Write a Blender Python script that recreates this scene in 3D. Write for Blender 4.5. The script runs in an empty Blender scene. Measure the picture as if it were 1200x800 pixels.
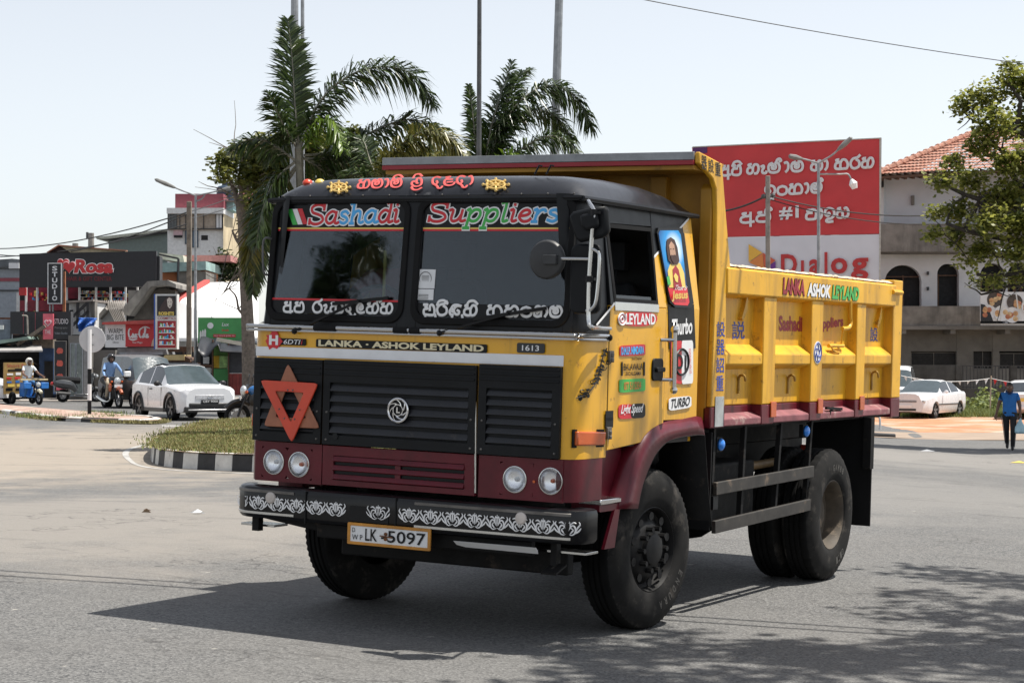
import bpy, math, random
from math import sin, cos, pi, radians, atan2, sqrt
from mathutils import Vector, Matrix
S = bpy.context.scene
COL = S.collection
# ---------------------------------------------------------------- camera, sky, sun, exposure
CAM = Vector((6.444, -10.173, 1.686)); YAW = 29.135; PIT = .558; FPX = 2319.5
cd = bpy.data.cameras.new('camera'); cam = bpy.data.objects.new('camera', cd); COL.objects.link(cam)
cam.location = CAM; cam.rotation_euler = (radians(90 + PIT), 0, radians(YAW))
cd.sensor_width = 36; cd.lens = FPX / 1200 * 36; cd.clip_start = .1; cd.clip_end = 5000
S.camera = cam
W = bpy.data.worlds.new('World'); S.world = W; W.use_nodes = True
nt = W.node_tree; nt.nodes.clear()
sky = nt.nodes.new('ShaderNodeTexSky'); sky.sky_type = 'NISHITA'; sky.sun_disc = False
SUNV = Vector((.336, .272, 1)).normalized()
sky.sun_elevation = math.asin(SUNV.z); sky.sun_rotation = atan2(SUNV.x, SUNV.y)
sky.air_density = 1.0; sky.dust_density = .5; sky.ozone_density = 2.6; sky.altitude = 0
bg = nt.nodes.new('ShaderNodeBackground'); bg.inputs[1].default_value = .117
wo = nt.nodes.new('ShaderNodeOutputWorld')
hz_ = nt.nodes.new('ShaderNodeHueSaturation'); hz_.inputs['Saturation'].default_value = .30      # thin milky overcast of the hot season
nt.links.new(sky.outputs[0], hz_.inputs['Color']); nt.links.new(hz_.outputs[0], bg.inputs[0]); nt.links.new(bg.outputs[0], wo.inputs[0])
sl = bpy.data.lights.new('sun', 'SUN'); sl.energy = 5.0; sl.angle = radians(.5); sl.color = (1, .95, .87)
sun = bpy.data.objects.new('sun', sl); COL.objects.link(sun)
sun.rotation_euler = SUNV.to_track_quat('Z', 'Y').to_euler(); sun.location = (20, 15, 60)
S.view_settings.view_transform = 'Standard'; S.view_settings.look = 'None'
S.view_settings.exposure = 0.5; S.view_settings.gamma = 1
S.render.engine = 'CYCLES'; S.cycles.max_bounces = 6; S.cycles.transparent_max_bounces = 12
S.cycles.use_denoising = True

# ---------------------------------------------------------------- photograph geometry (pixels of the 1200x800 photo)
_y, _p = radians(YAW), radians(PIT)
FW = Vector((-sin(_y) * cos(_p), cos(_y) * cos(_p), sin(_p))); RT = Vector((cos(_y), sin(_y), 0)); UP = RT.cross(FW)
def ray(u, v): return FW + RT * ((u - 600) / FPX) - UP * ((v - 400) / FPX)
def at(u, v, D): return CAM + ray(u, v) * D
TRO = radians(1.868)                      # the truck leans with the camber of the road
def tob(p):
    x, z = p.x, p.z - .6
    return Vector((x * cos(TRO) - z * sin(TRO), p.y, .6 + x * sin(TRO) + z * cos(TRO)))
CB = tob(CAM)
def bray(u, v): return tob(CAM + ray(u, v)) - CB
def hit(u, v, p0, n):
    d = bray(u, v); p0 = Vector(p0); n = Vector(n)
    return CB + d * ((p0 - CB).dot(n) / d.dot(n))
def FR(u, v, y=0.0): return hit(u, v, (0, y, 0), (0, 1, 0))       # on a plane y = const of the truck
def SD(u, v, x=1.17): return hit(u, v, (x, 0, 0), (1, 0, 0))      # on a plane x = const of the truck
def sm(a, b, x):
    t = max(0, min(1, (x - a) / (b - a))); return t * t * (3 - 2 * t)
def ground_z(x, y):
    d = Vector((x - CAM.x, y - CAM.y, 0)); D = d.dot(FW); L = d.dot(RT)
    xc = max(-4.5, min(2.6, x))
    near = .0399 - .0326 * xc
    far = -.42 * sm(3, 12, L)
    t = sm(17, 30, D)
    return near * (1 - t) + far * t
def gp(u, D):                              # ground point seen in column u at depth D
    p = at(u, 400, D); return Vector((p.x, p.y, ground_z(p.x, p.y)))

# ---------------------------------------------------------------- mesh helpers
class MB:
    def __init__(s): s.v = []; s.f = []; s.m = []; s.s = []
    def add(s, vs, fs, m=0, smooth=False):
        b = len(s.v); s.v += [tuple(v) for v in vs]
        for f in fs: s.f.append(tuple(i + b for i in f)); s.m.append(m); s.s.append(smooth)
        return s
    def box(s, x0, x1, y0, y1, z0, z1, m=0):
        if x0 > x1: x0, x1 = x1, x0
        if y0 > y1: y0, y1 = y1, y0
        if z0 > z1: z0, z1 = z1, z0
        return s.add([(x, y, z) for x in (x0, x1) for y in (y0, y1) for z in (z0, z1)],
                     [(0, 1, 3, 2), (4, 6, 7, 5), (0, 4, 5, 1), (2, 3, 7, 6), (0, 2, 6, 4), (1, 5, 7, 3)], m)
    def obox(s, c, size, R=None, m=0):
        R = R or Matrix.Identity(3); c = Vector(c); h = [k / 2 for k in size]
        return s.add([c + R @ Vector((x * h[0], y * h[1], z * h[2])) for x in (-1, 1) for y in (-1, 1) for z in (-1, 1)],
                     [(0, 1, 3, 2), (4, 6, 7, 5), (0, 4, 5, 1), (2, 3, 7, 6), (0, 2, 6, 4), (1, 5, 7, 3)], m)
    def prism(s, poly, fn, d0, d1, m=0):
        n = len(poly)
        vs = [fn(a, b, d0) for a, b in poly] + [fn(a, b, d1) for a, b in poly]
        fs = [tuple(range(n))[::-1], tuple(range(n, 2 * n))] + [(i, (i + 1) % n, n + (i + 1) % n, n + i) for i in range(n)]
        return s.add(vs, fs, m)
    def bar(s, a, b, w, h, m=0, up=(0, 0, 1)):
        a, b = Vector(a), Vector(b); d = b - a; L = d.length; d = d.normalized(); u = Vector(up)
        x = d.cross(u)
        if x.length < 1e-4: x = d.cross(Vector((1, 0, 0)))
        x.normalize(); z = x.cross(d)
        return s.obox((a + b) / 2, (w, L, h), Matrix((x, d, z)).transposed(), m)
    def tube(s, pts, r, n=8, m=0, closed=False, cap=True, smooth=True):
        pts = [Vector(p) for p in pts]; k = len(pts); rs = r if isinstance(r, (list, tuple)) else [r] * k
        vs = []; ref = None
        for i, p in enumerate(pts):
            a = pts[(i - 1) % k] if (closed or i > 0) else p; b = pts[(i + 1) % k] if (closed or i < k - 1) else p
            t = (b - a)
            t = t.normalized() if t.length > 1e-9 else Vector((0, 0, 1))
            if ref is None:
                ref = t.cross(Vector((0, 0, 1)))
                if ref.length < .05: ref = t.cross(Vector((1, 0, 0)))
                ref.normalize()
            else:
                ref = ref - t * ref.dot(t)
                if ref.length < 1e-6: ref = t.cross(Vector((.3, .5, .8)))
                ref.normalize()
            o = t.cross(ref)
            vs += [p + (ref * cos(2 * pi * j / n) + o * sin(2 * pi * j / n)) * rs[i] for j in range(n)]
        fs = []
        for i in range(k if closed else k - 1):
            a, b = i * n, ((i + 1) % k) * n
            fs += [(a + j, a + (j + 1) % n, b + (j + 1) % n, b + j) for j in range(n)]
        s.add(vs, fs, m, smooth)
        if cap and not closed:
            b = len(s.v) - len(vs)
            s.f.append(tuple(b + j for j in range(n))[::-1]); s.m.append(m); s.s.append(False)
            s.f.append(tuple(b + (k - 1) * n + j for j in range(n))); s.m.append(m); s.s.append(False)
        return s
    def cyl(s, a, b, r, n=16, m=0, r2=None): return s.tube([a, b], [r, r if r2 is None else r2], n, m)
    def lathe(s, prof, o, ax, n=24, m=0, ms=None):
        o = Vector(o); ax = Vector(ax).normalized(); e = ax.cross(Vector((0, 0, 1)))
        if e.length < .05: e = ax.cross(Vector((1, 0, 0)))
        e.normalize(); q = ax.cross(e); k = len(prof)
        vs = [o + ax * h + (e * cos(2 * pi * j / n) + q * sin(2 * pi * j / n)) * r for r, h in prof for j in range(n)]
        for i in range(k - 1):
            pass
        b = len(s.v); s.v += [tuple(v) for v in vs]
        for i in range(k - 1):
            for j in range(n):
                s.f.append((b + i * n + j, b + i * n + (j + 1) % n, b + (i + 1) * n + (j + 1) % n, b + (i + 1) * n + j))
                s.m.append(ms[i] if ms else m); s.s.append(True)
        return s
    def ball(s, c, r, n=12, m=0, sc=(1, 1, 1)):
        c = Vector(c); k = max(4, n // 2); vs = []; fs = []
        for i in range(k + 1):
            th = pi * i / k
            for j in range(n):
                ph = 2 * pi * j / n
                vs.append(c + Vector((sin(th) * cos(ph) * sc[0], sin(th) * sin(ph) * sc[1], cos(th) * sc[2])) * r)
        for i in range(k):
            for j in range(n): fs.append((i * n + j, (i + 1) * n + j, (i + 1) * n + (j + 1) % n, i * n + (j + 1) % n))
        return s.add(vs, fs, m, True)
    def grid(s, fn, nu, nv, m=0, smooth=True):
        return s.add([fn(i / nu, j / nv) for j in range(nv + 1) for i in range(nu + 1)],
                     [(j * (nu + 1) + i, j * (nu + 1) + i + 1, (j + 1) * (nu + 1) + i + 1, (j + 1) * (nu + 1) + i) for j in range(nv) for i in range(nu)], m, smooth)
    def ring(s, outer, inner, fn, d0, d1, m=0):
        n = len(outer)
        vs = [fn(a, b, d) for d in (d0, d1) for P in (outer, inner) for a, b in P]
        fs = []
        for i in range(n):
            j = (i + 1) % n
            fs += [(i, n + i, n + j, j), (2 * n + i, 2 * n + j, 3 * n + j, 3 * n + i), (i, j, 2 * n + j, 2 * n + i), (n + i, 3 * n + i, 3 * n + j, n + j)]
        return s.add(vs, fs, m)
    def parts(s, name, mat, parent=None, **kw):      # every loose piece becomes an object of its own
        par = list(range(len(s.v)))
        def find(a):
            while par[a] != a: par[a] = par[par[a]]; a = par[a]
            return a
        for f in s.f:
            for i in f[1:]: par[find(i)] = find(f[0])
        gs = {}
        for f, m, q in zip(s.f, s.m, s.s): gs.setdefault(find(f[0]), []).append((f, m, q))
        out = []
        for fs in gs.values():
            b = MB(); ix = {}
            for f, m, q in fs:
                for i in f:
                    if i not in ix: ix[i] = len(b.v); b.v.append(s.v[i])
                b.f.append(tuple(ix[i] for i in f)); b.m.append(m); b.s.append(q)
            out.append(b.build(name, mat, parent, **kw))
        return out
    def build(s, name, mat, parent=None, bevel=0, ang=35, loc=None, rot=None, solid=0):
        me = bpy.data.meshes.new(name); me.from_pydata(s.v, [], s.f)
        for mm in (mat if isinstance(mat, (list, tuple)) else [mat]): me.materials.append(mm)
        me.polygons.foreach_set('material_index', s.m)
        me.update()
        import bmesh
        bm = bmesh.new(); bm.from_mesh(me); bmesh.ops.recalc_face_normals(bm, faces=bm.faces); bm.to_mesh(me); bm.free()
        if any(s.s) or bevel:
            me.polygons.foreach_set('use_smooth', [True] * len(me.polygons)); me.set_sharp_from_angle(angle=radians(ang))
        o = bpy.data.objects.new(name, me); COL.objects.link(o)
        if parent: o.parent = parent
        if loc is not None: o.location = loc
        if rot is not None: o.rotation_euler = rot
        if solid:
            q = o.modifiers.new('Solid', 'SOLIDIFY'); q.thickness = solid
        if bevel:
            q = o.modifiers.new('Bevel', 'BEVEL'); q.width = bevel; q.segments = 2; q.limit_method = 'ANGLE'; q.angle_limit = radians(40)
        return o
def rrect(x0, x1, y0, y1, r, k=5):
    out = []
    for cx, cy, a in ((x1 - r, y1 - r, 0), (x0 + r, y1 - r, 90), (x0 + r, y0 + r, 180), (x1 - r, y0 + r, 270)):
        for i in range(k + 1):
            t = radians(a + 90 * i / k); out.append((cx + r * cos(t), cy + r * sin(t)))
    return out
def tag(o, label=None, cat=None, group=None, kind=None):
    if label: o['label'] = label
    if cat: o['category'] = cat
    if group: o['group'] = group
    if kind: o['kind'] = kind
    return o
def thing(name, label, cat, loc=(0, 0, 0), rot=(0, 0, 0), group=None):
    o = bpy.data.objects.new(name, None); COL.objects.link(o); o.location = loc; o.rotation_euler = rot
    o.empty_display_size = .3
    return tag(o, label, cat, group)
def dup(root, loc, rotz, label, scale=None):
    r = root.copy(); COL.objects.link(r); r.location = loc
    r.rotation_euler = (root.rotation_euler[0], root.rotation_euler[1], rotz); r['label'] = label
    if scale: r.scale = scale
    for ch in root.children:
        c = ch.copy(); COL.objects.link(c); c.parent = r
        for g in ch.children:
            d = g.copy(); COL.objects.link(d); d.parent = c
    return r
def crom(pts, k=5):
    pts = [Vector(p) for p in pts]; out = []
    for i in range(len(pts) - 1):
        a = pts[max(0, i - 1)]; b = pts[i]; c = pts[i + 1]; d = pts[min(len(pts) - 1, i + 2)]
        for j in range(k):
            t = j / k
            out.append(.5 * ((2 * b) + (c - a) * t + (2 * a - 5 * b + 4 * c - d) * t * t + (3 * b - a - 3 * c + d) * t ** 3))
    return out + [pts[-1]]

# ---------------------------------------------------------------- materials
def lin(r, g, b):
    f = lambda c: (c / 255 / 12.92) if c / 255 <= .04045 else ((c / 255 + .055) / 1.055) ** 2.4
    return (f(r), f(g), f(b))
def mat(name, col, rough=.5, metal=0, var=.15, scale=6, bump=0, bscale=60, coat=0, stain=None, spec=.5, dust=None, alpha=1, emit=None, streak=None):
    m = bpy.data.materials.new(name); m.use_nodes = True; n = m.node_tree.nodes; l = m.node_tree.links
    b = n['Principled BSDF']; b.inputs['Roughness'].default_value = rough; b.inputs['Metallic'].default_value = metal
    b.inputs['Specular IOR Level'].default_value = spec
    if coat: b.inputs['Coat Weight'].default_value = coat; b.inputs['Coat Roughness'].default_value = .08
    tc = n.new('ShaderNodeTexCoord')
    def noise(sc, det=5, ro=.6, vec=None):
        q = n.new('ShaderNodeTexNoise'); q.inputs['Scale'].default_value = sc; q.inputs['Detail'].default_value = det
        q.inputs['Roughness'].default_value = ro; l.new(vec or tc.outputs['Object'], q.inputs['Vector']); return q
    def ramp(src, a, bb):
        q = n.new('ShaderNodeMapRange'); q.inputs[1].default_value = a; q.inputs[2].default_value = bb; q.clamp = True
        l.new(src, q.inputs[0]); return q.outputs[0]
    def mix(fac, c1, c2, mode='MIX'):
        q = n.new('ShaderNodeMix'); q.data_type = 'RGBA'; q.blend_type = mode
        if isinstance(fac, float): q.inputs[0].default_value = fac
        else: l.new(fac, q.inputs[0])
        for i, c in ((6, c1), (7, c2)):
            if isinstance(c, tuple): q.inputs[i].default_value = (*c[:3], 1)
            else: l.new(c, q.inputs[i])
        return q.outputs[2]
    c = tuple(col)
    if var:
        ns = noise(scale)
        d = tuple(max(0, x * (1 - var * 1.3)) for x in c); u = tuple(min(1, x * (1 + var)) for x in c)
        c = mix(ramp(ns.outputs[0], .3, .7), d, u)
    if stain:
        sc, amt, ssc = stain; ns = noise(ssc, 8, .7)
        c = mix(ramp(ns.outputs[0], 1 - amt, 1 - amt + .12), c, tuple(sc))
    if streak:                              # vertical runs of dirt, a pattern of the surface itself
        sc, amt, ssc = streak
        mp = n.new('ShaderNodeMapping'); mp.inputs['Scale'].default_value = (ssc, ssc, ssc * .12); l.new(tc.outputs['Object'], mp.inputs[0])
        ns = noise(1, 6, .65, mp.outputs[0]); c = mix(ramp(ns.outputs[0], 1 - amt, 1 - amt + .25), c, tuple(sc))
    if dust:                                # dust lying on upward faces and in patches
        dc, amt = dust; ns = noise(9, 7, .7)
        c = mix(ramp(ns.outputs[0], .75 - amt, 1.05 - amt * .5), c, tuple(dc))
    if isinstance(c, tuple): b.inputs['Base Color'].default_value = (*c, 1)
    else: l.new(c, b.inputs['Base Color'])
    ns = noise(scale * 2.3, 4)
    mr = n.new('ShaderNodeMapRange'); mr.inputs[3].default_value = max(0, rough - .08); mr.inputs[4].default_value = min(1, rough + .1); l.new(ns.outputs[0], mr.inputs[0])
    l.new(mr.outputs[0], b.inputs['Roughness'])
    if bump:
        ns = noise(bscale, 6); bp = n.new('ShaderNodeBump'); bp.inputs['Strength'].default_value = bump; bp.inputs['Distance'].default_value = .01
        l.new(ns.outputs[0], bp.inputs['Height']); l.new(bp.outputs[0], b.inputs['Normal'])
    if emit: b.inputs['Emission Color'].default_value = (*emit[0], 1); b.inputs['Emission Strength'].default_value = emit[1]
    return m
def glass(name, tint=(.5, .55, .6), trans=.5, rough=.02):
    m = bpy.data.materials.new(name); m.use_nodes = True; n = m.node_tree.nodes; l = m.node_tree.links; n.remove(n['Principled BSDF'])
    t = n.new('ShaderNodeBsdfTransparent'); t.inputs[0].default_value = (*[x * trans for x in tint], 1)
    g = n.new('ShaderNodeBsdfGlossy'); g.inputs['Roughness'].default_value = rough; g.inputs[0].default_value = (.95, .97, 1, 1)
    tc = n.new('ShaderNodeTexCoord'); ns = n.new('ShaderNodeTexNoise'); ns.inputs['Scale'].default_value = 3; l.new(tc.outputs['Object'], ns.inputs['Vector'])
    bp = n.new('ShaderNodeBump'); bp.inputs['Strength'].default_value = .06; bp.inputs['Distance'].default_value = .02; l.new(ns.outputs[0], bp.inputs['Height'])
    l.new(bp.outputs[0], g.inputs['Normal'])
    f = n.new('ShaderNodeFresnel'); f.inputs[0].default_value = 1.5
    mx = n.new('ShaderNodeMixShader'); l.new(f.outputs[0], mx.inputs[0]); l.new(t.outputs[0], mx.inputs[1]); l.new(g.outputs[0], mx.inputs[2])
    l.new(mx.outputs[0], n['Material Output'].inputs[0]); return m
def leafmat(name, c1, c2, rough=.45, trans=.35):
    m = bpy.data.materials.new(name); m.use_nodes = True; n = m.node_tree.nodes; l = m.node_tree.links; b = n['Principled BSDF']
    b.inputs['Roughness'].default_value = rough
    tc = n.new('ShaderNodeTexCoord'); ns = n.new('ShaderNodeTexNoise'); ns.inputs['Scale'].default_value = 2.2; ns.inputs['Detail'].default_value = 6
    l.new(tc.outputs['Object'], ns.inputs['Vector'])
    wn = n.new('ShaderNodeTexWhiteNoise'); wn.noise_dimensions = '1D'; gn = n.new('ShaderNodeNewGeometry'); l.new(gn.outputs['Random Per Island'], wn.inputs[1])
    ad = n.new('ShaderNodeMath'); ad.operation = 'ADD'; l.new(ns.outputs[0], ad.inputs[0]); l.new(wn.outputs[0], ad.inputs[1])
    mr = n.new('ShaderNodeMapRange'); mr.inputs[1].default_value = .55; mr.inputs[2].default_value = 1.45; l.new(ad.outputs[0], mr.inputs[0])
    mx = n.new('ShaderNodeMix'); mx.data_type = 'RGBA'; mx.inputs[6].default_value = (*c1, 1); mx.inputs[7].default_value = (*c2, 1)
    l.new(mr.outputs[0], mx.inputs[0]); l.new(mx.outputs[2], b.inputs['Base Color'])
    tr = n.new('ShaderNodeBsdfTranslucent'); l.new(mx.outputs[2], tr.inputs[0])
    ms = n.new('ShaderNodeMixShader'); ms.inputs[0].default_value = trans; l.new(b.outputs[0], ms.inputs[1]); l.new(tr.outputs[0], ms.inputs[2])
    l.new(ms.outputs[0], n['Material Output'].inputs[0]); return m
RUST = (.16, .06, .02); DUST = (.42, .34, .26)
yellow = mat('yellow paint', (.76, .395, .016), .32, var=.07, scale=2.2, coat=.3, bump=.12, bscale=2.6, stain=(RUST, .385, 11), streak=((.36, .20, .04), .46, 5))
yellow_bed = mat('worn yellow paint', (.75, .40, .02), .45, var=.12, scale=2.5, bump=.15, bscale=3, stain=(RUST, .40, 9), streak=((.33, .17, .03), .5, 4))
maroon = mat('maroon paint', (.105, .005, .013), .4, spec=.3, bump=.1, bscale=3, var=.2, coat=.25, stain=((.12, .06, .05), .33, 5))
maroon_dusty = mat('dusty maroon paint', (.23, .075, .085), .6, var=.25, stain=((.4, .27, .24), .45, 5))
black = mat('black paint', (.008, .009, .011), .4, var=.2, coat=.05, spec=.22, stain=((.07, .065, .06), .3, 6))
blackroof = mat('worn black roof paint with painted glare', (.013, .014, .018), .30, var=.3, coat=.2, bump=.12, bscale=2.2, stain=((.16, .16, .165), .42, 2.6))  # grey patches put sun glare, along with wear, into the roof colour
rubber = mat('black rubber', (.009, .009, .0095), .75, spec=.2, var=.2)
plastic = mat('black plastic', (.007, .008, .0095), .5, var=.2, spec=.22, stain=((.06, .055, .05), .33, 8))
greyplastic = mat('grey plastic', (.03, .031, .033), .5, var=.2)
chassis_m = mat('oily black steel', (.007, .0068, .0068), .7, var=.4, spec=.25, stain=((.04, .03, .024), .42, 7), bump=.1)
steel = mat('dull steel', (.16, .15, .14), .5, .6, var=.3, stain=(RUST, .33, 8))
refl_m = mat('headlamp reflector', (.92, .92, .92), .28, 1, var=.02)
bumper_m = mat('glossy black bumper paint', (.006, .006, .007), .3, var=.15, coat=.15, spec=.3, stain=((.06, .055, .05), .3, 8))
shaded_y = mat('yellow paint darkened for shade', (.40, .20, .015), .55, var=.2, scale=2, stain=((.10, .055, .02), .4, 3))  # browner copy of the yellow: shade below the canopy put into the colour
chrome = mat('chrome', (.75, .75, .75), .12, 1, var=.05)
chromew = mat('worn chrome', (.62, .62, .61), .2, 1, var=.06, scale=3, stain=((.22, .16, .11), .27, 5))
white = mat('white paint', (.72, .73, .74), .4, var=.06, stain=((.4, .33, .25), .27, 9))
whitestrip = mat('white enamel strip', (.75, .76, .78), .35, var=.05, stain=(RUST, .36, 11))
vinyl_w = mat('white vinyl', (.8, .8, .8), .5, var=.03)
vinyl_k = mat('black vinyl', (.006, .006, .007), .4, spec=.25, var=.1)
vinyl_r = mat('red vinyl', (.6, .02, .03), .4, var=.05)
vinyl_dr = mat('dark red paint letters', (.32, .02, .03), .5, var=.1)
vinyl_g = mat('green vinyl', (.05, .42, .07), .4, var=.05)
vinyl_b = mat('sky blue vinyl', (.07, .4, .8), .4, var=.05)
vinyl_db = mat('blue paint letters', (.02, .055, .33), .5, var=.1)
vinyl_y = mat('yellow vinyl', (.75, .55, .12), .4, var=.05)
gold = mat('gold vinyl', (.72, .5, .17), .35, .3, var=.1)
salmon = mat('salmon red vinyl', (.7, .11, .1), .4, var=.05)
orange = mat('amber lens', (.55, .1, .015), .2, var=.1, coat=.5)
redplastic = mat('red reflector plastic', (.62, .06, .025), .35, var=.1, coat=.2)
redfaded = mat('faded red reflector plastic', (.34, .13, .07), .5, var=.25)
bark = mat('grey bark', (.16, .13, .105), .85, var=.35, scale=12, bump=.5, bscale=25)
barkd = mat('dark bark', (.05, .04, .032), .85, var=.35, scale=12, bump=.5, bscale=25)
palmbark = mat('palm stem', (.20, .19, .15), .7, var=.25, scale=10, bump=.3, bscale=18)
soil = mat('dry soil', (.22, .15, .095), .95, var=.3, scale=3, bump=.5, bscale=30)
redsoil = mat('red dirt', (.42, .195, .095), .95, var=.2, scale=.8, bump=.4, bscale=20, stain=((.46, .36, .28), .5, .5))
pale = mat('dusty concrete', (.30, .23, .175), .9, var=.15, scale=1, stain=((.3, .22, .16), .4, 1.5))
brickp = mat('dusty red block paving', (.36, .235, .19), .9, var=.18, scale=1.5, stain=((.42, .36, .29), .5, 1.2))
galv = mat('galvanised steel', (.30, .31, .32), .45, .5, var=.2, stain=((.2, .19, .17), .35, 4))
galv_d = mat('dark weathered steel', (.10, .10, .10), .5, .4, var=.25)
conc = mat('weathered concrete', (.27, .25, .225), .9, var=.25, scale=3, stain=((.12, .11, .10), .4, 3), bump=.2)
lampgrey = mat('lamp housing grey', (.20, .20, .19), .5, var=.15)
woodp = mat('old grey timber', (.20, .165, .13), .85, var=.3, scale=6, bump=.3)
cable_m = mat('black cable', (.03, .03, .03), .6)
windscreen_m = glass('windscreen glass', (.75, .82, .86), .85)
carglass = glass('car glass', (.3, .36, .4), .25)
lens_m = glass('headlamp lens', (.97, .98, 1), .97, .05)
interior = mat('dark cab lining', (.055, .05, .046), .7, var=.2)
seatm = mat('dark seat cloth', (.05, .05, .055), .8, var=.2)
# ---------------------------------------------------------------- ground
def asphalt():
    m = bpy.data.materials.new('worn asphalt'); m.use_nodes = True; n = m.node_tree.nodes; l = m.node_tree.links; b = n['Principled BSDF']
    tc = n.new('ShaderNodeTexCoord')
    def noise(sc, det=6, ro=.6, stretch=None):
        q = n.new('ShaderNodeTexNoise'); q.inputs['Scale'].default_value = sc; q.inputs['Detail'].default_value = det; q.inputs['Roughness'].default_value = ro
        if stretch:
            mp = n.new('ShaderNodeMapping'); mp.inputs['Scale'].default_value = stretch; mp.inputs['Rotation'].default_value = (0, 0, radians(-YAW)); l.new(tc.outputs['Object'], mp.inputs[0]); l.new(mp.outputs[0], q.inputs['Vector'])
        else: l.new(tc.outputs['Object'], q.inputs['Vector'])
        return q.outputs[0]
    def mr(src, a, c, lo=0, hi=1):
        q = n.new('ShaderNodeMapRange'); q.inputs[1].default_value = a; q.inputs[2].default_value = c; q.inputs[3].default_value = lo; q.inputs[4].default_value = hi; l.new(src, q.inputs[0]); return q.outputs[0]
    def mix(f, c1, c2, mode='MIX'):
        q = n.new('ShaderNodeMix'); q.data_type = 'RGBA'; q.blend_type = mode
        if isinstance(f, float): q.inputs[0].default_value = f
        else: l.new(f, q.inputs[0])
        for i, c in ((6, c1), (7, c2)):
            if isinstance(c, tuple): q.inputs[i].default_value = (*c, 1)
            else: l.new(c, q.inputs[i])
        return q.outputs[2]
    vo = n.new('ShaderNodeTexVoronoi'); vo.inputs['Scale'].default_value = 75; l.new(tc.outputs['Object'], vo.inputs['Vector'])
    base = mix(mr(vo.outputs['Color'], .2, .9), (.056, .057, .058), (.200, .198, .193))
    base = mix(mr(noise(190, 3), .62, .72), base, (.42, .41, .39))
    base = mix(mr(noise(.5, 6), .35, .68, 0, .55), base, (.155, .15, .142))
    # sand swept off the wheel tracks: a broad patch that lies to the left of the truck
    sx = n.new('ShaderNodeSeparateXYZ'); l.new(tc.outputs['Object'], sx.inputs[0])
    def dist(cx, cy, rx, ry):
        mp = n.new('ShaderNodeMapping'); mp.vector_type = 'TEXTURE'; mp.inputs['Location'].default_value = (cx, cy, 0); mp.inputs['Rotation'].default_value = (0, 0, radians(YAW)); mp.inputs['Scale'].default_value = (rx, ry, 1)
        l.new(tc.outputs['Object'], mp.inputs[0]); ln = n.new('ShaderNodeVectorMath'); ln.operation = 'LENGTH'; l.new(mp.outputs[0], ln.inputs[0]); return ln.outputs['Value']
    for (u, D, rx, ry, col, am) in SANDY:
        p = gp(u, D); d = dist(p.x, p.y, rx, ry); nz = noise(.9, 8, .65)
        ad = n.new('ShaderNodeMath'); ad.operation = 'ADD'; l.new(d, ad.inputs[0]); l.new(mr(nz, .3, .7, -.35, .35), ad.inputs[1])
        base = mix(mr(ad.outputs[0], 1.15, .55, 0, am), base, col)
    base = mix(mr(noise(1.0, 7, .6, (.35, 2.2, 1)), .58, .74, 0, .5), base, (.06, .06, .06))       # tyre marks, oil streaks
    def crack(sc, wd, am, st):              # thin wandering cracks and tar seams
        nn_ = noise(sc, 5, .55, st); q = n.new('ShaderNodeMath'); q.operation = 'SUBTRACT'; l.new(nn_, q.inputs[0]); q.inputs[1].default_value = .5
        a_ = n.new('ShaderNodeMath'); a_.operation = 'ABSOLUTE'; l.new(q.outputs[0], a_.inputs[0]); k_ = n.new('ShaderNodeMath'); k_.operation = 'MULTIPLY'
        l.new(mr(a_.outputs[0], wd, 0, 0, am), k_.inputs[0]); l.new(mr(noise(.35, 3), .48, .60), k_.inputs[1]); return k_.outputs[0]
    base = mix(crack(.55, .006, .75, None), base, (.045, .043, .042)); base = mix(crack(.9, .010, .5, (.25, 1.6, 1)), base, (.06, .058, .056))
    base = mix(mr(noise(7, 2), .73, .76, 0, .55), base, (.40, .38, .34))                           # pale chips and dried splashes
    base = mix(mr(noise(5.3, 3), .74, .77, 0, .6), base, (.06, .055, .05))
    l.new(base, b.inputs['Base Color']); b.inputs['Roughness'].default_value = .82; b.inputs['Specular IOR Level'].default_value = .35
    bp = n.new('ShaderNodeBump'); bp.inputs['Strength'].default_value = .55; bp.inputs['Distance'].default_value = .006
    ad = n.new('ShaderNodeMath'); ad.operation = 'ADD'; l.new(vo.outputs['Distance'], ad.inputs[0]); l.new(noise(160, 4), ad.inputs[1]); l.new(ad.outputs[0], bp.inputs['Height']); l.new(bp.outputs[0], b.inputs['Normal'])
    return m
SANDY = [(120, 19, 4.5, 5.0, (.25, .23, .205), .7), (60, 38, 9, 13, (.31, .268, .22), .85), (900, 26, 6, 6, (.22, .21, .195), .5), (1080, 40, 9, 6, (.25, .235, .215), .6)]
def sheet(name, pts_uD, m, lift, kind='structure', label=None, n=10):
    """a patch of ground lying on the terrain; corners given as (column, depth): near left, near right, far right, far left"""
    q = [gp(u, D) for u, D in pts_uD]
    def f(a, b):
        p = q[0].lerp(q[1], a).lerp(q[3].lerp(q[2], a), b); return Vector((p.x, p.y, ground_z(p.x, p.y) + lift))
    o = MB().grid(f, n, n).build(name, m); tag(o, label, kind=kind); return o
gm_ = MB()
Ls = [-1500, -600, -300, -150, -90, -60] + [-45 + 2.5 * i for i in range(37)] + [60, 90, 150, 300, 600, 1500]
Ds = [-300, -100, -40, -15, -5, 0] + [2 + 1.0 * i for i in range(34)] + [38, 42, 46, 50, 55, 60, 65, 70, 75, 80, 85, 90, 100, 120, 160, 250, 500, 1000, 2500]
vs = []
for D in Ds:
    for L in Ls:
        x = CAM.x + RT.x * L + FW.x * D; y = CAM.y + RT.y * L + FW.y * D; vs.append((x, y, ground_z(x, y)))
k = len(Ls)
gm_.add(vs, [(j * k + i, j * k + i + 1, (j + 1) * k + i + 1, (j + 1) * k + i) for j in range(len(Ds) - 1) for i in range(k - 1)], 0, True)
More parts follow.
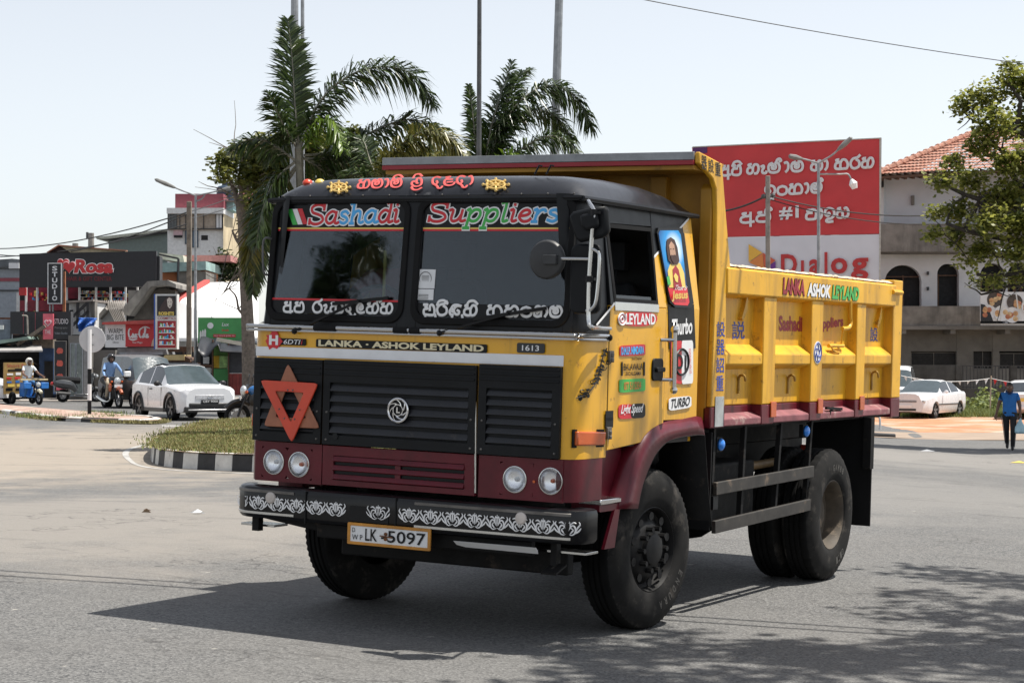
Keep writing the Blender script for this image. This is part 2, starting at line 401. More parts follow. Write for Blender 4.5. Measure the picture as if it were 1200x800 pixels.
tag(gm_.build('road', asphalt()), kind='structure')
# ---------------------------------------------------------------- lettering: built-in font fitted to a quad, and brush strokes for the Sinhala
def text(body, quad, m, parent, name='lettering', bold=0.0, shear=0.0, depth=.002, off=.002, outline=None, spacing=1.0, keep=False, mb=None):
    """quad = (bottom left, bottom right, top left) in the parent's space; the letters fill it."""
    p0, p1, p2 = [Vector(q) for q in quad]; ex, ey = p1 - p0, p2 - p0; nn = ex.cross(ey).normalized()
    def make(bd, of, dp, mm, nm):
        cu = bpy.data.curves.new('t', 'FONT'); cu.body = body; cu.size = 1; cu.offset = bd; cu.shear = shear; cu.space_character = spacing
        cu.resolution_u = 3; cu.fill_mode = 'FRONT'
        o = bpy.data.objects.new('t', cu); COL.objects.link(o); dg = bpy.context.evaluated_depsgraph_get()
        me = bpy.data.meshes.new_from_object(o.evaluated_get(dg)); bpy.data.objects.remove(o); bpy.data.curves.remove(cu)
        return me
    base = make(bold, 0, 0, None, '')
    xs = [v.co.x for v in base.vertices]; ys = [v.co.y for v in base.vertices]
    if not xs: return None
    x0, x1, y0, y1 = min(xs), max(xs), min(ys), max(ys)
    sx, sy = ex / (x1 - x0), ey / (y1 - y0)
    def place(me, of): 
        for v in me.vertices: v.co = p0 + sx * (v.co.x - x0) + sy * (v.co.y - y0) + nn * of
    res = None
    if outline:
        om = make(bold + outline[0], 0, 0, None, ''); place(om, off)
        if mb is None:
            om.materials.append(outline[1]); om.name = name + '_outline'
            ob = bpy.data.objects.new(name + '_outline', om); COL.objects.link(ob); ob.parent = parent
        off += .0025
    place(base, off)
    base.materials.clear()
    if callable(m):                         # one material per letter group: m(fraction along the line) -> index
        mats, fn = m()
        for mm in mats: base.materials.append(mm)
        L2 = ex.length_squared
        for p in base.polygons: p.material_index = fn((Vector(p.center) - p0).dot(ex) / L2)
    else: base.materials.append(m)
    base.name = name
    ob = bpy.data.objects.new(name, base); COL.objects.link(ob); ob.parent = parent
    return ob
def coloured(mats, cuts):                   # letters left of cuts[0] get mats[0] ...
    uniq = list(dict.fromkeys(mats))
    def fn(t):
        for i, c in enumerate(cuts):
            if t < c: return uniq.index(mats[i])
        return uniq.index(mats[-1])
    return lambda: (uniq, fn)
def ribbons(strokes, quad, w, h, m, parent, name, aspect=None, off=.002, mb=None, build=True):
    """strokes in the unit square of the quad, drawn as raised brush lines of width w (metres)."""
    p0, p1, p2 = [Vector(q) for q in quad]; ex, ey = p1 - p0, p2 - p0; nn = ex.cross(ey).normalized(); mb = mb or MB()
    for si, st in enumerate(strokes):
        pts = [p0 + ex * a + ey * b for a, b in st]
        if len(pts) < 2: continue
        hh = h * (1 + .13 * (si % 7)); vs = []
        for i, p in enumerate(pts):
            t = (pts[min(i + 1, len(pts) - 1)] - pts[max(i - 1, 0)])
            if t.length < 1e-9: t = ex
            t.normalize(); q = nn.cross(t); b = p + nn * off
            ww = (w[0] + (w[1] - w[0]) * sin(pi * min(1, max(0, i / (len(pts) - 1)))) if isinstance(w, tuple) else w)
            e = -1 if i == 0 else 1 if i == len(pts) - 1 else 0
            b = b + t * (e * ww * .25)
            vs += [b - q * ww / 2, b + nn * hh, b + q * ww / 2]
        fs = []
        for i in range(len(pts) - 1):
            a = i * 3; fs += [(a, a + 1, a + 4, a + 3), (a + 1, a + 2, a + 5, a + 4)]
        mb.add(vs, fs)
    return mb.build(name, m, parent) if build else mb
L_ = [(.42,.9),(.16,.86),(.32,.66),(.1,.48),(.08,.15),(.3,.02)]      # the hooked bowl many letters start with
SIN = {  # letter: (width, strokes) on an x-height of 1
 'a': (1.0, [[(.45,.9),(.18,.86),(.36,.64),(.1,.48),(.08,.16),(.3,.02),(.62,.02),(.98,.08)],[(.34,.62),(.6,.62),(.74,.8)],[(.74,.95),(.74,.4),(.74,-.35)]]),
 'pa': (1.05, [L_ + [(.75,.02),(.96,.25),(.94,.7),(.78,.92),(.62,.82)],[(.32,.62),(.64,.62)]]),
 'ra': (1.0, [[(.98,1.22),(.72,1.0),(.3,.9),(.06,.5),(.2,.08),(.55,0),(.88,.2),(.9,.6),(.64,.82)]]),
 'ae': (.55, [[(.06,.62),(.26,.7),(.3,.5),(.16,.28),(.2,.04),(.46,.0),(.54,.16)]]),
 'ka': (1.4, [L_ + [(.9,.02)],[(.32,.62),(.56,.62),(.57,.3),(.56,.04)],[(.57,.55),(.76,.86),(1.1,.82),(1.3,.42),(1.2,.06),(1.0,.03)]]),
 'da': (1.0, [[(.8,.84),(.42,.94),(.1,.75),(.08,.36),(.28,.14),(.52,.28),(.46,.5)],[(.28,.14),(.5,-.02),(.62,-.24),(.86,-.26),(.98,-.08)]]),
 'e': (.85, [[(.5,.52),(.36,.6),(.28,.44),(.42,.3),(.6,.42),(.58,.68),(.34,.86),(.08,.6),(.1,.2),(.4,.02),(.78,.1)]]),
 'na': (1.25, [L_ + [(.6,.03)],[(.32,.62),(.58,.6),(.62,.3),(.6,.04)],[(.62,.5),(.78,.86),(1.06,.84),(1.16,.45),(.98,.08),(.74,.02)]]),
 'vir': (0, [[(-.32,.9),(-.22,1.2),(0,1.3),(.1,1.12),(-.06,1.04)]]),
 'sa': (1.1, [[(.06,.9),(.42,.9),(.2,.72),(.42,.56),(.1,.48),(.08,.1),(.3,.02),(.94,.02),(1.02,.5),(.88,.86),(.64,.84),(.6,.4)]]),
 'u': (0, [[(-.98,.02),(-.98,-.32),(-.5,-.33),(-.12,-.32),(-.12,.05)]]),
 'i': (0, [[(-1.05,.86),(-.85,1.22),(-.4,1.28),(-.1,1.0)]]),
 'ii': (0, [[(-1.05,.86),(-.85,1.22),(-.4,1.28),(-.1,1.0),(-.24,1.08),(-.2,1.26)]]),
 'nda': (1.2, [[(.3,.3),(.4,.46),(.24,.56),(.08,.36),(.16,.08),(.4,.02)],[(.22,.6),(.42,.86),(.8,.9),(1.1,.8)],[(1.06,.84),(.7,.8),(.46,.5),(.56,.14),(.84,.1),(.92,.34),(.76,.44)]]),
 'ta': (1.3, [L_ + [(.66,.02),(.8,.2),(.74,.4)],[(.32,.62),(.56,.66),(.82,.88),(1.1,.78),(1.22,.4),(1.08,.05),(.9,.02)]]),
 'ng': (1.0, [[(.5,.8),(.16,.68),(.06,.4),(.16,.12),(.5,0),(.84,.12),(.94,.4),(.84,.68),(.5,.8)]]),
 'ga': (1.25, [[(.3,.3),(.46,.42),(.32,.56),(.1,.44),(.1,.14),(.34,.02),(.6,.1)],[(.12,.5),(.26,.84),(.54,.86),(.66,.5),(.62,.04)],[(.66,.5),(.78,.85),(1.06,.8),(1.16,.38),(.98,.03)]]),
 'ma': (1.15, [[(.56,.54),(.42,.6),(.36,.42),(.54,.32),(.72,.46),(.66,.72),(.4,.8),(.28,.66)],[(.4,.9),(.14,.78),(.06,.45),(.18,.1),(.56,0),(.94,.12),(1.06,.5),(.92,.86),(.66,.9)]]),
 'ha': (1.15, [L_ + [(.54,.18),(.56,.6)],[(.3,.62),(.56,.6),(.7,.85),(1.0,.8),(1.08,.4),(.92,.03),(.72,.03)]]),
 'ya': (1.25, [L_ + [(.56,.04),(.62,.4),(.46,.62)],[(.6,.14),(.86,0),(1.14,.2),(1.16,.62),(.98,.9),(.8,.84)]]),
 'la': (1.1, [[(.32,.4),(.46,.52),(.54,.36),(.32,.24),(.1,.44),(.14,.8),(.5,.95),(.92,.76),(.98,.3),(.7,.0),(.34,-.06),(.2,-.24),(.44,-.34),(.86,-.3)]]),
 'va': (1.1, [[(.5,.54),(.32,.58),(.32,.36),(.54,.3),(.68,.54),(.48,.84),(.16,.74),(.06,.4),(.2,.06),(.6,0),(.95,.2),(1.02,.64),(.82,.92)]]),
 'ja': (1.15, [L_ + [(.88,.02),(1.02,.12)],[(.3,.62),(.66,.62)],[(.5,.62),(.56,.9),(.94,.86),(1.06,.5),(.96,.06)]]),
 'lla': (1.1, [[(.22,.86),(.62,.9),(.34,.72),(.1,.5),(.14,.12),(.5,0),(.9,.08),(1.04,.3)],[(.34,.62),(.84,.62)],[(.34,.34),(.86,.36)]]),
 'shri': (1.2, [[(.4,.5),(.2,.56),(.1,.3),(.3,.05),(.7,.02),(1.0,.2),(1.02,.66),(.78,.9),(.56,.74),(.56,.4),(.7,.3)],[(.2,.9),(.4,1.25),(.8,1.3),(1.05,1.05)],[(.1,-.05),(.3,-.32),(.7,-.34),(1.05,-.15)]]),
 'aa': (.5, [[(.06,.85),(.26,.9),(.38,.64),(.34,.24),(.16,.02)]]),
 'ee': (.1, [[(-.5,.92),(-.42,1.18),(-.2,1.28),(-.06,1.1),(-.22,1.02)]]),
 'sp': (.6, []), '#': (1.0, []), '1': (.6, []),
}
def sinhala(word, quad, w, h, m, parent, name='lettering', off=.002, gap=.1):
    st = []; x = 0
    for g in word.split():
        wd, ss = SIN[g]
        for s_ in ss: st.append([(p[0] + x, p[1]) for p in crom([(a, b, 0) for a, b in s_], 4)])
        x += wd + (gap if wd else 0)
    x -= gap
    st = [[(a / x, (b + .35) / 1.7) for a, b in s_] for s_ in st]
    return ribbons(st, quad, w, h, m, parent, name, off=off)
# ---------------------------------------------------------------- buildings and signs (fronts face the road)
class Loc:
    def __init__(s, u0, D, z=None):
        s.u0, s.D = u0, D; s.p = gp(u0, D)
        if z is not None: s.p.z = z
    def X(s, u, dy=0): return ((u - 600) * (s.D + dy) - (s.u0 - 600) * s.D) / FPX
    def Z(s, v, dy=0): return CAM.z + (s.D + dy) * (sin(_p) - cos(_p) * (v - 400) / FPX) - s.p.z
    def V(s, u, v, dy=0): return Vector((s.X(u, dy), dy, s.Z(v, dy)))
    def thing(s, name, label, cat, group=None, turn=0): return thing(name, label, cat, s.p, (0, 0, radians(YAW + turn)), group)
    def bx(s, mb, u0, u1, v0, v1, dy, th, m=0):             # box whose front face fills the pixel rectangle at depth dy
        return mb.box(s.X(u0, dy), s.X(u1, dy), dy, dy + th, s.Z(v1, dy), s.Z(v0, dy), m)
    def poly(s, mb, pts, dy, th, m=0):
        P_ = [s.V(u, v, dy) for u, v in pts]; return mb.prism([(p.x, p.z) for p in P_], lambda a, b, d: Vector((a, d, b)), dy, dy + th, m)
    def quad(s, u0, v0, u1, v1, dy):                          # text quad: left, bottom, right, top
        return [s.V(u0, v0, dy), s.V(u1, v0, dy), s.V(u0, v1, dy)]
def box_sign(g, root, u0, u1, v0, v1, dy, th, face, frame=None, fw=1.0, name='sign_panel'):
    mb = MB(); g.bx(mb, u0, u1, v0, v1, dy, th); o = mb.build(name, face, root)
    if frame:
        f = MB(); w = fw
        for a in ((u0, u1, v0, v0 + w), (u0, u1, v1 - w, v1), (u0, u0 + w, v0 + w, v1 - w), (u1 - w, u1, v0 + w, v1 - w)): g.bx(f, a[0], a[1], a[2], a[3], dy - .03, .028)
        f.build('frame', frame, root)
    return o
P_black = mat('black sign face', (.012, .012, .016), .45, var=.2); P_white = mat('white sign face', (.72, .72, .73), .5, var=.05)
P_red = mat('red sign face', (.52, .03, .035), .5, var=.08); P_green = mat('green banner print', (.07, .30, .09), .6, var=.15, scale=1.2)
P_pink = mat('pink sign face', (.62, .12, .16), .5, var=.1)
W_grey = mat('blue grey cladding', (.30, .33, .37), .6, var=.1); W_white = mat('white plaster', (.66, .66, .65), .8, var=.1, streak=((.35, .33, .30), .4, 1.5))
W_cream = mat('stained cream plaster', (.56, .46, .30), .85, var=.2, scale=1, streak=((.16, .14, .12), .42, .8)); W_maroon = mat('faded maroon cladding', (.28, .07, .09), .7, var=.12)
W_greengrey = mat('grey green cladding', (.16, .20, .19), .6, var=.1); W_brick = mat('bare brick', (.36, .16, .09), .9, var=.25, scale=6, bump=.2)
W_dirty = mat('dirty concrete', (.22, .205, .185), .9, var=.3, scale=1.2, streak=((.06, .058, .055), .5, 1.2), bump=.15)
W_facade = mat('stained grey white plaster', (.62, .62, .62), .9, var=.12, scale=.5, streak=((.22, .20, .18), .42, .9), bump=.05)
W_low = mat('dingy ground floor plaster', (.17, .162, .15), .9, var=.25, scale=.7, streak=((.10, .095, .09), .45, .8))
R_tin = mat('rusty tin roof', (.30, .26, .23), .6, .2, var=.25, scale=2, stain=(RUST, .35, 1.5)); R_asb = mat('grey asbestos roof', (.27, .25, .23), .9, var=.3, scale=1, stain=((.09, .08, .07), .42, 1.3))
R_white = mat('bright white roof sheet', (.80, .80, .80), .5, var=.05, scale=.6); R_red = mat('red painted edge', (.45, .07, .06), .6, var=.2)
R_turq = mat('pale turquoise roof', (.33, .47, .45), .6, var=.25, scale=1.2, stain=((.3, .27, .22), .4, 1))
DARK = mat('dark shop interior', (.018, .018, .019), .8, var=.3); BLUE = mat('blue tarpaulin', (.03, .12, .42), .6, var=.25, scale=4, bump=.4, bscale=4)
WIN = mat('dark window glass', (.03, .036, .042), .12, var=.2, spec=.7); FRAMEK = mat('dark window frame', (.03, .03, .033), .5); TIMBER = mat('brown timber', (.10, .05, .028), .7, var=.3)
def shell(g, u0, u1, vt, dy, depth, m, parent, name='wall', vb=None):
    mb = MB(); mb.box(g.X(u0, dy), g.X(u1, dy), dy, dy + depth, (-.3 if vb is None else g.Z(vb, dy)), g.Z(vt, dy)); return mb.build(name, m, parent)
def window(g, root, u0, u1, v0, v1, dy, m=WIN, frame=FRAMEK, mull=(), fw=.5, name='window', proud=.05):
    f = MB()
    for a in ((u0, u1, v0, v0 + fw), (u0, u1, v1 - fw, v1), (u0, u0 + fw, v0 + fw, v1 - fw), (u1 - fw, u1, v0 + fw, v1 - fw)): g.bx(f, *a, dy - proud, proud + .02)
    for x in mull: g.bx(f, x - fw * .4, x + fw * .4, v0 + fw, v1 - fw, dy - proud, proud + .02)
    w = f.build(name, frame, root); p = MB(); g.bx(p, u0 + fw * .6, u1 - fw * .6, v0 + fw * .6, v1 - fw * .6, dy - proud * .4, .05); p.build('pane', m, w); return w
# --- far left
g = Loc(5, 108); b = g.thing('office_building', 'blue grey clad office block with one pink stripe beside the black hoarding', 'building')
shell(g, -90, 24, 306, 0, 14, W_grey, b, vb=372); shell(g, -90, 40, 372, .3, 13, W_brick, b, 'lower_wall')
m = MB(); g.bx(m, -90, 24, 325.5, 329.5, -.06, .05); m.build('stripe', W_maroon, b); m = MB(); g.bx(m, -90, 24, 315, 315.5, -.04, .03); g.bx(m, -90, 24, 339.5, 341, -.1, .09); m.build('joint', FRAMEK, b)
m = MB(); g.poly(m, [(-90, 318), (-90, 310), (14, 303), (23, 304), (23, 312)], -.4, 3); m.build('roof', mat('dark grey roof', (.10, .11, .12), .6, var=.2), b)
m = MB(); g.bx(m, 10, 22, 308, 314.5, -.6, .2); m.build('skylight', P_white, b)
window(g, b, 0, 7, 354, 358, .3, DARK); m = MB(); g.bx(m, 19, 29, 343, 368, -.4, .6); m.build('white_cabinet', W_white, b)
# --- store behind the hoarding
g = Loc(102, 101); b = g.thing('gift_store', 'store with red shelves of goods behind white posts under the black hoarding', 'building')
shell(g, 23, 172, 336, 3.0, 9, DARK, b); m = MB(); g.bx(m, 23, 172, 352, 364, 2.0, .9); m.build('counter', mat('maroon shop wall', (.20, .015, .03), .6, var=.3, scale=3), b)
m = MB(); g.bx(m, 31, 56, 337, 368, 2.6, .3); g.bx(m, 78, 93, 337, 350, 2.6, .3); m.parts('shop_wall', mat('crimson shop wall', (.22, .012, .035), .6, var=.35, scale=3), b)
rnd = random.Random(12); cols = [vinyl_r, vinyl_w, vinyl_b, vinyl_y, P_pink, W_cream, W_greengrey, vinyl_dr]
for row, v in enumerate((341.5, 345.5, 349.5)):
    s_ = MB(); g.bx(s_, 93, 168, v + 2.2, v + 2.7, 2.0, .5); sh = s_.build('shelf', P_white, b)
    for mi in range(len(cols)):
        q = MB()
        for k in range(5): u = rnd.uniform(94, 166); g.bx(q, u, u + rnd.uniform(.8, 2.4), v - rnd.uniform(-.8, 1.2), v + 2.2, 1.95 - .01 * mi, .3)
        q.parts('goods', cols[mi], sh)
m = MB()
for k in range(40):
    u = rnd.uniform(33, 55); v = rnd.uniform(340, 366); g.bx(m, u, u + 2, v, v + 3, 2.2 - .005 * k, .2, k % 4)
m.build('hanging_goods', [vinyl_b, vinyl_r, vinyl_y, vinyl_dr], b)
m = MB(); g.poly(m, [(55, 296), (68, 287.5), (82, 296)], -.2, 9); m.build('gable', mat('dark gable boards', (.05, .025, .025), .7), b)
m = MB(); g.poly(m, [(68.5, 287), (146, 293.5), (146, 296), (82.5, 296)], -.35, 9, 0); m.build('roof', mat('yellowish tiled roof', (.52, .44, .29), .8, var=.2, scale=3), b)
m = MB(); g.poly(m, [(55, 296), (54, 295.5), (68, 286.5), (148, 293), (148, 294.2), (68.5, 288)], -.5, .3); m.build('ridge_edge', mat('terracotta edge', (.45, .19, .12), .7), b)
for u in (30.5, 43.5, 78, 93, 112.5, 129.5, 147, 161):
    m = MB(); m.cyl((g.X(u, .6), .6, -.1), (g.X(u, .6), .6, g.Z(320 if u in (112.5, 161) else 336, .6)), .06, 8); m.build('post', vinyl_w, b)
m = MB(); g.bx(m, 22, 30, 337, 346, .2, .2); m.build('red_panel', P_red, b)
g = Loc(102, 100); root = g.thing('hoarding', 'long black hoarding with red raised letters and two hearts on the store front', 'sign')
m = MB(); g.poly(m, [(22.5, 297.5), (55, 296.5), (183, 294), (183, 336), (22.5, 336.5)], 0, .35); m.build('sign_panel', P_black, root)
m = MB(); g.bx(m, 183.4, 187, 300, 332, .2, .8); m.build('return_panel', P_black, root); 
def heart(mb, g, u, v, r, dy, th):
    pts = []
    for k in range(28):
        t = 2 * pi * k / 28; pts.append((u + r * 16 * sin(t) ** 3 / 16, v - r * (13 * cos(t) - 5 * cos(2 * t) - 2 * cos(3 * t) - cos(4 * t)) / 15))
    g.poly(mb, pts, dy, th)
for k, (u, v, r) in enumerate(((73.5, 309, 6.6), (80.5, 312.5, 7))):
    o_ = MB(); heart(o_, g, u + .6, v - .4, r * 1.1, -.06 - k * .08, .04); o_.build('heart_outline', vinyl_w, root)
    h = MB(); heart(h, g, u, v, r, -.12 - k * .08, .06); h.build('heart', P_red, root)
text('Rosa', g.quad(86.5, 320.2, 132.8, 304.0, -.02), P_red, root, bold=.05, outline=(.035, vinyl_w), shear=.15, off=.05)
text('HAIR & GIFT CENTER', g.quad(78, 329, 131, 324, -.02), mat('dull red letters', (.16, .01, .015), .5), root, bold=.02)
# --- middle row on the left
g = Loc(96, 92); b = g.thing('white_house', 'small white house with outside stair frame between the store and the asbestos roof', 'building')
shell(g, 77, 110, 354, 0, 6, W_white, b); m = MB(); g.poly(m, [(74, 352.5), (109, 351), (109, 353), (75, 355)], -.6, 7); m.build('roof', R_tin, b)
m = MB()
for u in (79, 91, 103): m.bar(g.V(u, 352, -.5), g.V(u, 385, -.5), .12, .12)
m.bar(g.V(82, 374, -.5), g.V(102, 355, -.5), .12, .12); m.bar(g.V(84, 382, -.5), g.V(104, 364, -.5), .12, .12); m.parts('stair_bar', FRAMEK, b)
window(g, b, 81.5, 85, 363, 370, 0, WIN); window(g, b, 93, 99, 362, 370, 0, P_white)
m = MB(); g.bx(m, 107, 111, 350, 375, -.2, .6); m.build('pillar', W_dirty, b)
g = Loc(75.5, 90); root = g.thing('orange_post', 'rusty orange steel post standing beside the tall studio sign', 'post'); m = MB(); m.bar((0, 0, -.1), g.V(75, 318), .12, .12); m.build('shaft', mat('rusty orange paint', (.42, .16, .07), .7, var=.25, stain=(RUST, .4, 3)), root)
g = Loc(63.5, 89.5); root = g.thing('vertical_sign', 'tall narrow black sign with white rim reading studio downwards', 'sign'); box_sign(g, root, 55.5, 72, 308, 356, 0, .35, P_black, P_white, .9)
for i, chh in enumerate('STUDIO'): text(chh, g.quad(61 if chh != 'I' else 63.2, 317.2 + i * 7.0, 67 if chh != 'I' else 64.8, 311.6 + i * 7.0, 0), P_white, root, bold=.03, off=.01)
m = MB(); g.bx(m, 57.5, 58.8, 356, 372, .1, .1); g.bx(m, 61, 62.3, 356, 372, .1, .1); m.build('support', galv, root)
g = Loc(30, 86); b = g.thing('studio_shop', 'dark fronted studio shop with wide black fascia and stacked tyres', 'shop')
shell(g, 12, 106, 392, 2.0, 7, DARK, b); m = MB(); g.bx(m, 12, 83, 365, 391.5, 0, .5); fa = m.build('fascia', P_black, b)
m = MB()
for u in (41, 27): g.bx(m, u, u + .5, 366, 391, -.03, .02)
m.build('joint', W_maroon, fa)
m = MB(); m.tube(crom([g.V(26, 369.5, -.4), g.V(31, 370, -.4), g.V(32, 374, -.4), g.V(32.5, 392, -.4)], 3), .04, 6); m.build('bracket_lamp', conc, fa)
m = MB(); g.bx(m, 50.3, 62, 367.5, 397.5, -.25, .2); m.build('pink_panel', P_pink, b); m = MB(); g.bx(m, 62.2, 83, 381.5, 397.5, -.2, .18); m.build('lower_panel', P_black, b)
m = MB(); heart(m, g, 56, 378, 4.2, -.30, .03); m.build('heart_outline', P_white, b); m = MB(); heart(m, g, 56, 378, 2.9, -.34, .05); m.build('heart', P_pink, b)
text('THE', g.quad(52.5, 391, 59.5, 386.5, -.25), P_white, b, off=.01); text('STUDIO', g.quad(63.5, 379.5, 80, 373.5, 0), P_white, b, bold=.0, off=.02); text('Photography', g.quad(64, 385.5, 79, 382.8, -.2), mat('grey letters', (.22, .22, .23), .5), b, off=.01); text('Video Studio', g.quad(64, 391.5, 79, 389, -.2), W_grey, b, off=.01)
m = MB(); g.bx(m, 38, 62, 385, 408, .6, .6); m.build('block_wall', mat('stacked block wall', (.24, .19, .145), .9, var=.35, scale=5, bump=.4, bscale=8), b)
m = MB(); g.bx(m, 46, 62.5, 408, 466, .5, .5); m.build('blue_wall', mat('dull blue wall', (.035, .075, .17), .7, var=.3, scale=2), b)
m = MB(); g.bx(m, 52, 62, 423, 466, .44, .05); m.build('doorway', DARK, b)
m = MB(); g.bx(m, -40, 12, 374, 400, .2, .4); m.build('side_panel', mat('grey blue shutter', (.14, .16, .20), .6, var=.2), b); m = MB(); g.bx(m, -40, 4, 381, 386, .1, .08); m.build('shutter_stripe', W_white, b)
m = MB(); g.poly(m, [(-40, 403), (20, 396), (32, 394), (34, 397), (-40, 409)], -1.2, 2); m.build('awning', mat('faded green awning', (.17, .24, .21), .8, var=.25, scale=2), b)
m = MB(); m.bar(g.V(20, 404, -.6), g.V(53, 382, -.6), .14, .14); m.build('timber_prop', bark, b)
m = MB(); m.add([g.V(-60, 411, -2.5), g.V(50, 410, -2.2), g.V(48, 404, .4), g.V(-60, 404, .4)] + [g.V(-60, 413, -2.5), g.V(50, 412, -2.2), g.V(48, 406, .4), g.V(-60, 406, .4)], [(0, 1, 2, 3), (7, 6, 5, 4), (0, 4, 5, 1), (1, 5, 6, 2), (2, 6, 7, 3), (3, 7, 4, 0)]); m.build('tin_canopy', mat('pale tin sheet', (.48, .46, .44), .5, .3, var=.2), b)
for i, u in enumerate((-8, 10, 20, 30)):
    for k in range(5):
        m = MB(); c = g.V(u, 426 + k * 9, .6); R1 = .55; m.tube([(c.x + R1 * cos(t * pi / 8), c.y, c.z * .95 + .0 + R1 * .28 * sin(t * pi / 8)) for t in range(16)], .16, 6, closed=True); m.build('stacked_tyre', rubber, b)
m = MB(); g.bx(m, -60, 46, 412, 466, 1.6, .3); m.build('dark_backdrop', DARK, b)
g = Loc(70, 84.6); root = g.thing('banner_stand', 'upright black banner with three red signs leaning at the shop corner', 'banner'); box_sign(g, root, 63.5, 78, 399, 459, 0, .15, P_black, conc, .8)
for i, v in enumerate((411, 425.5, 441)):
    sinhala(('ga', 'sa', 'va')[i], g.quad(67.5, v + 3.6, 72.8, v - 4.0, -.01), .11, .01, mat('coral letters', (.55, .10, .07), .5), root)
m = MB(); g.bx(m, 66, 76, 449, 457, -.03, .02); m.build('printed_strip', P_pink, root); m = MB(); g.bx(m, 66, 78, 459, 466, -.1, .5); m.build('foot', W_white, root)
g = Loc(93, 84); b = g.thing('glass_door_shop', 'narrow shop with grey glass doors right of the black banner', 'shop')
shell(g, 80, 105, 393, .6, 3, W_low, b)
for u0, u1 in ((82, 88.5), (89, 97)): window(g, b, u0, u1, 402, 464, .55, mat('grey door glass', (.16, .19, .19), .15, var=.2), W_grey, fw=.7, name='glass_door')
m = MB(); g.bx(m, 98, 104, 404, 466, .1, .4); m.build('shutter', mat('grey shutter', (.24, .24, .245), .6, var=.15), b)
# asbestos roofed houses, tarpaulin
g = Loc(128, 94); b = g.thing('gabled_house', 'little house with a pale gable and ribbed grey roof above the snack sign', 'building')
shell(g, 108, 150, 383, 0, 6, W_white, b); m = MB(); g.poly(m, [(107, 384), (126, 362), (146, 384)], -.1, .3); m.build('gable', W_white, b)
m = MB(); m.bar(g.V(104, 388, -.4), g.V(126, 362, -.4), .9, .16); m.build('barge_board', W_dirty, b)
rf = MB()
def corr(a, bq, c, d, n, amp):
    pts = []
    for i in range(n + 1):
        for q, r in ((a, d), (bq, c)): pass
    rf.grid(lambda s_, t_: a.lerp(bq, s_).lerp(d.lerp(c, s_), t_) + Vector((0, -.5, .85)) * amp * sin(s_ * n * 2 * pi), n * 6, 2)
corr(g.V(126, 361, -.5), g.V(142, 361.5, .5), g.V(150, 384, -.8), g.V(138, 385, -1.6), 7, .07); rf.build('roof', R_asb, b, solid=.03)
rf = MB(); corr(g.V(110, 353, 1), g.V(147, 352.5, 1), g.V(143, 362.5, .2), g.V(112, 371, .2), 16, .06); rf.build('roof', R_asb, b, solid=.03)
g = Loc(100, 88.5); root = g.thing('tarpaulin', 'crumpled bright blue tarpaulin hung beside the snack sign', 'tarpaulin')
rnd = random.Random(3); m = MB(); P0 = [g.V(92, 372), g.V(113, 372.5), g.V(106, 390), g.V(92, 388)]
m.grid(lambda a, c: P0[0].lerp(P0[1], a).lerp(P0[3].lerp(P0[2], a), c) + Vector((0, .25 * sin(a * 9 + c * 4) * cos(c * 5), 0)), 14, 10); m.build('sheet', BLUE, root, solid=.01)
g = Loc(168, 98); b = g.thing('concrete_house', 'unfinished concrete house with a sloping overhanging slab roof behind the cosmetics sign', 'building')
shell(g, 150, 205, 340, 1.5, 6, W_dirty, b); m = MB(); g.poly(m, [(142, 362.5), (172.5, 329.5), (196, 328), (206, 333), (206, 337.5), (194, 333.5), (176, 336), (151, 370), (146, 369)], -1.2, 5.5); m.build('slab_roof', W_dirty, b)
m = MB(); g.poly(m, [(156, 374), (177, 340), (192, 337), (205, 341), (205, 374)], .4, 1); m.build('shaded_wall', mat('concrete darkened for shade', (.10, .09, .08), .9, var=.35, scale=1.5), b)  # shade under the overhanging slab is put into this dark concrete colour
m = MB(); g.bx(m, 150, 182, 364, 374, 1.2, .2); m.build('opening', DARK, b)
g = Loc(250, 100); b = g.thing('white_roofed_shed', 'large shed under a dazzling white sloping roof with a red edge', 'building')
shell(g, 206, 300, 395, .5, 6, W_white, b); m = MB()
q = [g.V(241, 331, 4), g.V(303, 329, 4), g.V(303, 396, -2), g.V(205, 396, -2), g.V(207, 352, -1)]
m.add(q + [p - Vector((0, 0, .15)) for p in q], [(0, 1, 2, 3, 4), (9, 8, 7, 6, 5)] + [(i, (i + 1) % 5, 5 + (i + 1) % 5, 5 + i) for i in range(5)]); m.build('roof', R_white, b)
m = MB(); m.bar(g.V(242.5, 330, 3.8), g.V(206, 351.5, -1.2), .30, .22); m.build('red_edge', R_red, b)
g = Loc(190, 112); b = g.thing('orange_house', 'small orange house under a pale turquoise roof beside the poles', 'building')
shell(g, 187, 240, 312, 0, 5, mat('orange plaster', (.46, .17, .075), .85, var=.15, scale=1), b); m = MB(); g.poly(m, [(184, 312), (191, 308), (241, 306), (241, 316), (190, 319)], -.6, 6); m.build('roof', R_turq, b)
m = MB(); g.bx(m, 208, 241, 318, 346, -.3, 4); m.build('concrete_wall', W_dirty, b)
m = MB(); g.poly(m, [(186, 296), (186, 303), (216, 308), (214, 299)], .5, 5); m.build('upper_roof', mat('pale patched roof', (.5, .46, .38), .8, var=.25, scale=1.5), b); m = MB(); g.bx(m, 200, 270, 299, 306, 3, 3); m.build('pink_wall', mat('pink tiled strip', (.52, .22, .2), .7, var=.2), b)
m = MB(); m.tube([g.V(209, 303, -.8), g.V(208, 352, -.8)], .07, 6); m.bar(g.V(186, 298, -.8), g.V(209, 303, -.8), .1, .1); m.build('pipe', FRAMEK, b)
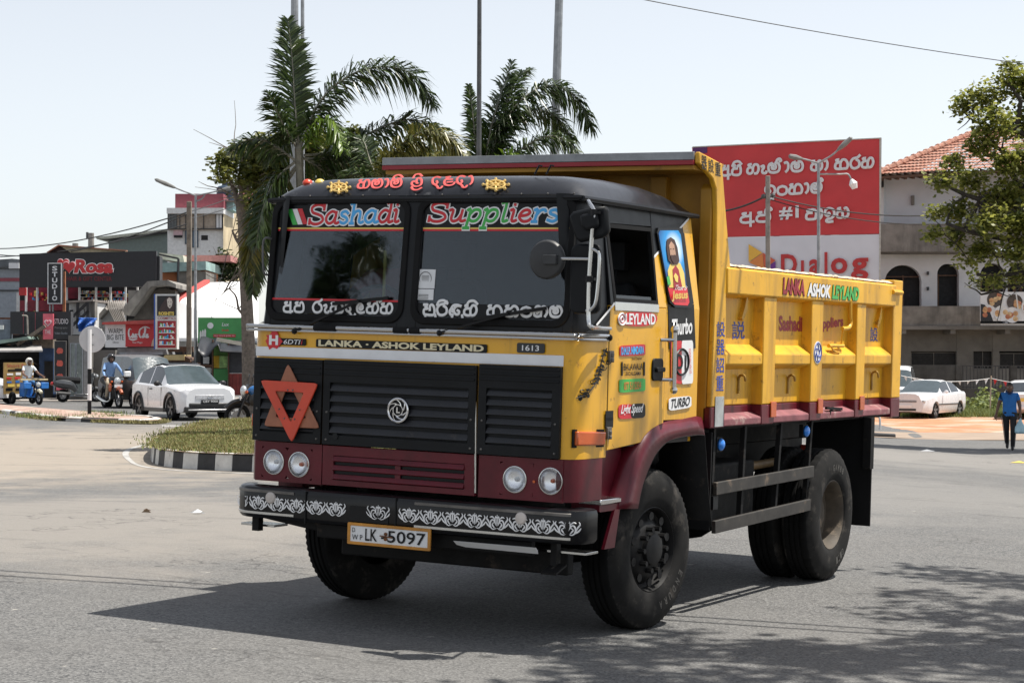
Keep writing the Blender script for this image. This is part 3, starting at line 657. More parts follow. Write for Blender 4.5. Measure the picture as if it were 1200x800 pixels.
# --- modern block with maroon top and tank
g = Loc(228, 132); b = g.thing('modern_block', 'modern block with maroon top floor, glazed bay and stained cream side wall', 'building')
shell(g, 196, 261.5, 257, .3, 12, W_white, b); m = MB(); g.bx(m, 205, 261.5, 227, 243.5, -.0, 10); m.build('top_floor', W_maroon, b); m = MB(); g.bx(m, 195, 261.5, 243.5, 250, -.6, 11); m.build('canopy_band', W_white, b)
m = MB(); g.bx(m, 196, 260.5, 250.2, 269.5, .05, .2); m.build('recess_wall', mat('beige wall', (.36, .30, .245), .8, var=.15), b)
window(g, b, 196.5, 207, 250.5, 267.5, .02, WIN, mull=(200, 203.5)); window(g, b, 252.5, 260.5, 250.5, 267.5, .02, P_white, mull=(256.5,), fw=.7)
for u in (210, 217, 227, 238): m = MB(); g.bx(m, u, u + .7, 250.5, 267.5, -.05, .1); m.build('mullion', FRAMEK, b)
m = MB(); g.bx(m, 196, 261, 267.5, 268.5, -.1, .2); m.build('sill', FRAMEK, b); m = MB(); g.bx(m, 203, 213.5, 268, 277, .1, .2); m.build('pink_panel', mat('pale pink panel', (.52, .36, .38), .7), b)
window(g, b, 203.5, 213.5, 275.5, 278.5, .1, DARK); window(g, b, 235, 244, 275, 282, .3, DARK, P_white); window(g, b, 216.5, 222, 268.5, 286, .25, mat('blue glass', (.07, .11, .16), .2), FRAMEK); window(g, b, 225, 232, 268.5, 290, .25, mat('blue grey glass', (.07, .11, .16), .2), FRAMEK)
m = MB(); q = [g.V(261.5, 233, 0), g.V(303, 231, 16)]; z0 = -.3
m.add([Vector((q[0].x, q[0].y, z0)), Vector((q[1].x, q[1].y, z0)), q[1] + Vector((0, 0, 0)), q[0]] + [Vector((q[0].x - 1, q[0].y + 10, z0)), Vector((q[1].x - 3, q[1].y + 6, z0)), q[1] + Vector((-3, 6, 0)), q[0] + Vector((-1, 10, 0))], [(0, 1, 2, 3), (4, 7, 6, 5), (0, 4, 5, 1), (1, 5, 6, 2), (2, 6, 7, 3), (3, 7, 4, 0)]); m.build('side_wall', W_cream, b)
m = MB(); m.bar(g.V(261.5, 240, -.15), g.V(274, 239, 4.6), .06, .8); m.bar(g.V(274, 236, 4.5), g.V(303, 230, 15.8), .06, 1.0); m.build('maroon_band', W_maroon, b)
m = MB(); g.bx(m, 258.5, 273, 235.5, 246, 1, 3); m.build('tank_room', mat('turquoise plaster', (.30, .47, .48), .7, var=.15), b)
tk_ = MB(); c = g.V(266, 235.5, 2.5); zt_ = g.Z(219, 2.5); tk_.lathe([(.0001, zt_ + .30), (.35, zt_ + .27), (.36, zt_ + .1), (.62, zt_ + .02), (.72, zt_ - .1), (.72, c.z), (.0001, c.z)], (c.x, 2.5, 0), (0, 0, 1), 18); tk_.build('water_tank', mat('dark blue tank', (.02, .04, .07), .5, var=.2), b)
m = MB(); g.bx(m, 253, 275, 234.6, 236, .4, 3.6); m.build('slab', W_dirty, b)
g = Loc(150, 155); b = g.thing('warehouse', 'long grey green warehouse with a shallow sloping roof', 'building')
m = MB(); g.poly(m, [(127, 277), (197, 269), (197, 330), (127, 330)], 0, 14); m.build('wall', W_greengrey, b); m = MB(); g.poly(m, [(111.5, 278), (196, 268), (196, 270.5), (127, 279.5), (113, 280)], -.8, 16); m.build('roof', mat('mossy white roof', (.44, .45, .38), .7, var=.2), b)
m = MB(); g.poly(m, [(113, 280.2), (127, 279.7), (196, 270.7), (196, 273), (128, 281.5)], -.5, .4); m.build('gutter', FRAMEK, b)
for u, v in ((172, 370), ): pass
# --- snack shop and its signs
g = Loc(155, 84); b = g.thing('snack_shop', 'dark snack shop with low awning behind the grey van', 'shop')
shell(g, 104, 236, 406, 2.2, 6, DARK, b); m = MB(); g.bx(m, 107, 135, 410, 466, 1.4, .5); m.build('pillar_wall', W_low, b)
m = MB(); g.poly(m, [(138, 408), (194, 407), (196, 415), (136, 416)], -.8, 2); m.build('awning', mat('grey awning', (.20, .20, .205), .7, var=.2), b); m = MB(); g.bx(m, 140, 190, 412.5, 415.5, -.86, .05); m.build('awning_edge', W_grey, b)
m = MB(); g.bx(m, 186, 226, 406, 412, -.4, 1); m.build('timber_lintel', TIMBER, b); m = MB(); g.bx(m, 205, 236, 425, 434, .2, .4); m.build('stall_counter', TIMBER, b)
for u in (195, 214): m = MB(); g.bx(m, u, u + 1.3, 406, 466, .3, .2); m.build('timber_post', TIMBER, b)
g = Loc(152, 82.5); root = g.thing('snack_sign', 'wide shop sign, white half with black words and red half with a flowing white script', 'sign')
m = MB(); g.bx(m, 123.3, 147, 380, 407, 0, .4); m.build('white_panel', P_white, root); m = MB(); g.bx(m, 147, 181.5, 379.5, 406, 0, .4); m.build('red_panel', P_red, root)
m = MB(); g.poly(m, [(119.5, 377.5), (182, 374.5), (182, 379.2), (119.5, 380.2)], -.5, 1); m.build('red_eave', R_red, root)
text('WARM', g.quad(127, 390.6, 143.5, 384.7, 0), vinyl_k, root, off=.01); text('BIG BITE', g.quad(125.2, 398.2, 145.2, 392, 0), vinyl_k, root, off=.01); text('Olives', g.quad(132, 402, 139, 399.8, 0), vinyl_k, root, off=.01)
SCR = [[(.13,.78),(.06,.85),(.01,.6),(.03,.3),(.09,.2),(.15,.35)], [(.17,.4),(.16,.22),(.19,.2),(.215,.35),(.2,.48),(.175,.45)], [(.26,.45),(.235,.35),(.25,.2),(.275,.24)], [(.335,.45),(.31,.45),(.30,.25),(.32,.2),(.345,.35),(.35,.48),(.35,.22),(.375,.2),(.42,.28)],
       [(.41,.44),(.45,.42)], [(.62,.78),(.55,.85),(.49,.6),(.51,.3),(.57,.2),(.63,.35)], [(.66,.4),(.645,.22),(.67,.2),(.695,.35),(.68,.48),(.655,.45)], [(.72,.25),(.76,.6),(.77,.82),(.745,.85),(.735,.5),(.745,.22),(.78,.25)], [(.845,.45),(.82,.45),(.81,.25),(.83,.2),(.855,.35),(.86,.48),(.86,.22),(.885,.2),(.92,.3)], [(.02,.12),(.2,.02),(.4,.1)], [(.55,.86),(.75,.98),(.97,.88)]]
ribbons([[(p.x, p.y) for p in crom([(a, c, 0) for a, c in L], 4)] for L in SCR], g.quad(150.5, 398.5, 176.5, 382.5, 0), (.025, .07), .012, P_white, root, 'script_lettering', off=.01)
text('Real Magic', g.quad(155.5, 402.8, 167, 400, 0), P_white, root, off=.01); m = MB(); g.poly(m, [(177, 405.5), (178.5, 399), (181, 395), (181.3, 405.5)], -.03, .02); m.build('printed_shape', mat('beige print', (.55, .38, .28), .5), root)
g = Loc(194, 81.5); root = g.thing('cosmetics_lightbox', 'upright cosmetics sign with a dark haired face above shelves of bottles', 'sign'); 
m = MB(); g.bx(m, 182, 207.5, 344.5, 409, 0, .5); m.build('box', W_white, root); m = MB(); g.bx(m, 180.3, 182, 344.5, 409, .0, .6); m.build('blue_side', mat('blue sign side', (.04, .10, .38), .5), root)
m = MB(); g.bx(m, 184, 206, 346.5, 370, -.02, .02); m.build('dark_panel', P_black, root); m = MB(); g.bx(m, 184.5, 206, 375.8, 407.5, -.02, .02); m.build('red_panel', vinyl_dr, root)
m = MB(); g.poly(m, [(186, 363), (189, 357), (194, 350), (197, 347.5), (201, 347.5), (204, 352), (204.5, 362), (203, 366), (187, 366)], -.035, .012); m.build('printed_hair', mat('printed dark hair', (.05, .03, .03), .5), root)
m = MB(); g.poly(m, [(195.5, 351), (198, 348.5), (201, 350), (202, 354), (201, 359), (198.7, 361.5), (196.5, 359)], -.05, .012); fc = m.build('printed_face', mat('pale printed face', (.62, .55, .50), .5), root)
m = MB(); g.bx(m, 196.5, 197.8, 353.6, 354.2, -.056, .004); g.bx(m, 199.6, 201, 353.6, 354.2, -.056, .004); g.bx(m, 198, 199.8, 358, 358.7, -.056, .004); m.build('printed_feature', P_black, fc)
text('ROSHITS', g.quad(186, 369.4, 204, 365.2, -.02), vinyl_y, root, bold=.05, off=.02); text('COSMETICS', g.quad(184.8, 374.4, 206, 371.2, -.0), vinyl_dr, root, bold=.01, off=.01)
rnd = random.Random(17)
for v in (382.5, 389.5, 396.5, 403.5):
    m = MB(); g.bx(m, 186, 204.5, v, v + .8, -.05, .03); sh = m.build('printed_shelf', P_white, root)
    for mi, mm in enumerate((P_white, P_pink, vinyl_g, P_white, vinyl_b)):
        q = MB()
        for k in range(3): u = rnd.uniform(186.5, 202); g.bx(q, u, u + rnd.uniform(.8, 2), v - rnd.uniform(1.5, 4.5), v, -.045 - .002 * mi, .02)
        q.build('printed_bottle', mm, sh)
# --- green banner and roadside kiosk
g = Loc(262, 80); root = g.thing('green_banner', 'wide green soap banner with a printed smiling face', 'banner'); m = MB(); g.bx(m, 232, 296, 372, 402, 0, .12); m.build('panel', P_green, root)
m = MB(); c = g.V(246.5, 381.5, -.02); m.lathe([(.0001, 0), (.125, 0), (.125, .01), (.0001, .01)], (c.x, -.03, c.z), (0, 1, 0), 20); m.build('round_seal', P_white, root)
for k in range(3): m = MB(); u = 234 + k * 2.6; g.poly(m, [(u, 402), (u, 390 - k), (u + .6, 387.5 - k), (u + 1.6, 387.5 - k), (u + 2.2, 390 - k), (u + 2.2, 402)], -.03 - .004 * k, .02); m.build('printed_bottle', W_white, root)
text('Lux', g.quad(260, 382, 268.5, 378, -.0), P_white, root, off=.01, bold=.02, shear=.2); text('fresh', g.quad(260, 388, 268, 385.5, 0), vinyl_r, root, off=.01, bold=.02); m = MB(); g.bx(m, 250, 276, 391.5, 395, -.02, .015); m.build('red_strip', P_red, root); text('new natural green tea', g.quad(251, 394.3, 275, 392.2, -.02), P_white, root, off=.01)
m = MB(); g.poly(m, [(285, 402), (284.5, 393), (284.5, 385), (286, 379), (289, 375.5), (293, 375), (296, 377), (296, 402)], -.02, .015); m.build('printed_scarf', mat('teal print', (.05, .25, .22), .5), root)
m = MB(); g.poly(m, [(284.8, 401), (284, 394), (285, 386), (288, 381), (292, 380), (294.5, 384), (295, 396), (292, 402)], -.035, .012); m.build('printed_face', mat('printed brown face', (.36, .19, .12), .5), root)
g = Loc(268, 78); b = g.thing('roadside_kiosk', 'ramshackle kiosk with tarpaulin roof, yellow and green boards and dark red planks', 'kiosk')
m = MB(); g.bx(m, 235, 266, 402, 466, 2.2, .3); g.bx(m, 296, 300, 402, 466, 0, 2.2); m.build('wall', DARK, b)
m = MB(); g.bx(m, 268.5, 298, 400, 437, .1, .2); m.build('dark_shutter', mat('dark grey shutter', (.035, .037, .045), .6, var=.2), b); m = MB()
for k in range(7): g.bx(m, 268.6 + k * 4.2, 272.5 + k * 4.2, 437.5, 463, .05 + .006 * (k % 2), .1)
m.build('red_planks', mat('dark red planks', (.21, .035, .03), .75, var=.3, scale=2), b)
m = MB(); g.bx(m, 250, 267.5, 400, 417, .3, .2); m.build('green_board', mat('grass green board', (.09, .22, .05), .7, var=.3, scale=2), b); m = MB(); g.bx(m, 249.5, 257, 417, 431, .25, .2); m.build('yellow_board', mat('mustard board', (.55, .36, .03), .7, var=.2), b)
m = MB(); g.bx(m, 257, 266.5, 417, 431, .2, .2); m.build('poster', mat('pale green poster', (.25, .42, .14), .6, var=.4, scale=6), b); m = MB(); g.bx(m, 250, 267, 432, 446, .35, .2); m.build('green_board', P_green, b); m = MB(); g.bx(m, 233, 250, 427, 430, .1, .5); m.build('counter', TIMBER, b)
for u in (249, 267.6): m = MB(); g.bx(m, u - .6, u + .6, 398, 466, .0, .2); m.build('post', TIMBER, b)
rnd = random.Random(44); m = MB(); Q = [g.V(232, 410, -1.2), g.V(304, 414, -1.2), g.V(300, 399, 2.5), g.V(238, 397, 2.5)]
m.grid(lambda a, c: Q[0].lerp(Q[1], a).lerp(Q[3].lerp(Q[2], a), c) + Vector((0, 0, (.28 if a < .3 else .12) * sin(pi * c) * (1 + .3 * sin(a * 20)) - (.25 * sin(a * 14) * (1 - c) if a < .35 else 0))), 36, 10); m.build('tarpaulin_roof', mat('shiny black tarpaulin', (.012, .014, .02), .45, var=.3, scale=3), b, solid=.02)
m = MB(); m.bar(g.V(254, 397.5, -1.25), g.V(303, 406.5, -1.25), .08, .14); m.build('pale_fascia', mat('pale batten', (.5, .46, .38), .7), b)
m = MB(); g.bx(m, 236, 247, 431, 437, 1.0, .4); g.bx(m, 238, 245, 418, 426, 2.0, .1); m.build('hanging_goods', W_white, b)
g = Loc(210, 79.5); root = g.thing('parked_taxi_roof', 'small parked three wheeler with yellow and white hood behind the white car', 'three wheeler')
m = MB(); g.poly(m, [(190, 420), (194, 416.5), (214, 416), (222, 420), (224, 426), (224, 462), (190, 462)], 0, 1.6); m.build('body', TIMBER, root); m = MB(); g.poly(m, [(189.5, 422), (193, 416), (216, 415.5), (216, 422)], -.08, 1.7); m.build('hood', mat('cream and yellow hood', (.55, .42, .2), .7, var=.3, scale=3), root)
m = MB(); g.bx(m, 193, 221, 424, 438, -.04, .05); m.build('windscreen', WIN, root)
for u in (194, 219): m = MB(); c = g.V(u, 460); m.lathe([(.0001, -.08), (.22, -.08), (.25, 0), (.22, .08), (.0001, .08)], (c.x, 0, .25), (1, 0, 0), 14); m.build('wheel', rubber, root)

# ---------------------------------------------------------------- right side
g = Loc(926, 92); root = g.thing('billboard', 'huge red and white roadside billboard with white lettering above the truck body', 'billboard', turn=0)
TILT = lambda u: (1033 - u) * .0165                                   # the left end stands a little farther off
class Tl(Loc):
    def X(s, u, dy=0): return Loc.X(s, u, dy + TILT(u))
    def Z(s, v, dy=0): return Loc.Z(s, v, dy)
    def V(s, u, v, dy=0): t = TILT(u); return Vector((Loc.X(s, u, dy + t), dy + t, Loc.Z(s, v, dy + t)))
gt_ = Tl(926, 92)
def bpoly(mb, pts, off, th, m=0):
    f = [gt_.V(u, v, off) for u, v in pts]; k = [p + Vector((0, th, 0)) for p in f]; n = len(f)
    mb.add(f + k, [tuple(range(n)), tuple(range(n, 2 * n))[::-1]] + [(i, (i + 1) % n, n + (i + 1) % n, n + i) for i in range(n)], m)
BR = mat('red billboard print', (.58, .042, .046), .55, var=.08, scale=.7); BWh = mat('white billboard print', (.66, .65, .70), .55, var=.05, scale=.7)
m = MB(); bpoly(m, [(812, 172.5), (1033, 162), (1031, 273.8), (812, 278.4)], 0, .3); m.build('red_panel', BR, root)
m = MB(); bpoly(m, [(812, 279), (1031, 274.4), (1030.5, 348), (812, 348)], 0, .3); m.build('white_panel', BWh, root)
m = MB(); bpoly(m, [(812, 171.5), (1033.4, 161), (1033.4, 162.2), (812, 172.7)], -.05, .5); bpoly(m, [(1031.2, 162), (1033.6, 162), (1031.6, 348), (1030.4, 348)], -.04, .5); m.build('frame', mat('pale frame', (.5, .47, .42), .6), root)
m = MB(); bpoly(m, [(812, 173), (829, 172.2), (829, 179), (812, 181)], -.03, .02); m.build('purple_corner', mat('purple print', (.10, .02, .12), .5), root)
m = MB()
for u in (850, 910, 970, 1020): p = gt_.V(u, 348, .6); m.bar((p.x, p.y, -.3), (p.x, p.y, p.z + 6), .25, .25)
m.parts('support', mat('dark angle steel', (.09, .09, .09), .6), root)
def bq(u0, v0, u1, v1, h, slope=None): a, b_ = gt_.V(u0, v0, 0), gt_.V(u1, v1, 0); return [a, b_, gt_.V(u0, v0 - h, 0)]
wq_ = .125
for wd, u0, v0, u1, v1 in (('a pa i', 846, 209.5, 870, 208.5), ('ha ae ma ee aa ma', 876, 207.5, 943, 204), ('ya aa', 951, 203.5, 972, 202.5), ('ka ra na', 979, 202, 1025.5, 199.5), ('la ng ka aa va ee', 897, 233, 967, 228.5), ('a pa ee', 868, 265, 908, 262.5), ('ja aa la ya', 945, 261, 996, 258)):
    sinhala(wd, bq(u0, v0 + 1, u1, v1 + 1, 21), wq_, .02, P_white, root, off=.12)
text('#1', bq(914, 257.8, 937, 256.8, 16), P_white, root, bold=.03, off=.12)
D_r = mat('crimson wordmark', (.50, .03, .03), .5)
text('Dıalog', bq(916, 329, 1019.5, 325.5, 35.5), D_r, root, bold=.0, off=.03) if False else None
for chh, u0, u1, v0, h in (('D', 916, 935, 322, 24), ('ı', 939.5, 943, 321.7, 16.5), ('a', 949, 962, 321.5, 17.5), ('l', 967, 970.5, 321, 25.5), ('o', 974.5, 994, 321, 18.5), ('g', 998, 1018.5, 328.5, 26)):
    text(chh, bq(u0, v0, u1, v0 - (u1 - u0) * .02, h), D_r, root, bold=.03, off=.12)
for pts, cm in (([(877.5, 286), (893.5, 296), (877.5, 307)], (.80, .45, .06)), ([(877.8, 307.5), (893.8, 296.5), (895.5, 315)], (.72, .24, .06)), ([(894, 296), (909, 305), (896, 315)], (.62, .11, .05)), ([(895, 316), (909, 306), (909, 330), (895, 320)], (.16, .03, .25)), ([(886, 314), (894.5, 318), (896, 336)], (.3, .05, .3))):
    m = MB(); bpoly(m, pts, -.16, .04); m.build('logo_triangle', mat('logo colour', cm, .5, var=.04), root)
# --- old house on the right
g = Loc(1115, 102); b = g.thing('old_house', 'weathered two storey house with tiled roof, arched openings and balconies', 'building')
shell(g, 1028, 1290, 384, 1.6, 12, W_facade, b, 'wall', vb=300)
# arched openings: the upper storey is built as piers and a band so that the arches are real recesses
m = MB(); g.bx(m, 1028, 1290, 200, 262, .8, 12, 0); m.build('upper_wall', mat('blue grey plaster', (.60, .63, .67), .9, var=.1, scale=.4, streak=((.26, .26, .26), .36, .6)), b)
def arch_wall(u0, u1, v0, v1, dy, th, arches, mm, name):
    mb = MB(); top = g.Z(v0, dy); bot = g.Z(v1, dy); cur = u0
    for (a, c, vt) in arches:
        g.bx(mb, cur, a, v0, v1, dy, th); xa, xb = g.X(a, dy), g.X(c, dy); r = (xb - xa) / 2; zt_ = g.Z(vt, dy); ry = min(r, r * .92); n = 14
        arc = [((xa + xb) / 2 - r * cos(pi * t / n), zt_ - ry + ry * sin(pi * t / n)) for t in range(n + 1)]
        for (x0, z0), (x1, z1) in zip(arc, arc[1:]): mb.prism([(x0, z0), (x1, z1), (x1, top), (x0, top)], XZb, dy, dy + th)
        cur = c
    g.bx(mb, cur, u1, v0, v1, dy, th); return mb.build(name, mm, b)
XZb = lambda a, c, d: Vector((a, d, c))
AR = [(1037, 1080, 310.5), (1098.5, 1124, 309), (1149, 1178, 308.5), (1181, 1212, 307.5), (1225, 1255, 308)]
arch_wall(1028, 1290, 296.5, 386, .8, .5, AR, W_facade, 'arcade_wall')
for a, c, vt in AR:
    d = MB(); g.bx(d, a - 1, c + 1, vt - 1, 386, 1.45, .1); dd = d.build('doorway', DARK, b); f = MB(); z = (a + c) / 2
    for u in ((a + 1, z, c - 1) if c - a > 28 else (a + 1, c - 1)): g.bx(f, u - .8, u + .8, vt + 12, 358, 1.2, .12)
    g.bx(f, a, c, vt + 13, vt + 14.5, 1.15, .12); f.build('door_frame', TIMBER, dd)
    for u in (a + 6, a + 13): 
        if c - a > 28: q = MB(); g.bx(q, u, u + 4, vt + 18, 357, 1.28, .06); q.build('door_panel', TIMBER, dd)
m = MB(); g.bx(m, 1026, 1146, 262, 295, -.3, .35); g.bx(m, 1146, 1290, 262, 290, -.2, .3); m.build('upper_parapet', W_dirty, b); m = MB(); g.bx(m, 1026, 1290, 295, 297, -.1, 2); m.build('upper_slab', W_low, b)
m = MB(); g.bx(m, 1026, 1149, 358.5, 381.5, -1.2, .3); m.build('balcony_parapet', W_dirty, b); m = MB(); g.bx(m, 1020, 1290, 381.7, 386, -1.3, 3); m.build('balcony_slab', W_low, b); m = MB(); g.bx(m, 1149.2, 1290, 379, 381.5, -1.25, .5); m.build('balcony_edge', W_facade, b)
m = MB()
for u in (1058, 1116, 1180): g.bx(m, u - 2, u + 4, 386, 391, -1.2, 2.6)
m.parts('bracket', W_low, b)
m = MB(); g.bx(m, 1021, 1289, 385, 470, 1.5, .2); m.build('dark_room', DARK, b)
arch_wall_l = MB(); 
for a, c in ((1020, 1067.5), (1121, 1140), (1163, 1171), (1205, 1290)): g.bx(arch_wall_l, a, c, 386.2, 470, .6, .5)
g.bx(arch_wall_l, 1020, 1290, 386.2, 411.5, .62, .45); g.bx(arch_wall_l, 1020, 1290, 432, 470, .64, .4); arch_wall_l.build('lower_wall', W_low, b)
for a, c, vt in ((1067.5, 1121, 412.5), (1140, 1163, 410), (1171, 1205, 413.5)): window(g, b, a, c, vt, 432, .9, DARK, W_low, mull=((a + c) / 2,), fw=.9)
for u, v in ((1088, 320), (1088, 338)): m = MB(); g.bx(m, u - 1, u + 1, v - 2, v + 2, .6, .2); m.build('wall_lamp', FRAMEK, b)
m = MB(); g.bx(m, 1069, 1072, 229, 240, .6, .2); m.build('vent', W_dirty, b)
tile = mat('clay roof tiles', (.34, .155, .105), .85, var=.3, scale=3, stain=((.46, .30, .24), .48, 2.5))
rf = MB(); e0, e1, r1, r0 = g.V(1026, 205.5, -1.5), g.V(1300, 190, -1.5), g.V(1300, 150, 6), g.V(1141, 157.5, 6); l0 = g.V(1026, 198, 7)
rows = 13
for k in range(rows):
    a0 = e0.lerp(l0 if False else r0, k / rows); a1 = e0.lerp(r0, (k + 1) / rows); b0 = e1.lerp(r1, k / rows); b1 = e1.lerp(r1, (k + 1) / rows); n = 60 - 2 * k
    rf.grid(lambda s_, t_, a0=a0, a1=a1, b0=b0, b1=b1, n=n: a0.lerp(b0, s_).lerp(a1.lerp(b1, s_), t_) + Vector((0, -.3, .9)) * (.075 * (1 - t_) + .045 * abs(sin(s_ * n * pi))), n * 4, 2, 0, False)
rf.build('roof', tile, b, solid=.03)
m = MB(); m.tube([e0 + Vector((0, 0, .08)), r0 + Vector((0, 0, .1)), r1 + Vector((0, 0, .1))], .16, 8); n = 16
for k in range(n): p = e0.lerp(r0, k / n); m.ball(p + Vector((0, 0, .12)), .19, 8)
m.build('ridge_tiles', tile, b)
m = MB(); m.add([e0, r0, l0 + Vector((3, 9, 0)), e0 + Vector((0, 14, 0))], [(0, 1, 2, 3)]); m.build('roof_side', tile, b, solid=.05)
m = MB(); m.bar(e0 + Vector((0, .1, -.12)), e1 + Vector((0, .1, -.12)), .3, .12)
for k in range(30): p = e0.lerp(e1, k / 30); m.bar(p + Vector((0, .1, -.2)), p + Vector((0, 2.4, .15)), .12, .16)
m.build('eave_timber', TIMBER, b)
m = MB(); g.bx(m, 1027.5, 1036, 201, 219, -.2, 1.2); m.build('dark_corner_post', DARK, b); m = MB(); g.bx(m, 1028, 1036, 219, 262, .2, .6); m.build('corner_pillar', W_facade, b)
m = MB(); g.bx(m, 1148, 1290, 225, 262, .6, .25); m.build('upper_recess', DARK, b)
g = Loc(1180, 100); root = g.thing('food_banner', 'banner printed with plates of pastries hung on the balcony rail behind the tree', 'banner'); m = MB(); g.bx(m, 1149, 1250, 342, 376, -.6, .1); m.build('panel', P_white, root)
rnd = random.Random(77); cr_ = [mat('printed crust', c, .5, var=.3, scale=9) for c in ((.55, .30, .14), (.62, .42, .22), (.45, .16, .08), (.08, .06, .05), (.25, .38, .1))]
kk = 0
for cx_, cy_, n_k in ((1160, 350, 5), (1152, 365, 4), (1183, 353, 5), (1180, 368, 5), (1168, 366, 4), (1200, 358, 5), (1225, 360, 6)):
    pl_ = MB(); c = g.V(cx_ + 6, cy_ + 1, -.6); pl_.lathe([(.0001, 0), (.38, 0), (.40, .006)], (c.x, -.612 - .002 * kk, c.z), (0, -1, 0), 20); pl = pl_.build('printed_plate', cr_[3] if kk % 3 == 0 else P_white, root)
    for j in range(n_k):
        kk += 1; q = MB(); c = g.V(cx_ + rnd.uniform(0, 13), cy_ + rnd.uniform(-5, 6), -.6); q.lathe([(.0001, .012), (.10, .01), (.13, .0)], (c.x, -.632 - .0012 * kk, c.z), (0, -1, 0), 12); q.build('printed_pastry', cr_[rnd.choice((0, 1, 1, 2))], pl)
m = MB()
for u, dx in ((1171.5, -4), (1194, 4)): g.poly(m, [(u, 376), (u + 1.5, 376), (u + 1.5 - dx, 342), (u - dx, 342)], -.66, .01)
m.build('printed_divider', W_white, root); q = MB(); g.poly(q, [(1149.5, 356), (1154, 357), (1160, 365), (1164, 376), (1149.5, 376)], -.64, .01); q.build('printed_dark_corner', P_black, root)
g = Loc(1130, 93); root = g.thing('yard_fence', 'dark stained yard wall with a steel railing in front of the old house', 'fence')
wl = mat('black stained wall', (.06, .06, .059), .9, var=.35, scale=1.2, streak=((.03, .03, .03), .5, 1.5)); m = MB(); g.bx(m, 1015, 1122, 427.5, 475, 0, .25); g.bx(m, 1122, 1300, 455, 475, 0, .25); m.build('wall', wl, root)
for u in (1124, 1188, 1250): m = MB(); g.bx(m, u - 3.5, u + 3.5, 428, 475, -.1, .4); m.build('pillar', wl, root)
m = MB(); g.bx(m, 1127, 1300, 428, 429.2, .05, .08); g.bx(m, 1127, 1300, 453, 454, .05, .08); m.build('rail', FRAMEK, root)
m = MB()
for k in range(40): u = 1128 + k * 4.2; g.bx(m, u, u + 1.0, 428.5, 455, .06, .04)
m.parts('railing_bar', FRAMEK, root)
# ---------------------------------------------------------------- local frames facing the camera: X to the right, Y away, Z up
XZ = lambda a, b, d: Vector((a, d, b))
# ---------------------------------------------------------------- foliage
leaf_r = leafmat('small green leaves', (.07, .095, .015), (.36, .36, .08), .45, .5)
leaf_l = leafmat('yellow green leaves', (.04, .06, .010), (.22, .22, .05))
leaf_d = leafmat('dark leaves', (.012, .03, .008), (.06, .09, .025))
leaf_p = leafmat('palm leaflets', (.012, .028, .008), (.07, .105, .028), .33, .25)
leaf_y = leafmat('yellowing palm leaflets', (.04, .055, .012), (.22, .20, .045), .38, .25)
leaf_g = leafmat('fresh palm leaflets', (.05, .10, .01), (.20, .30, .035), .4, .3)
def leaf(mb, p, s, rnd, m=0, flat=.5):
    d = Vector((rnd.gauss(0, 1), rnd.gauss(0, 1), rnd.gauss(0, flat) - .15)).normalized(); n = Vector((rnd.gauss(0, .5), rnd.gauss(0, .5), 1)); q = d.cross(n)
    if q.length < .1: q = Vector((1, 0, 0))
    q.normalize(); q = q * s * .36; a = p; b = p + d * s
    mb.add([a, p + d * s * .5 + q, b, p + d * s * .5 - q], [(0, 1, 2, 3)], m)
def clump(mb, c, r, n, s, rnd, sq=.8, m=0):
    """twig ends with a tuft of leaves each, scattered through the clump"""
    for k in range(max(2, int(n / 7))):
        while True:
            v = Vector((rnd.uniform(-1, 1), rnd.uniform(-1, 1), rnd.uniform(-1, 1)))
            if v.length < 1: break
        v = v * (.55 + .45 * rnd.random()); p = c + Vector((v.x * r, v.y * r, v.z * r * sq))
        for j in range(rnd.randint(4, 10)): leaf(mb, p + Vector((rnd.gauss(0, s * .8), rnd.gauss(0, s * .8), rnd.gauss(0, s * .6))), s * rnd.uniform(.6, 1.25), rnd, m)
def limb(mb, a, b, r0, r1, rnd, wob=.08, n=6):
    L = (b - a).length; pts = [a.lerp(b, t / n) + (Vector((rnd.gauss(0, 1), rnd.gauss(0, 1), rnd.gauss(0, .7))) * wob * L * (0 if t in (0, n) else 1) * .5) for t in range(n + 1)]
    mb.tube(crom(pts, 2), [r0 + (r1 - r0) * i / (2 * n) for i in range(2 * n + 1)], 7); return pts
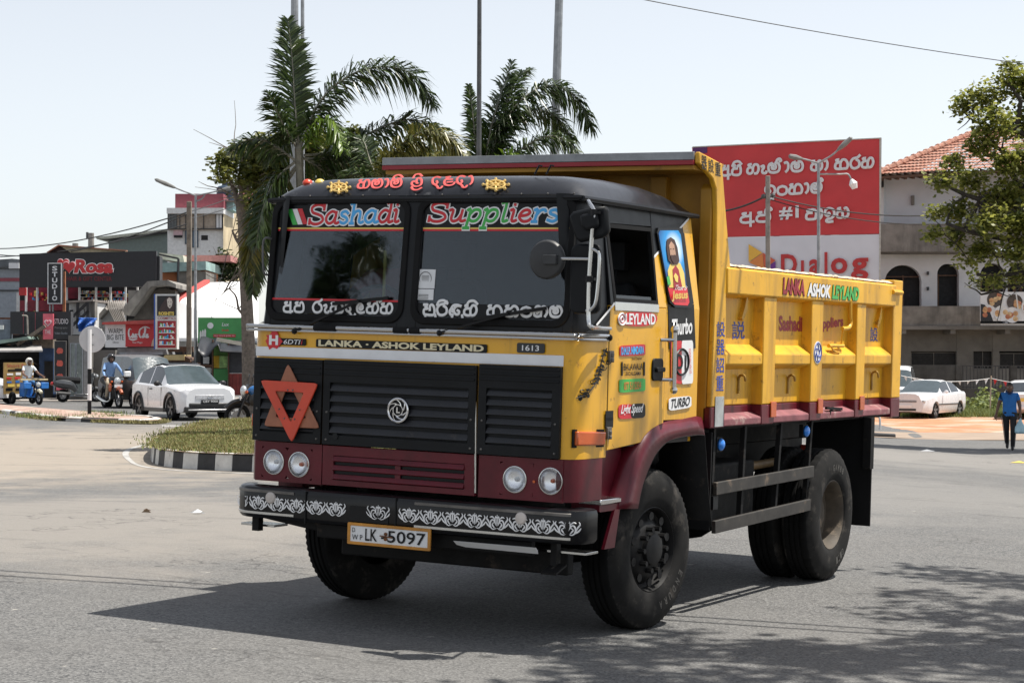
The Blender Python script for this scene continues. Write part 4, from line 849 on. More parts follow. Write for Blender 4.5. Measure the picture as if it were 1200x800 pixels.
def frond(lf, st, pts, L0, rnd, droop=.35, m=0, dens=1.0, r=.028, wid=.021):
    """pts: the rib in 3-D; leaflets on both sides, longest mid-way, hanging a little"""
    cp = crom(pts, 10); st.tube(cp[::2], [r * (1 - .85 * i / max(1, len(cp[::2]) - 1)) for i in range(len(cp[::2]))], 5)
    total = sum((cp[i + 1] - cp[i]).length for i in range(len(cp) - 1)); step = .045 / dens; acc = 0; done = 0
    for i in range(len(cp) - 1):
        a, b = cp[i], cp[i + 1]; seg = (b - a).length; t = (b - a).normalized()
        side = t.cross(Vector((0, 0, 1)))
        if side.length < .25: side = t.cross(Vector((FW.x, FW.y, .2)))
        side.normalize(); upv = side.cross(t)
        while acc < seg:
            f = (done + acc) / total
            if f > .10:
                ll = L0 * (max(.0, sin(pi * min(1, .16 + f * .80)))) ** .6 * rnd.uniform(.82, 1.12)
                for sg in (-1, 1):
                    p = a + t * acc; k = rnd.uniform(-1.1, 1.1)
                    d = (t * (.55 + .5 * f) + side * sg + upv * k).normalized()
                    tip = p + d * ll + Vector((0, 0, -droop * ll * rnd.uniform(.5, 1.3))); mid = p + d * ll * .55 + Vector((0, 0, -droop * ll * .18))
                    w = d.cross(upv + Vector((rnd.gauss(0, .3), rnd.gauss(0, .3), 0))); w = (w.normalized() if w.length > .05 else t) * wid * rnd.uniform(.7, 1.2)
                    lf.add([p - w * .5, p + w * .5, mid + w, tip, mid - w], [(0, 1, 2, 4), (4, 2, 3)], m)
            acc += step * rnd.uniform(.7, 1.3)
        acc -= seg; done += seg
def palm(u0, D, label, trunk, fronds, seed, rt=.09):
    rnd = random.Random(seed); g = Loc(u0, D); root = g.thing('palm_tree', label, 'palm')
    tp = [g.V(u, v) for u, v in trunk]; tp[0].z = -.1
    tk = MB(); tk.tube(crom(tp, 6), [rt * (1.3 - .5 * i / (6 * (len(tp) - 1))) for i in range(6 * (len(tp) - 1) + 1)], 10)
    for k in range(10):
        p = tp[-1].lerp(tp[-2], k * .02); tk.ball(p, rt * .95, 6)
    tk.build('trunk', palmbark, root)
    for (px, L0, dd, mi, dr) in fronds:
        lf = MB(); st = MB(); n = len(px)
        frond(lf, st, [g.V(u, v, dd * i / (n - 1)) for i, (u, v) in enumerate(px)], L0, rnd, dr, 0, 3.3)
        f_ = lf.build('frond', [leaf_p, leaf_y, leaf_g][mi], root); st.build('rib', leaf_g if mi == 2 else palmbark, f_)
    return root
palm(352, 38, 'tall palm with one upright frond and long arching fronds above the black cab', [(357, 505), (357, 400), (354, 280), (350, 175)], [
    ([(350, 172), (345, 120), (342, 70), (337, 22)], .62, .3, 0, .25), ([(352, 172), (374, 120), (410, 88), (452, 78), (488, 90), (508, 122)], .72, .5, 0, .55),
    ([(347, 172), (330, 142), (314, 108)], .48, -.6, 0, .35), ([(346, 188), (325, 173), (305, 163), (284, 166), (270, 178)], .5, -.3, 0, .4),
    ([(356, 182), (400, 176), (440, 152), (480, 140), (515, 152), (536, 178)], .66, 1.0, 0, .6), ([(356, 186), (392, 186), (425, 188), (450, 205)], .6, .7, 0, .5),
    ([(352, 178), (372, 150), (388, 140), (398, 158), (402, 176)], .4, -.6, 2, .6), ([(345, 190), (322, 212), (308, 245), (300, 285)], .5, -.6, 0, .5),
    ([(346, 195), (320, 228), (300, 268), (290, 315)], .5, .4, 1, .4), ([(352, 176), (338, 150), (326, 160), (316, 190)], .5, .8, 0, .5),
    ([(350, 182), (380, 200), (400, 215), (430, 235)], .6, .2, 0, .5), ([(348, 195), (312, 255), (300, 300), (296, 345)], .45, .8, 0, .4)], 3)
palm(452, 36.5, 'smaller palm with yellow green fronds between the tall palm and the dump body', [(456, 512), (455, 400), (450, 300), (448, 225)], [
    ([(448, 222), (465, 180), (492, 155), (522, 158), (545, 185)], .55, -.5, 1, .5), ([(446, 222), (432, 185), (425, 165), (408, 160)], .5, .4, 0, .5), ([(448, 224), (480, 200), (510, 185), (540, 195)], .5, .5, 1, .5),
    ([(448, 222), (452, 190), (470, 168), (500, 172)], .5, -.2, 1, .6), ([(446, 225), (420, 205), (400, 205)], .5, 0, 0, .5)], 5)
palm(566, 40, 'palm with two dark arching fronds rising behind the front of the dump body', [(572, 505), (571, 400), (568, 300), (566, 215)], [
    ([(566, 215), (573, 160), (588, 108), (600, 72)], .55, .3, 0, .3), ([(568, 215), (585, 155), (612, 116), (645, 100), (675, 114), (696, 152)], .6, .6, 0, .7),
    ([(570, 218), (602, 182), (640, 160), (668, 168), (684, 195)], .5, -.4, 0, .6), ([(564, 215), (557, 165), (553, 128), (549, 100)], .34, .2, 0, .3), ([(566, 220), (585, 195), (600, 180), (615, 190)], .45, -.5, 2, .5),
    ([(564, 220), (550, 198), (538, 195)], .4, .5, 2, .5), ([(567, 216), (592, 150), (620, 130), (650, 135), (672, 165)], .55, 1.0, 0, .6), ([(568, 218), (592, 128), (606, 92), (622, 80)], .5, .9, 0, .3)], 7)
pr_ = palm(350, 38, 'palm beside the road behind the photographer, mirrored in the windscreen', [(357, 505), (357, 400), (354, 280), (350, 175)], [
    ([(352, 172), (374, 120), (410, 88), (452, 78), (488, 90), (508, 122)], .72, .5, 0, .55), ([(347, 172), (330, 132), (304, 98), (270, 88), (240, 120)], .62, -.6, 0, .45),
    ([(356, 182), (400, 176), (440, 190), (470, 230)], .66, 1.0, 0, .6), ([(345, 190), (322, 212), (300, 245), (290, 305)], .6, -.6, 0, .5), ([(350, 172), (346, 120), (352, 70)], .6, .2, 0, .3)], 11)
pr_.location = (-14.6, -20.2, 0)
# tree with a leaning grey trunk beyond the roundabout
def tree(name, label, g, trunkpx, rt, limbs, clumps, n, s, lm, bk, seed, cat='tree'):
    rnd = random.Random(seed); root = g.thing(name, label, cat); tk = MB(); tp = [g.V(u, v) for u, v in trunkpx]; tp[0].z = -.15
    nn = 6 * (len(tp) - 1); tk.tube(crom(tp, 6), [rt * (1.2 - .6 * i / nn) for i in range(nn + 1)], 10)
    for a, b, r in limbs:
        q = limb(tk, g.V(*a), g.V(*b), r, r * .35, rnd)
        for k in range(5):
            p = q[rnd.randint(2, 6)]; limb(tk, p, p + Vector((rnd.gauss(0, .5), rnd.gauss(0, .5), rnd.gauss(.15, .4))) * (g.D / 46), r * .3, .006, rnd, n=3)
    tk.build('trunk', bk, root)
    cr = MB()
    for u, v, r in clumps:
        c = g.V(u, v, rnd.uniform(-1, 1) * 1.2); rr = r * g.D / FPX; clump(cr, c, rr, int(n * (r / 25) ** 2), s, rnd)
    cr.build('crown', lm, root); return root
g = Loc(292, 62)
tree('tree', 'thin tree with a leaning grey trunk and sparse yellowish crown beside the palms', g, [(292, 470), (291, 400), (287, 320), (284, 265), (281, 228)], .20,
     [((283, 250), (262, 190), .09), ((283, 245), (305, 185), .09), ((286, 300), (272, 270), .08), ((282, 230), (282, 180), .07), ((286, 268), (325, 215), .08), ((291, 385), (268, 338), .06), ((287, 310), (262, 342), .05)],
     [(265, 190, 13), (280, 178, 13), (296, 185, 15), (262, 205, 8), (308, 172, 16), (290, 205, 13), (318, 190, 16), (280, 218, 7), (335, 170, 16), (305, 215, 14), (330, 205, 15), (360, 165, 16), (375, 180, 15), (395, 168, 14), (345, 185, 15), (298, 235, 10), (318, 232, 13), (410, 185, 14), (320, 205, 16), (340, 205, 15), (430, 178, 14), (450, 190, 15), (472, 186, 14), (500, 184, 14), (522, 188, 13), (415, 160, 12), (305, 190, 14), (355, 200, 17), (372, 165, 14), (400, 200, 15), (385, 195, 14), (425, 200, 13), (295, 255, 9)], 1700, .19, leaf_l, bark, 21)
g = Loc(262, 118)
bushy = tree('bushy_tree', 'dense round dark green tree behind the bright white roof', g, [(262, 480), (262, 400), (262, 330)], .2, [((262, 340), (262, 310), .1)],
     [(262, 308, 16), (250, 316, 13), (275, 312, 15), (268, 325, 15), (252, 326, 12), (282, 322, 12), (262, 298, 9)], 800, .28, leaf_d, barkd, 22)
for k, (x, y, r_) in enumerate(((-21.5, -28.0, .3), (-13.5, -31, 1.4))):
    dup(bushy, (x, y, 0), r_, ('left', 'right')[k] + ' of the two dark bushy trees across the road that the windscreen mirrors')
# big tree leaning in from the right edge
g = Loc(1275, 46)
CL = [(1190, 95, 30), (1150, 115, 28), (1128, 128, 15), (1165, 145, 30), (1195, 150, 26), (1150, 172, 22), (1185, 190, 28), (1118, 188, 15), (1105, 212, 19), (1140, 212, 25), (1180, 228, 30), (1100, 248, 17), (1125, 248, 24), (1160, 260, 27), (1195, 265, 25), (1095, 274, 12), (1120, 278, 20), (1152, 292, 24), (1190, 296, 25), (1132, 306, 11), (1146, 328, 10), (1166, 330, 13), (1190, 325, 14), (1126, 118, 10), (1182, 78, 12)]
CL += [(1215 + 45 * i, 100 + 40 * j, 34) for i in range(4) for j in range(5)]
tree('leafy_tree', 'big leafy tree with dark branches spreading before the tiled house', g, [(1275, 520), (1272, 430), (1262, 340), (1255, 260)], .28,
     [((1260, 320), (1145, 322), .10), ((1262, 300), (1110, 262), .11), ((1258, 280), (1105, 215), .11), ((1256, 270), (1140, 150), .11), ((1255, 260), (1180, 95), .11), ((1262, 320), (1160, 292), .09), ((1260, 310), (1150, 345), .07), ((1255, 262), (1240, 90), .12), ((1258, 290), (1170, 230), .09), ((1150, 232), (1120, 285), .05), ((1180, 180), (1130, 130), .05)],
     CL, 620, .125, leaf_r, barkd, 23)
# tree on the near kerb, out of the picture to the right: its crown dapples the road
rnd = random.Random(31)
g = Loc(600, 11); g.p = CAM + RT * 9.5 + FW * 11.2; g.p.z = ground_z(g.p.x, g.p.y)
nr = g.thing('roadside_tree', 'tall roadside tree that throws dappled shade on the near asphalt', 'tree')
tk = MB(); tk.tube(crom([(0, 0, -.1), (.1, .1, 3), (-.1, .2, 6), (-.4, .3, 8.6)], 5), [.30 - .008 * i for i in range(16)], 10)
cr = MB()
Rz = Matrix.Rotation(radians(-YAW), 3, 'Z')
for k in range(105):
    u = rnd.uniform(690, 1330); lo = 735 - max(0, (u - 850)) * .13 + 26 * sin(u * .021); v = rnd.uniform(lo, 860 + 40)
    if rnd.random() < .12: continue
    D = 1.72 * FPX / (v - 422.6); p = at(u, 400, D); p.z = ground_z(p.x, p.y)
    h = rnd.uniform(9.0, 12.5); w = p + Vector((.336, .272, 1)) * h; c = Rz @ (w - g.p)
    clump(cr, c, rnd.uniform(.3, .75), rnd.randint(60, 150), .16, rnd)
    if k % 9 == 0: limb(tk, Vector((-.4, .3, 8.4)), c, .09, .015, rnd)
tk.build('trunk', bark, nr); cr.build('crown', leaf_r, nr)

# ---------------------------------------------------------------- islands, verge, kerbs
kerb_w = mat('chipped white kerb paint', (.62, .61, .58), .7, var=.12, stain=((.25, .22, .19), .42, 9), bump=.2)
kerb_k = mat('worn black kerb paint', (.03, .03, .032), .7, var=.3, stain=((.16, .14, .12), .38, 9), bump=.2)
grass_m = leafmat('dry grass', (.09, .085, .025), (.30, .26, .10), .7, .2)
grass_g = leafmat('green weeds', (.05, .08, .015), (.20, .24, .06), .7, .2)
def dense(poly, closed=True, step=.5):
    out = []
    for i in range(len(poly) if closed else len(poly) - 1):
        a, b = poly[i], poly[(i + 1) % len(poly)]; k = max(1, int((b - a).length / step)); out += [a.lerp(b, t / k) for t in range(k)]
    return out if closed else out + [poly[-1]]
def island(pts_uD, h, top, name):
    q = crom([gp(u, D) for u, D in pts_uD] + [gp(*pts_uD[0])], 4)[:-1]; n = len(q); c = sum(q, Vector()) / n; m = MB(); rings = 5
    vs = []
    for k in range(rings + 1):
        f = 1 - k / rings
        for p in q: w = c + (p - c) * f; vs.append((w.x, w.y, ground_z(w.x, w.y) + h + .10 * (1 - f)))
    m.add(vs, [(k * n + i, k * n + (i + 1) % n, (k + 1) * n + (i + 1) % n, (k + 1) * n + i) for k in range(rings) for i in range(n)], 0, True)
    tag(m.build(name, top), kind='structure'); return q
def kerb(line, h, w, bl, name, pattern=None, gap=.006):
    a = MB(); q = dense(line, False, .05); cur = 0; i = 0; k = 0
    while i < len(q) - 2:
        j = i
        while j < len(q) - 1 and (q[j] - q[i]).length < bl: j += 1
        p0, p1 = q[i], q[j]; d = (p1 - p0); d.z = 0
        if d.length > .05:
            d.normalize(); n = Vector((-d.y, d.x, 0)); z0 = ground_z(p0.x, p0.y); z1 = ground_z(p1.x, p1.y); e = p1 - d * gap
            vs = []
            for p, z in ((p0, z0), (e, z1)):
                for off, hh in ((0, -.1), (.03, h - .03), (.06, h), (w, h), (w, -.1)): vs.append((p.x + n.x * off, p.y + n.y * off, z + hh))
            mi = (k % 2 if pattern is None else pattern[k % len(pattern)])
            a.add(vs, [(0, 1, 6, 5), (1, 2, 7, 6), (2, 3, 8, 7), (3, 4, 9, 8), (0, 4, 3, 2, 1), (5, 6, 7, 8, 9)], mi)
        i = j; k += 1
    tag(a.build(name, [kerb_w, kerb_k], bevel=.01), kind='structure')
def tufts(name, pts, n, hgt, m, rnd, spread=.12, blades=9):
    mb = MB()
    for _ in range(n):
        p = pts(rnd); z = p.z
        for k in range(rnd.randint(blades // 2, blades)):
            a = rnd.uniform(0, 2 * pi); h = hgt * rnd.uniform(.4, 1.2); b = p + Vector((rnd.gauss(0, spread), rnd.gauss(0, spread), 0)); t = b + Vector((cos(a) * h * .6, sin(a) * h * .6, h)); w = Vector((-sin(a), cos(a), 0)) * .012
            mb.add([b - w, b + w, t], [(0, 1, 2)])
    tag(mb.build(name, m), kind='stuff')
RP = [(177, 33.2), (186, 32), (215, 31), (260, 30.4), (310, 30), (400, 29.6), (500, 30), (560, 32), (588, 36), (585, 42), (540, 47), (450, 50), (350, 50), (270, 48.5), (225, 45), (190, 39), (177, 35.5)]
rq_ = island(RP, .265, soil, 'roundabout_ground')
kerb(rq_ + [rq_[0]], .27, .16, .36, 'roundabout_kerb')
cen = sum(rq_, Vector()) / len(rq_)
def inside(rnd):
    i = rnd.randrange(len(rq_)); a, b = rq_[i], rq_[(i + 1) % len(rq_)]; f = sqrt(rnd.random()) * .955; p = cen + (a.lerp(b, rnd.random()) - cen) * f
    p.z = ground_z(p.x, p.y) + .26 + .10 * (1 - f); return p
tufts('grass', inside, 5200, .06, [grass_m], random.Random(1), .13, 12)
tufts('weeds', inside, 2600, .06, [grass_g], random.Random(2), .2, 10)
MP = [(-120, 78), (-60, 70), (0, 63.5), (30, 59), (60, 56), (100, 54.4), (150, 53), (180, 52.6), (190, 54), (180, 56.5), (140, 58.3), (100, 60.5), (50, 65), (0, 71), (-60, 80), (-120, 90)]
mq_ = island(MP, .10, brickp, 'median_paving')
kerb([gp(u, D) for u, D in MP[2:9]], .13, .2, .9, 'median_kerb', [0, 0, 1, 0, 1, 1, 0])
kerb([gp(u, D) for u, D in MP[8:14]], .13, .2, .9, 'median_kerb', [0, 1, 0, 0])
def mfront(rnd):
    k = rnd.randrange(2, 8); a, b = gp(*MP[k]), gp(*MP[k + 1]); p = a.lerp(b, rnd.random()) + FW * rnd.uniform(-.25, .25) * .8; p.z = ground_z(p.x, p.y) + .02; return p
def patchy(rnd):
    while True:
        p = mfront(rnd); 
        if sin(p.x * 2.1) + sin(p.x * .9 + 1) > -.2: return p
tufts('kerb_weeds', patchy, 420, .10, [grass_m], random.Random(3), .12, 12)
def mtop(rnd):
    p = gp(rnd.choice((35, 60, 100, 140, 120)) + rnd.gauss(0, 8), rnd.uniform(55, 61)); p.z = ground_z(p.x, p.y) + .1; return p
tufts('paving_weeds', mtop, 160, .10, [grass_g], random.Random(4), .15, 10)
line_w = mat('worn white road paint', (.42, .41, .39), .7, var=.1, stain=((.17, .165, .16), .5, 2.5))
sheet('lane_line', [(190, 50.9), (243, 50.4), (243, 51.2), (190, 51.8)], line_w, .004, n=4)
el = MB(); nn_ = len(rq_)
for i in range(nn_):
    a, b_ = rq_[i], rq_[(i + 1) % nn_]; o1 = (a - cen).normalized(); o2 = (b_ - cen).normalized()
    vs = [a + o1 * .45, b_ + o2 * .45, b_ + o2 * .57, a + o1 * .57]; el.add([(p.x, p.y, ground_z(p.x, p.y) + .005) for p in vs], [(0, 1, 2, 3)])
tag(el.build('edge_line', line_w), kind='structure')
sheet('pavement', [(-220, 82), (300, 82), (300, 90), (-220, 92)], mat('dusty pavement', (.33, .30, .27), .9, var=.2, scale=1.5), .03, n=12)
# right-hand verge
sheet('dirt_verge', [(900, 56.0), (1420, 56.0), (1420, 82), (900, 82)], redsoil, .010, n=16)
sheet('concrete_apron', [(900, 52.6), (1420, 52.0), (1420, 57.5), (900, 58.0)], pale, .016, n=12)
sheet('yard_ground', [(900, 80), (1420, 80), (1420, 99.6), (900, 99.6)], mat('yard soil', (.26, .19, .12), .95, var=.3, scale=.6), .018, n=12)
kerb([gp(1008, 53), gp(1050, 53)], .11, .3, 2.0, 'verge_kerb', [1])
def verge(rnd):
    u = rnd.uniform(1030, 1215); p = gp(u, rnd.uniform(73.5, 83)); p.z = ground_z(p.x, p.y) + .015; return p
tufts('verge_grass', verge, 2600, .22, [grass_g], random.Random(6), .25, 12)
def weeds(rnd):
    u = rnd.gauss(1155, 16); p = gp(u, rnd.uniform(80, 90)); p.z = ground_z(p.x, p.y); return p
wd_ = MB(); rnd = random.Random(8)
for k in range(34):
    p = weeds(rnd); h = rnd.uniform(.25, 1.0)
    for j in range(26): leaf(wd_, p + Vector((rnd.gauss(0, .25), rnd.gauss(0, .25), h * rnd.random())), rnd.uniform(.12, .25), rnd)
tag(wd_.build('weeds', grass_g), kind='stuff')
# litter
lt = [(232, 612, .08, white), (1086, 534, .16, white), (1194, 545, .18, vinyl_y), (172, 611, .05, soil)]
for (u, v, s_, mm), lab in zip(lt, ('white scrap of paper on the sunlit road beside the truck shadow', 'white scrap of litter on the road below the parked sedan', 'yellow green litter on the road near the walking woman', 'small dark clod of soil on the sandy road')):
    dz = 1.686 - (.08 if u < 400 else -.42); D = dz * FPX / (v - 422.6); p = gp(u, D); rnd = random.Random(u)
    m = MB(); m.add([(rnd.uniform(-1, 1) * s_, rnd.uniform(-1, 1) * s_, .012 + rnd.random() * .03) for _ in range(3)] + [(0, 0, .05), (s_ * 1.2, 0, .01), (-s_, -s_ * .3, .01)], [(0, 1, 3), (1, 2, 3), (2, 0, 3), (3, 4, 5)])
    o = m.build('litter', mm, loc=p, solid=.003); tag(o, lab, 'litter')
# ---------------------------------------------------------------- poles, lamps, cables, traffic sign
def lamp_post(u, D, vtop, arms, label, r=.06, ub=None, extra=None):
    g = Loc(ub or u, D); root = g.thing('street_lamp', label, 'street lamp', 'street lamps'); top = g.V(u, vtop)
    MB().tube([(0, 0, -.1), (0, 0, .4), top * .5, top], [r * 1.25, r * 1.2, r, r * .75], 12).build('pole', galv, root)
    for pts, hl in arms:
        q = [g.V(a, b) for a, b in pts]; am = MB(); am.tube(crom(q, 5), r * .5, 8)
        a = am.build('arm', galv, root); d = (q[-1] - q[-2]).normalized(); h = MB(); e = q[-1]; L = hl * D / FPX
        h.tube([e - d * .1, e, e + d * L * .4, e + d * L * .9, e + d * L], [r * .5, r * 1.0, r * 1.5, r * 1.2, r * .3], 8); h.build('lamp_head', lampgrey, root)
    if extra: extra(g, root)
    return root
def lamp_extra(g, root):
    MB().tube(crom([g.V(229, 236), g.V(236, 233), g.V(240, 228)], 3), .03, 6).build('bracket', galv, root)
lamp_post(229, 80, 229, [([(229, 229), (215, 224), (203, 219)], 24), ([(229, 229), (245, 226), (258, 223)], 24)], 'tall double armed street lamp standing before the bright white roof', extra=lamp_extra)
def extra2(g, root):
    MB().tube(crom([g.V(960, 204), g.V(985, 204), g.V(994, 204), g.V(998, 211)], 3), .035, 6).build('arm', galv, root)
    h = MB(); p = g.V(1001, 217); h.tube([g.V(998, 210), g.V(1000, 215), g.V(1002, 221)], [.05, .16, .10], 8); h.build('lamp_head', vinyl_w, root)
lamp_post(959.5, 72, 191, [([(959.5, 191), (945, 187), (938, 185.5)], 14), ([(959.5, 191), (975, 182), (984, 174)], 20)], 'double armed street lamp with a small white side lamp before the red billboard', r=.068, extra=extra2)
def pole(name, u, D, vtop, r, m, label, cat, ut=None, square=False, top=None):
    g = Loc(u, D); root = g.thing(name, label, cat); t = g.V(ut or u, vtop); b = MB()
    if square: b.bar((0, 0, -.1), t, r * 2, r * 1.6, up=(0, 1, 0))
    else: b.tube([(0, 0, -.1), t * .5, t], [r * 1.2, r, r * .8], 10)
    b.build('shaft', m, root, bevel=.02 if square else 0)
    return g, root
g, r_ = pole('utility_pole', 221.5, 83, 236, .10, woodp, 'square grey utility pole just left of the double armed lamp', 'utility pole', square=True)
g, r_ = pole('utility_pole', 900, 76, 206, .085, conc, 'square concrete pole before the white part of the red billboard', 'utility pole', square=True)
b = MB(); b.bar(g.V(893, 229), g.V(908, 230), .08, .08); b.ball(g.V(895, 230), .10, 8); b.ball(g.V(906, 229), .10, 8); b.build('insulator', galv_d, r_)
g, r_ = pole('utility_pole', 106.5, 120, 273, .22, conc, 'distant grey utility pole above the black store hoarding', 'utility pole')
b = MB(); b.bar(g.V(101.5, 275), g.V(107, 275), .1, .1); b.cyl(g.V(102, 280), g.V(102, 272), .08, 6); b.build('cross_arm', galv_d, r_)
g, r_ = pole('chimney_pipe', 88, 118, 285, .22, conc, 'short grey pipe rising behind the tiled gable of the black hoarding', 'pipe')
pole('steel_pole', 344, 44, -60, .10, galv, 'pale grey steel pole rising behind the tall upright palm frond', 'pole', ut=345)
pole('steel_pole', 355, 45, -60, .05, galv, 'thin pole close beside the grey pole behind the palm', 'pole', ut=354)
pole('steel_pole', 560, 33, -60, .045, galv_d, 'thin dark mast in front of the palm behind the dump body', 'pole', ut=562)
pole('steel_pole', 640, 42, -60, .105, galv, 'thick leaning blue grey pole behind the arching frond of the rear palm', 'pole', ut=657)
def cable(label, a, b, sag=.3, r=.018, n=14, group='overhead cables'):
    a, b = at(*a), at(*b); m = MB(); o = a.copy()
    m.tube([a.lerp(b, t / n) - o - Vector((0, 0, sag * 4 * (t / n) * (1 - t / n))) for t in range(n + 1)], r, 5)
    tag(m.build('cable', cable_m, loc=o), label, 'cable', group)
cable('thin dark cable crossing open sky above the billboard', (740, -3, 30), (1230, 79, 36), .06, .008)
cable('topmost of the cables sagging towards the square timber utility pole', (-30, 291, 118), (222, 248, 83), .5, .03)
cable('middle cable of the bunch sagging to the square grey utility pole', (-30, 294, 122), (222, 250, 83), .9, .03)
cable('lower cable that passes the distant pole above the black hoarding', (-30, 301, 116), (222, 262, 83), .4, .03)
cable('cable running from the utility pole up towards the water tank', (222, 248, 83), (330, 200, 95), .2, .02)
cable('second cable running from the utility pole up towards the water tank', (222, 256, 83), (330, 215, 95), .2, .02)
cable('cable dropping across the bright white roof', (278, 250, 66), (246, 380, 84), -.05, .012)
cable('thick cable bundle between the dump body and the concrete pole', (830, 249, 78), (897, 230, 76), .15, .04)
cable('upper cable from the concrete pole crossing the red billboard', (903, 230, 76), (1130, 250, 74), .35, .025)
cable('lower cable from the concrete pole crossing the red billboard', (903, 234, 76), (1130, 262, 74), .35, .02)
for k in range(2):                          # a pair of wires over the road whose shadows cross the asphalt at the left
    q = []
    for u, v in ((-420, 664), (1500, 727)):
        v += k * 5; D = (1.686 - .1) * FPX / (v - 422.6); p = at(u, 400, D); p.z = ground_z(p.x, p.y); q.append(p + Vector((.336, .272, 1)) * 5.6)
    m = MB(); m.tube([q[0].lerp(q[1], t / 12) - q[0] for t in range(13)], .02, 6); tag(m.build('cable', cable_m, loc=q[0]), ('nearer' if k else 'farther') + ' of the two wires hung over the road above the truck', 'cable', 'overhead cables')
# round traffic sign seen from behind
g = Loc(105, 57.5)
root = g.thing('traffic_sign', 'round white road sign back on a black and white banded post', 'road sign')
zt = g.Z(386)
pl = MB()
zb_ = [0, g.Z(474), g.Z(458), g.Z(451), g.Z(433), zt]
zb_ = [0.0, g.Z(469), g.Z(450), g.Z(432), zt]
for i in range(4): pl.cyl((0, 0, zb_[i] - (.1 if i == 0 else 0)), (0, 0, zb_[i + 1]), .058, 10, m=(1, 0, 1, 0)[i])
pl.build('post', [vinyl_w, vinyl_k], root)
sgn = mat('dull white sign back', (.56, .56, .57), .5, var=.06, stain=((.4, .38, .34), .35, 3))
d = MB(); c = g.V(108, 397.5, .09); d.lathe([(.0001, 0), (.38, 0), (.385, .012), (.0001, .012)], (c.x, .08, c.z), (0, 1, 0), 36); d.build('disc', sgn, root)
b = MB(); 
for v in (392, 404): b.box(c.x - .12, c.x + .05, .05, .08, g.Z(v) - .02, g.Z(v) + .02)
b.build('clamp', galv, root)
# metal hoop barrier behind the truck's tail
g = Loc(1023, 60); root = g.thing('hoop_barrier', 'small pale metal hoop barrier at the kerb just behind the truck', 'barrier')
b = MB(); z = g.Z(488); b.tube(crom([(g.X(1016), 0, -.05), (g.X(1016), 0, z - .12), (g.X(1019), 0, z), (g.X(1029), 0, z), (g.X(1031), 0, z - .12), (g.X(1031), 0, -.05)], 4), .035, 8); b.build('hoop', mat('pale grey barrier paint', (.55, .56, .56), .5, var=.1), root)
# bunting on a stick
g = Loc(1160, 80); root = g.thing('bunting_post', 'thin pale stick holding the string of small flags by the fence', 'post')
MB().tube([(0, 0, -.1), (.02, 0, .8), (g.X(1161.5), 0, g.Z(440))], .03, 6).build('stick', mat('pale stick', (.4, .33, .26), .8), root)
bu = MB(); rnd = random.Random(5); a0 = at(1056, 440, 79); o0 = a0.copy(); b0 = at(1161, 443, 80); c0 = at(1230, 449, 79)
pts = [a0.lerp(b0, t / 20) - Vector((0, 0, .18 * 4 * (t / 20) * (1 - t / 20))) for t in range(21)] + [b0.lerp(c0, t / 12) - Vector((0, 0, .1 * 4 * (t / 12) * (1 - t / 12))) for t in range(1, 13)]
bu.tube([p - o0 for p in pts], .012, 5)
root = bu.build('bunting', vinyl_w, loc=o0); tag(root, 'string of small white and red flags slung along the dark fence', 'bunting')
for i, p in enumerate(pts[1:-1:2]):
    q = p - o0; s_ = rnd.uniform(.10, .16); fl = MB(); e = RT * s_ * .5; dn = Vector((0, 0, -s_ * 1.4)) + FW * rnd.uniform(-.05, .05) + RT * rnd.uniform(-.06, .06)
    fl.add([q - e, q + e, q + dn, q - e + FW * .01, q + e + FW * .01, q + dn + FW * .01], [(0, 1, 2), (5, 4, 3), (0, 3, 4, 1), (1, 4, 5, 2), (2, 5, 3, 0)]); fl.build('flag', vinyl_r if i in (10, 11) else vinyl_w, root)
# ---------------------------------------------------------------- the tipper truck (coordinates: x across, y from nose to tail, z up)
T = thing('tipper_truck', 'yellow dump truck with black upper cab and maroon trim turning on the road', 'truck',
          (-.6 * sin(TRO), 0, .6 - .6 * cos(TRO)), (0, TRO, 0))
ZS = 2.06
def xs(z): return 1.17 - .12 * max(0, z - ZS)
def sidefn(s): return lambda y, z, d: Vector((s * (xs(z) + d), y, z))
def wsy(z): return .05 + .09 * (z - 1.9)                            # windscreen plane
WN = Vector((0, -1, .09)).normalized()
def WS(u, v, d=0): return hit(u, v, Vector((0, .05, 1.9)) + WN * d, WN)
def wfn(x, z, d): return Vector((x, wsy(z) - d, z))
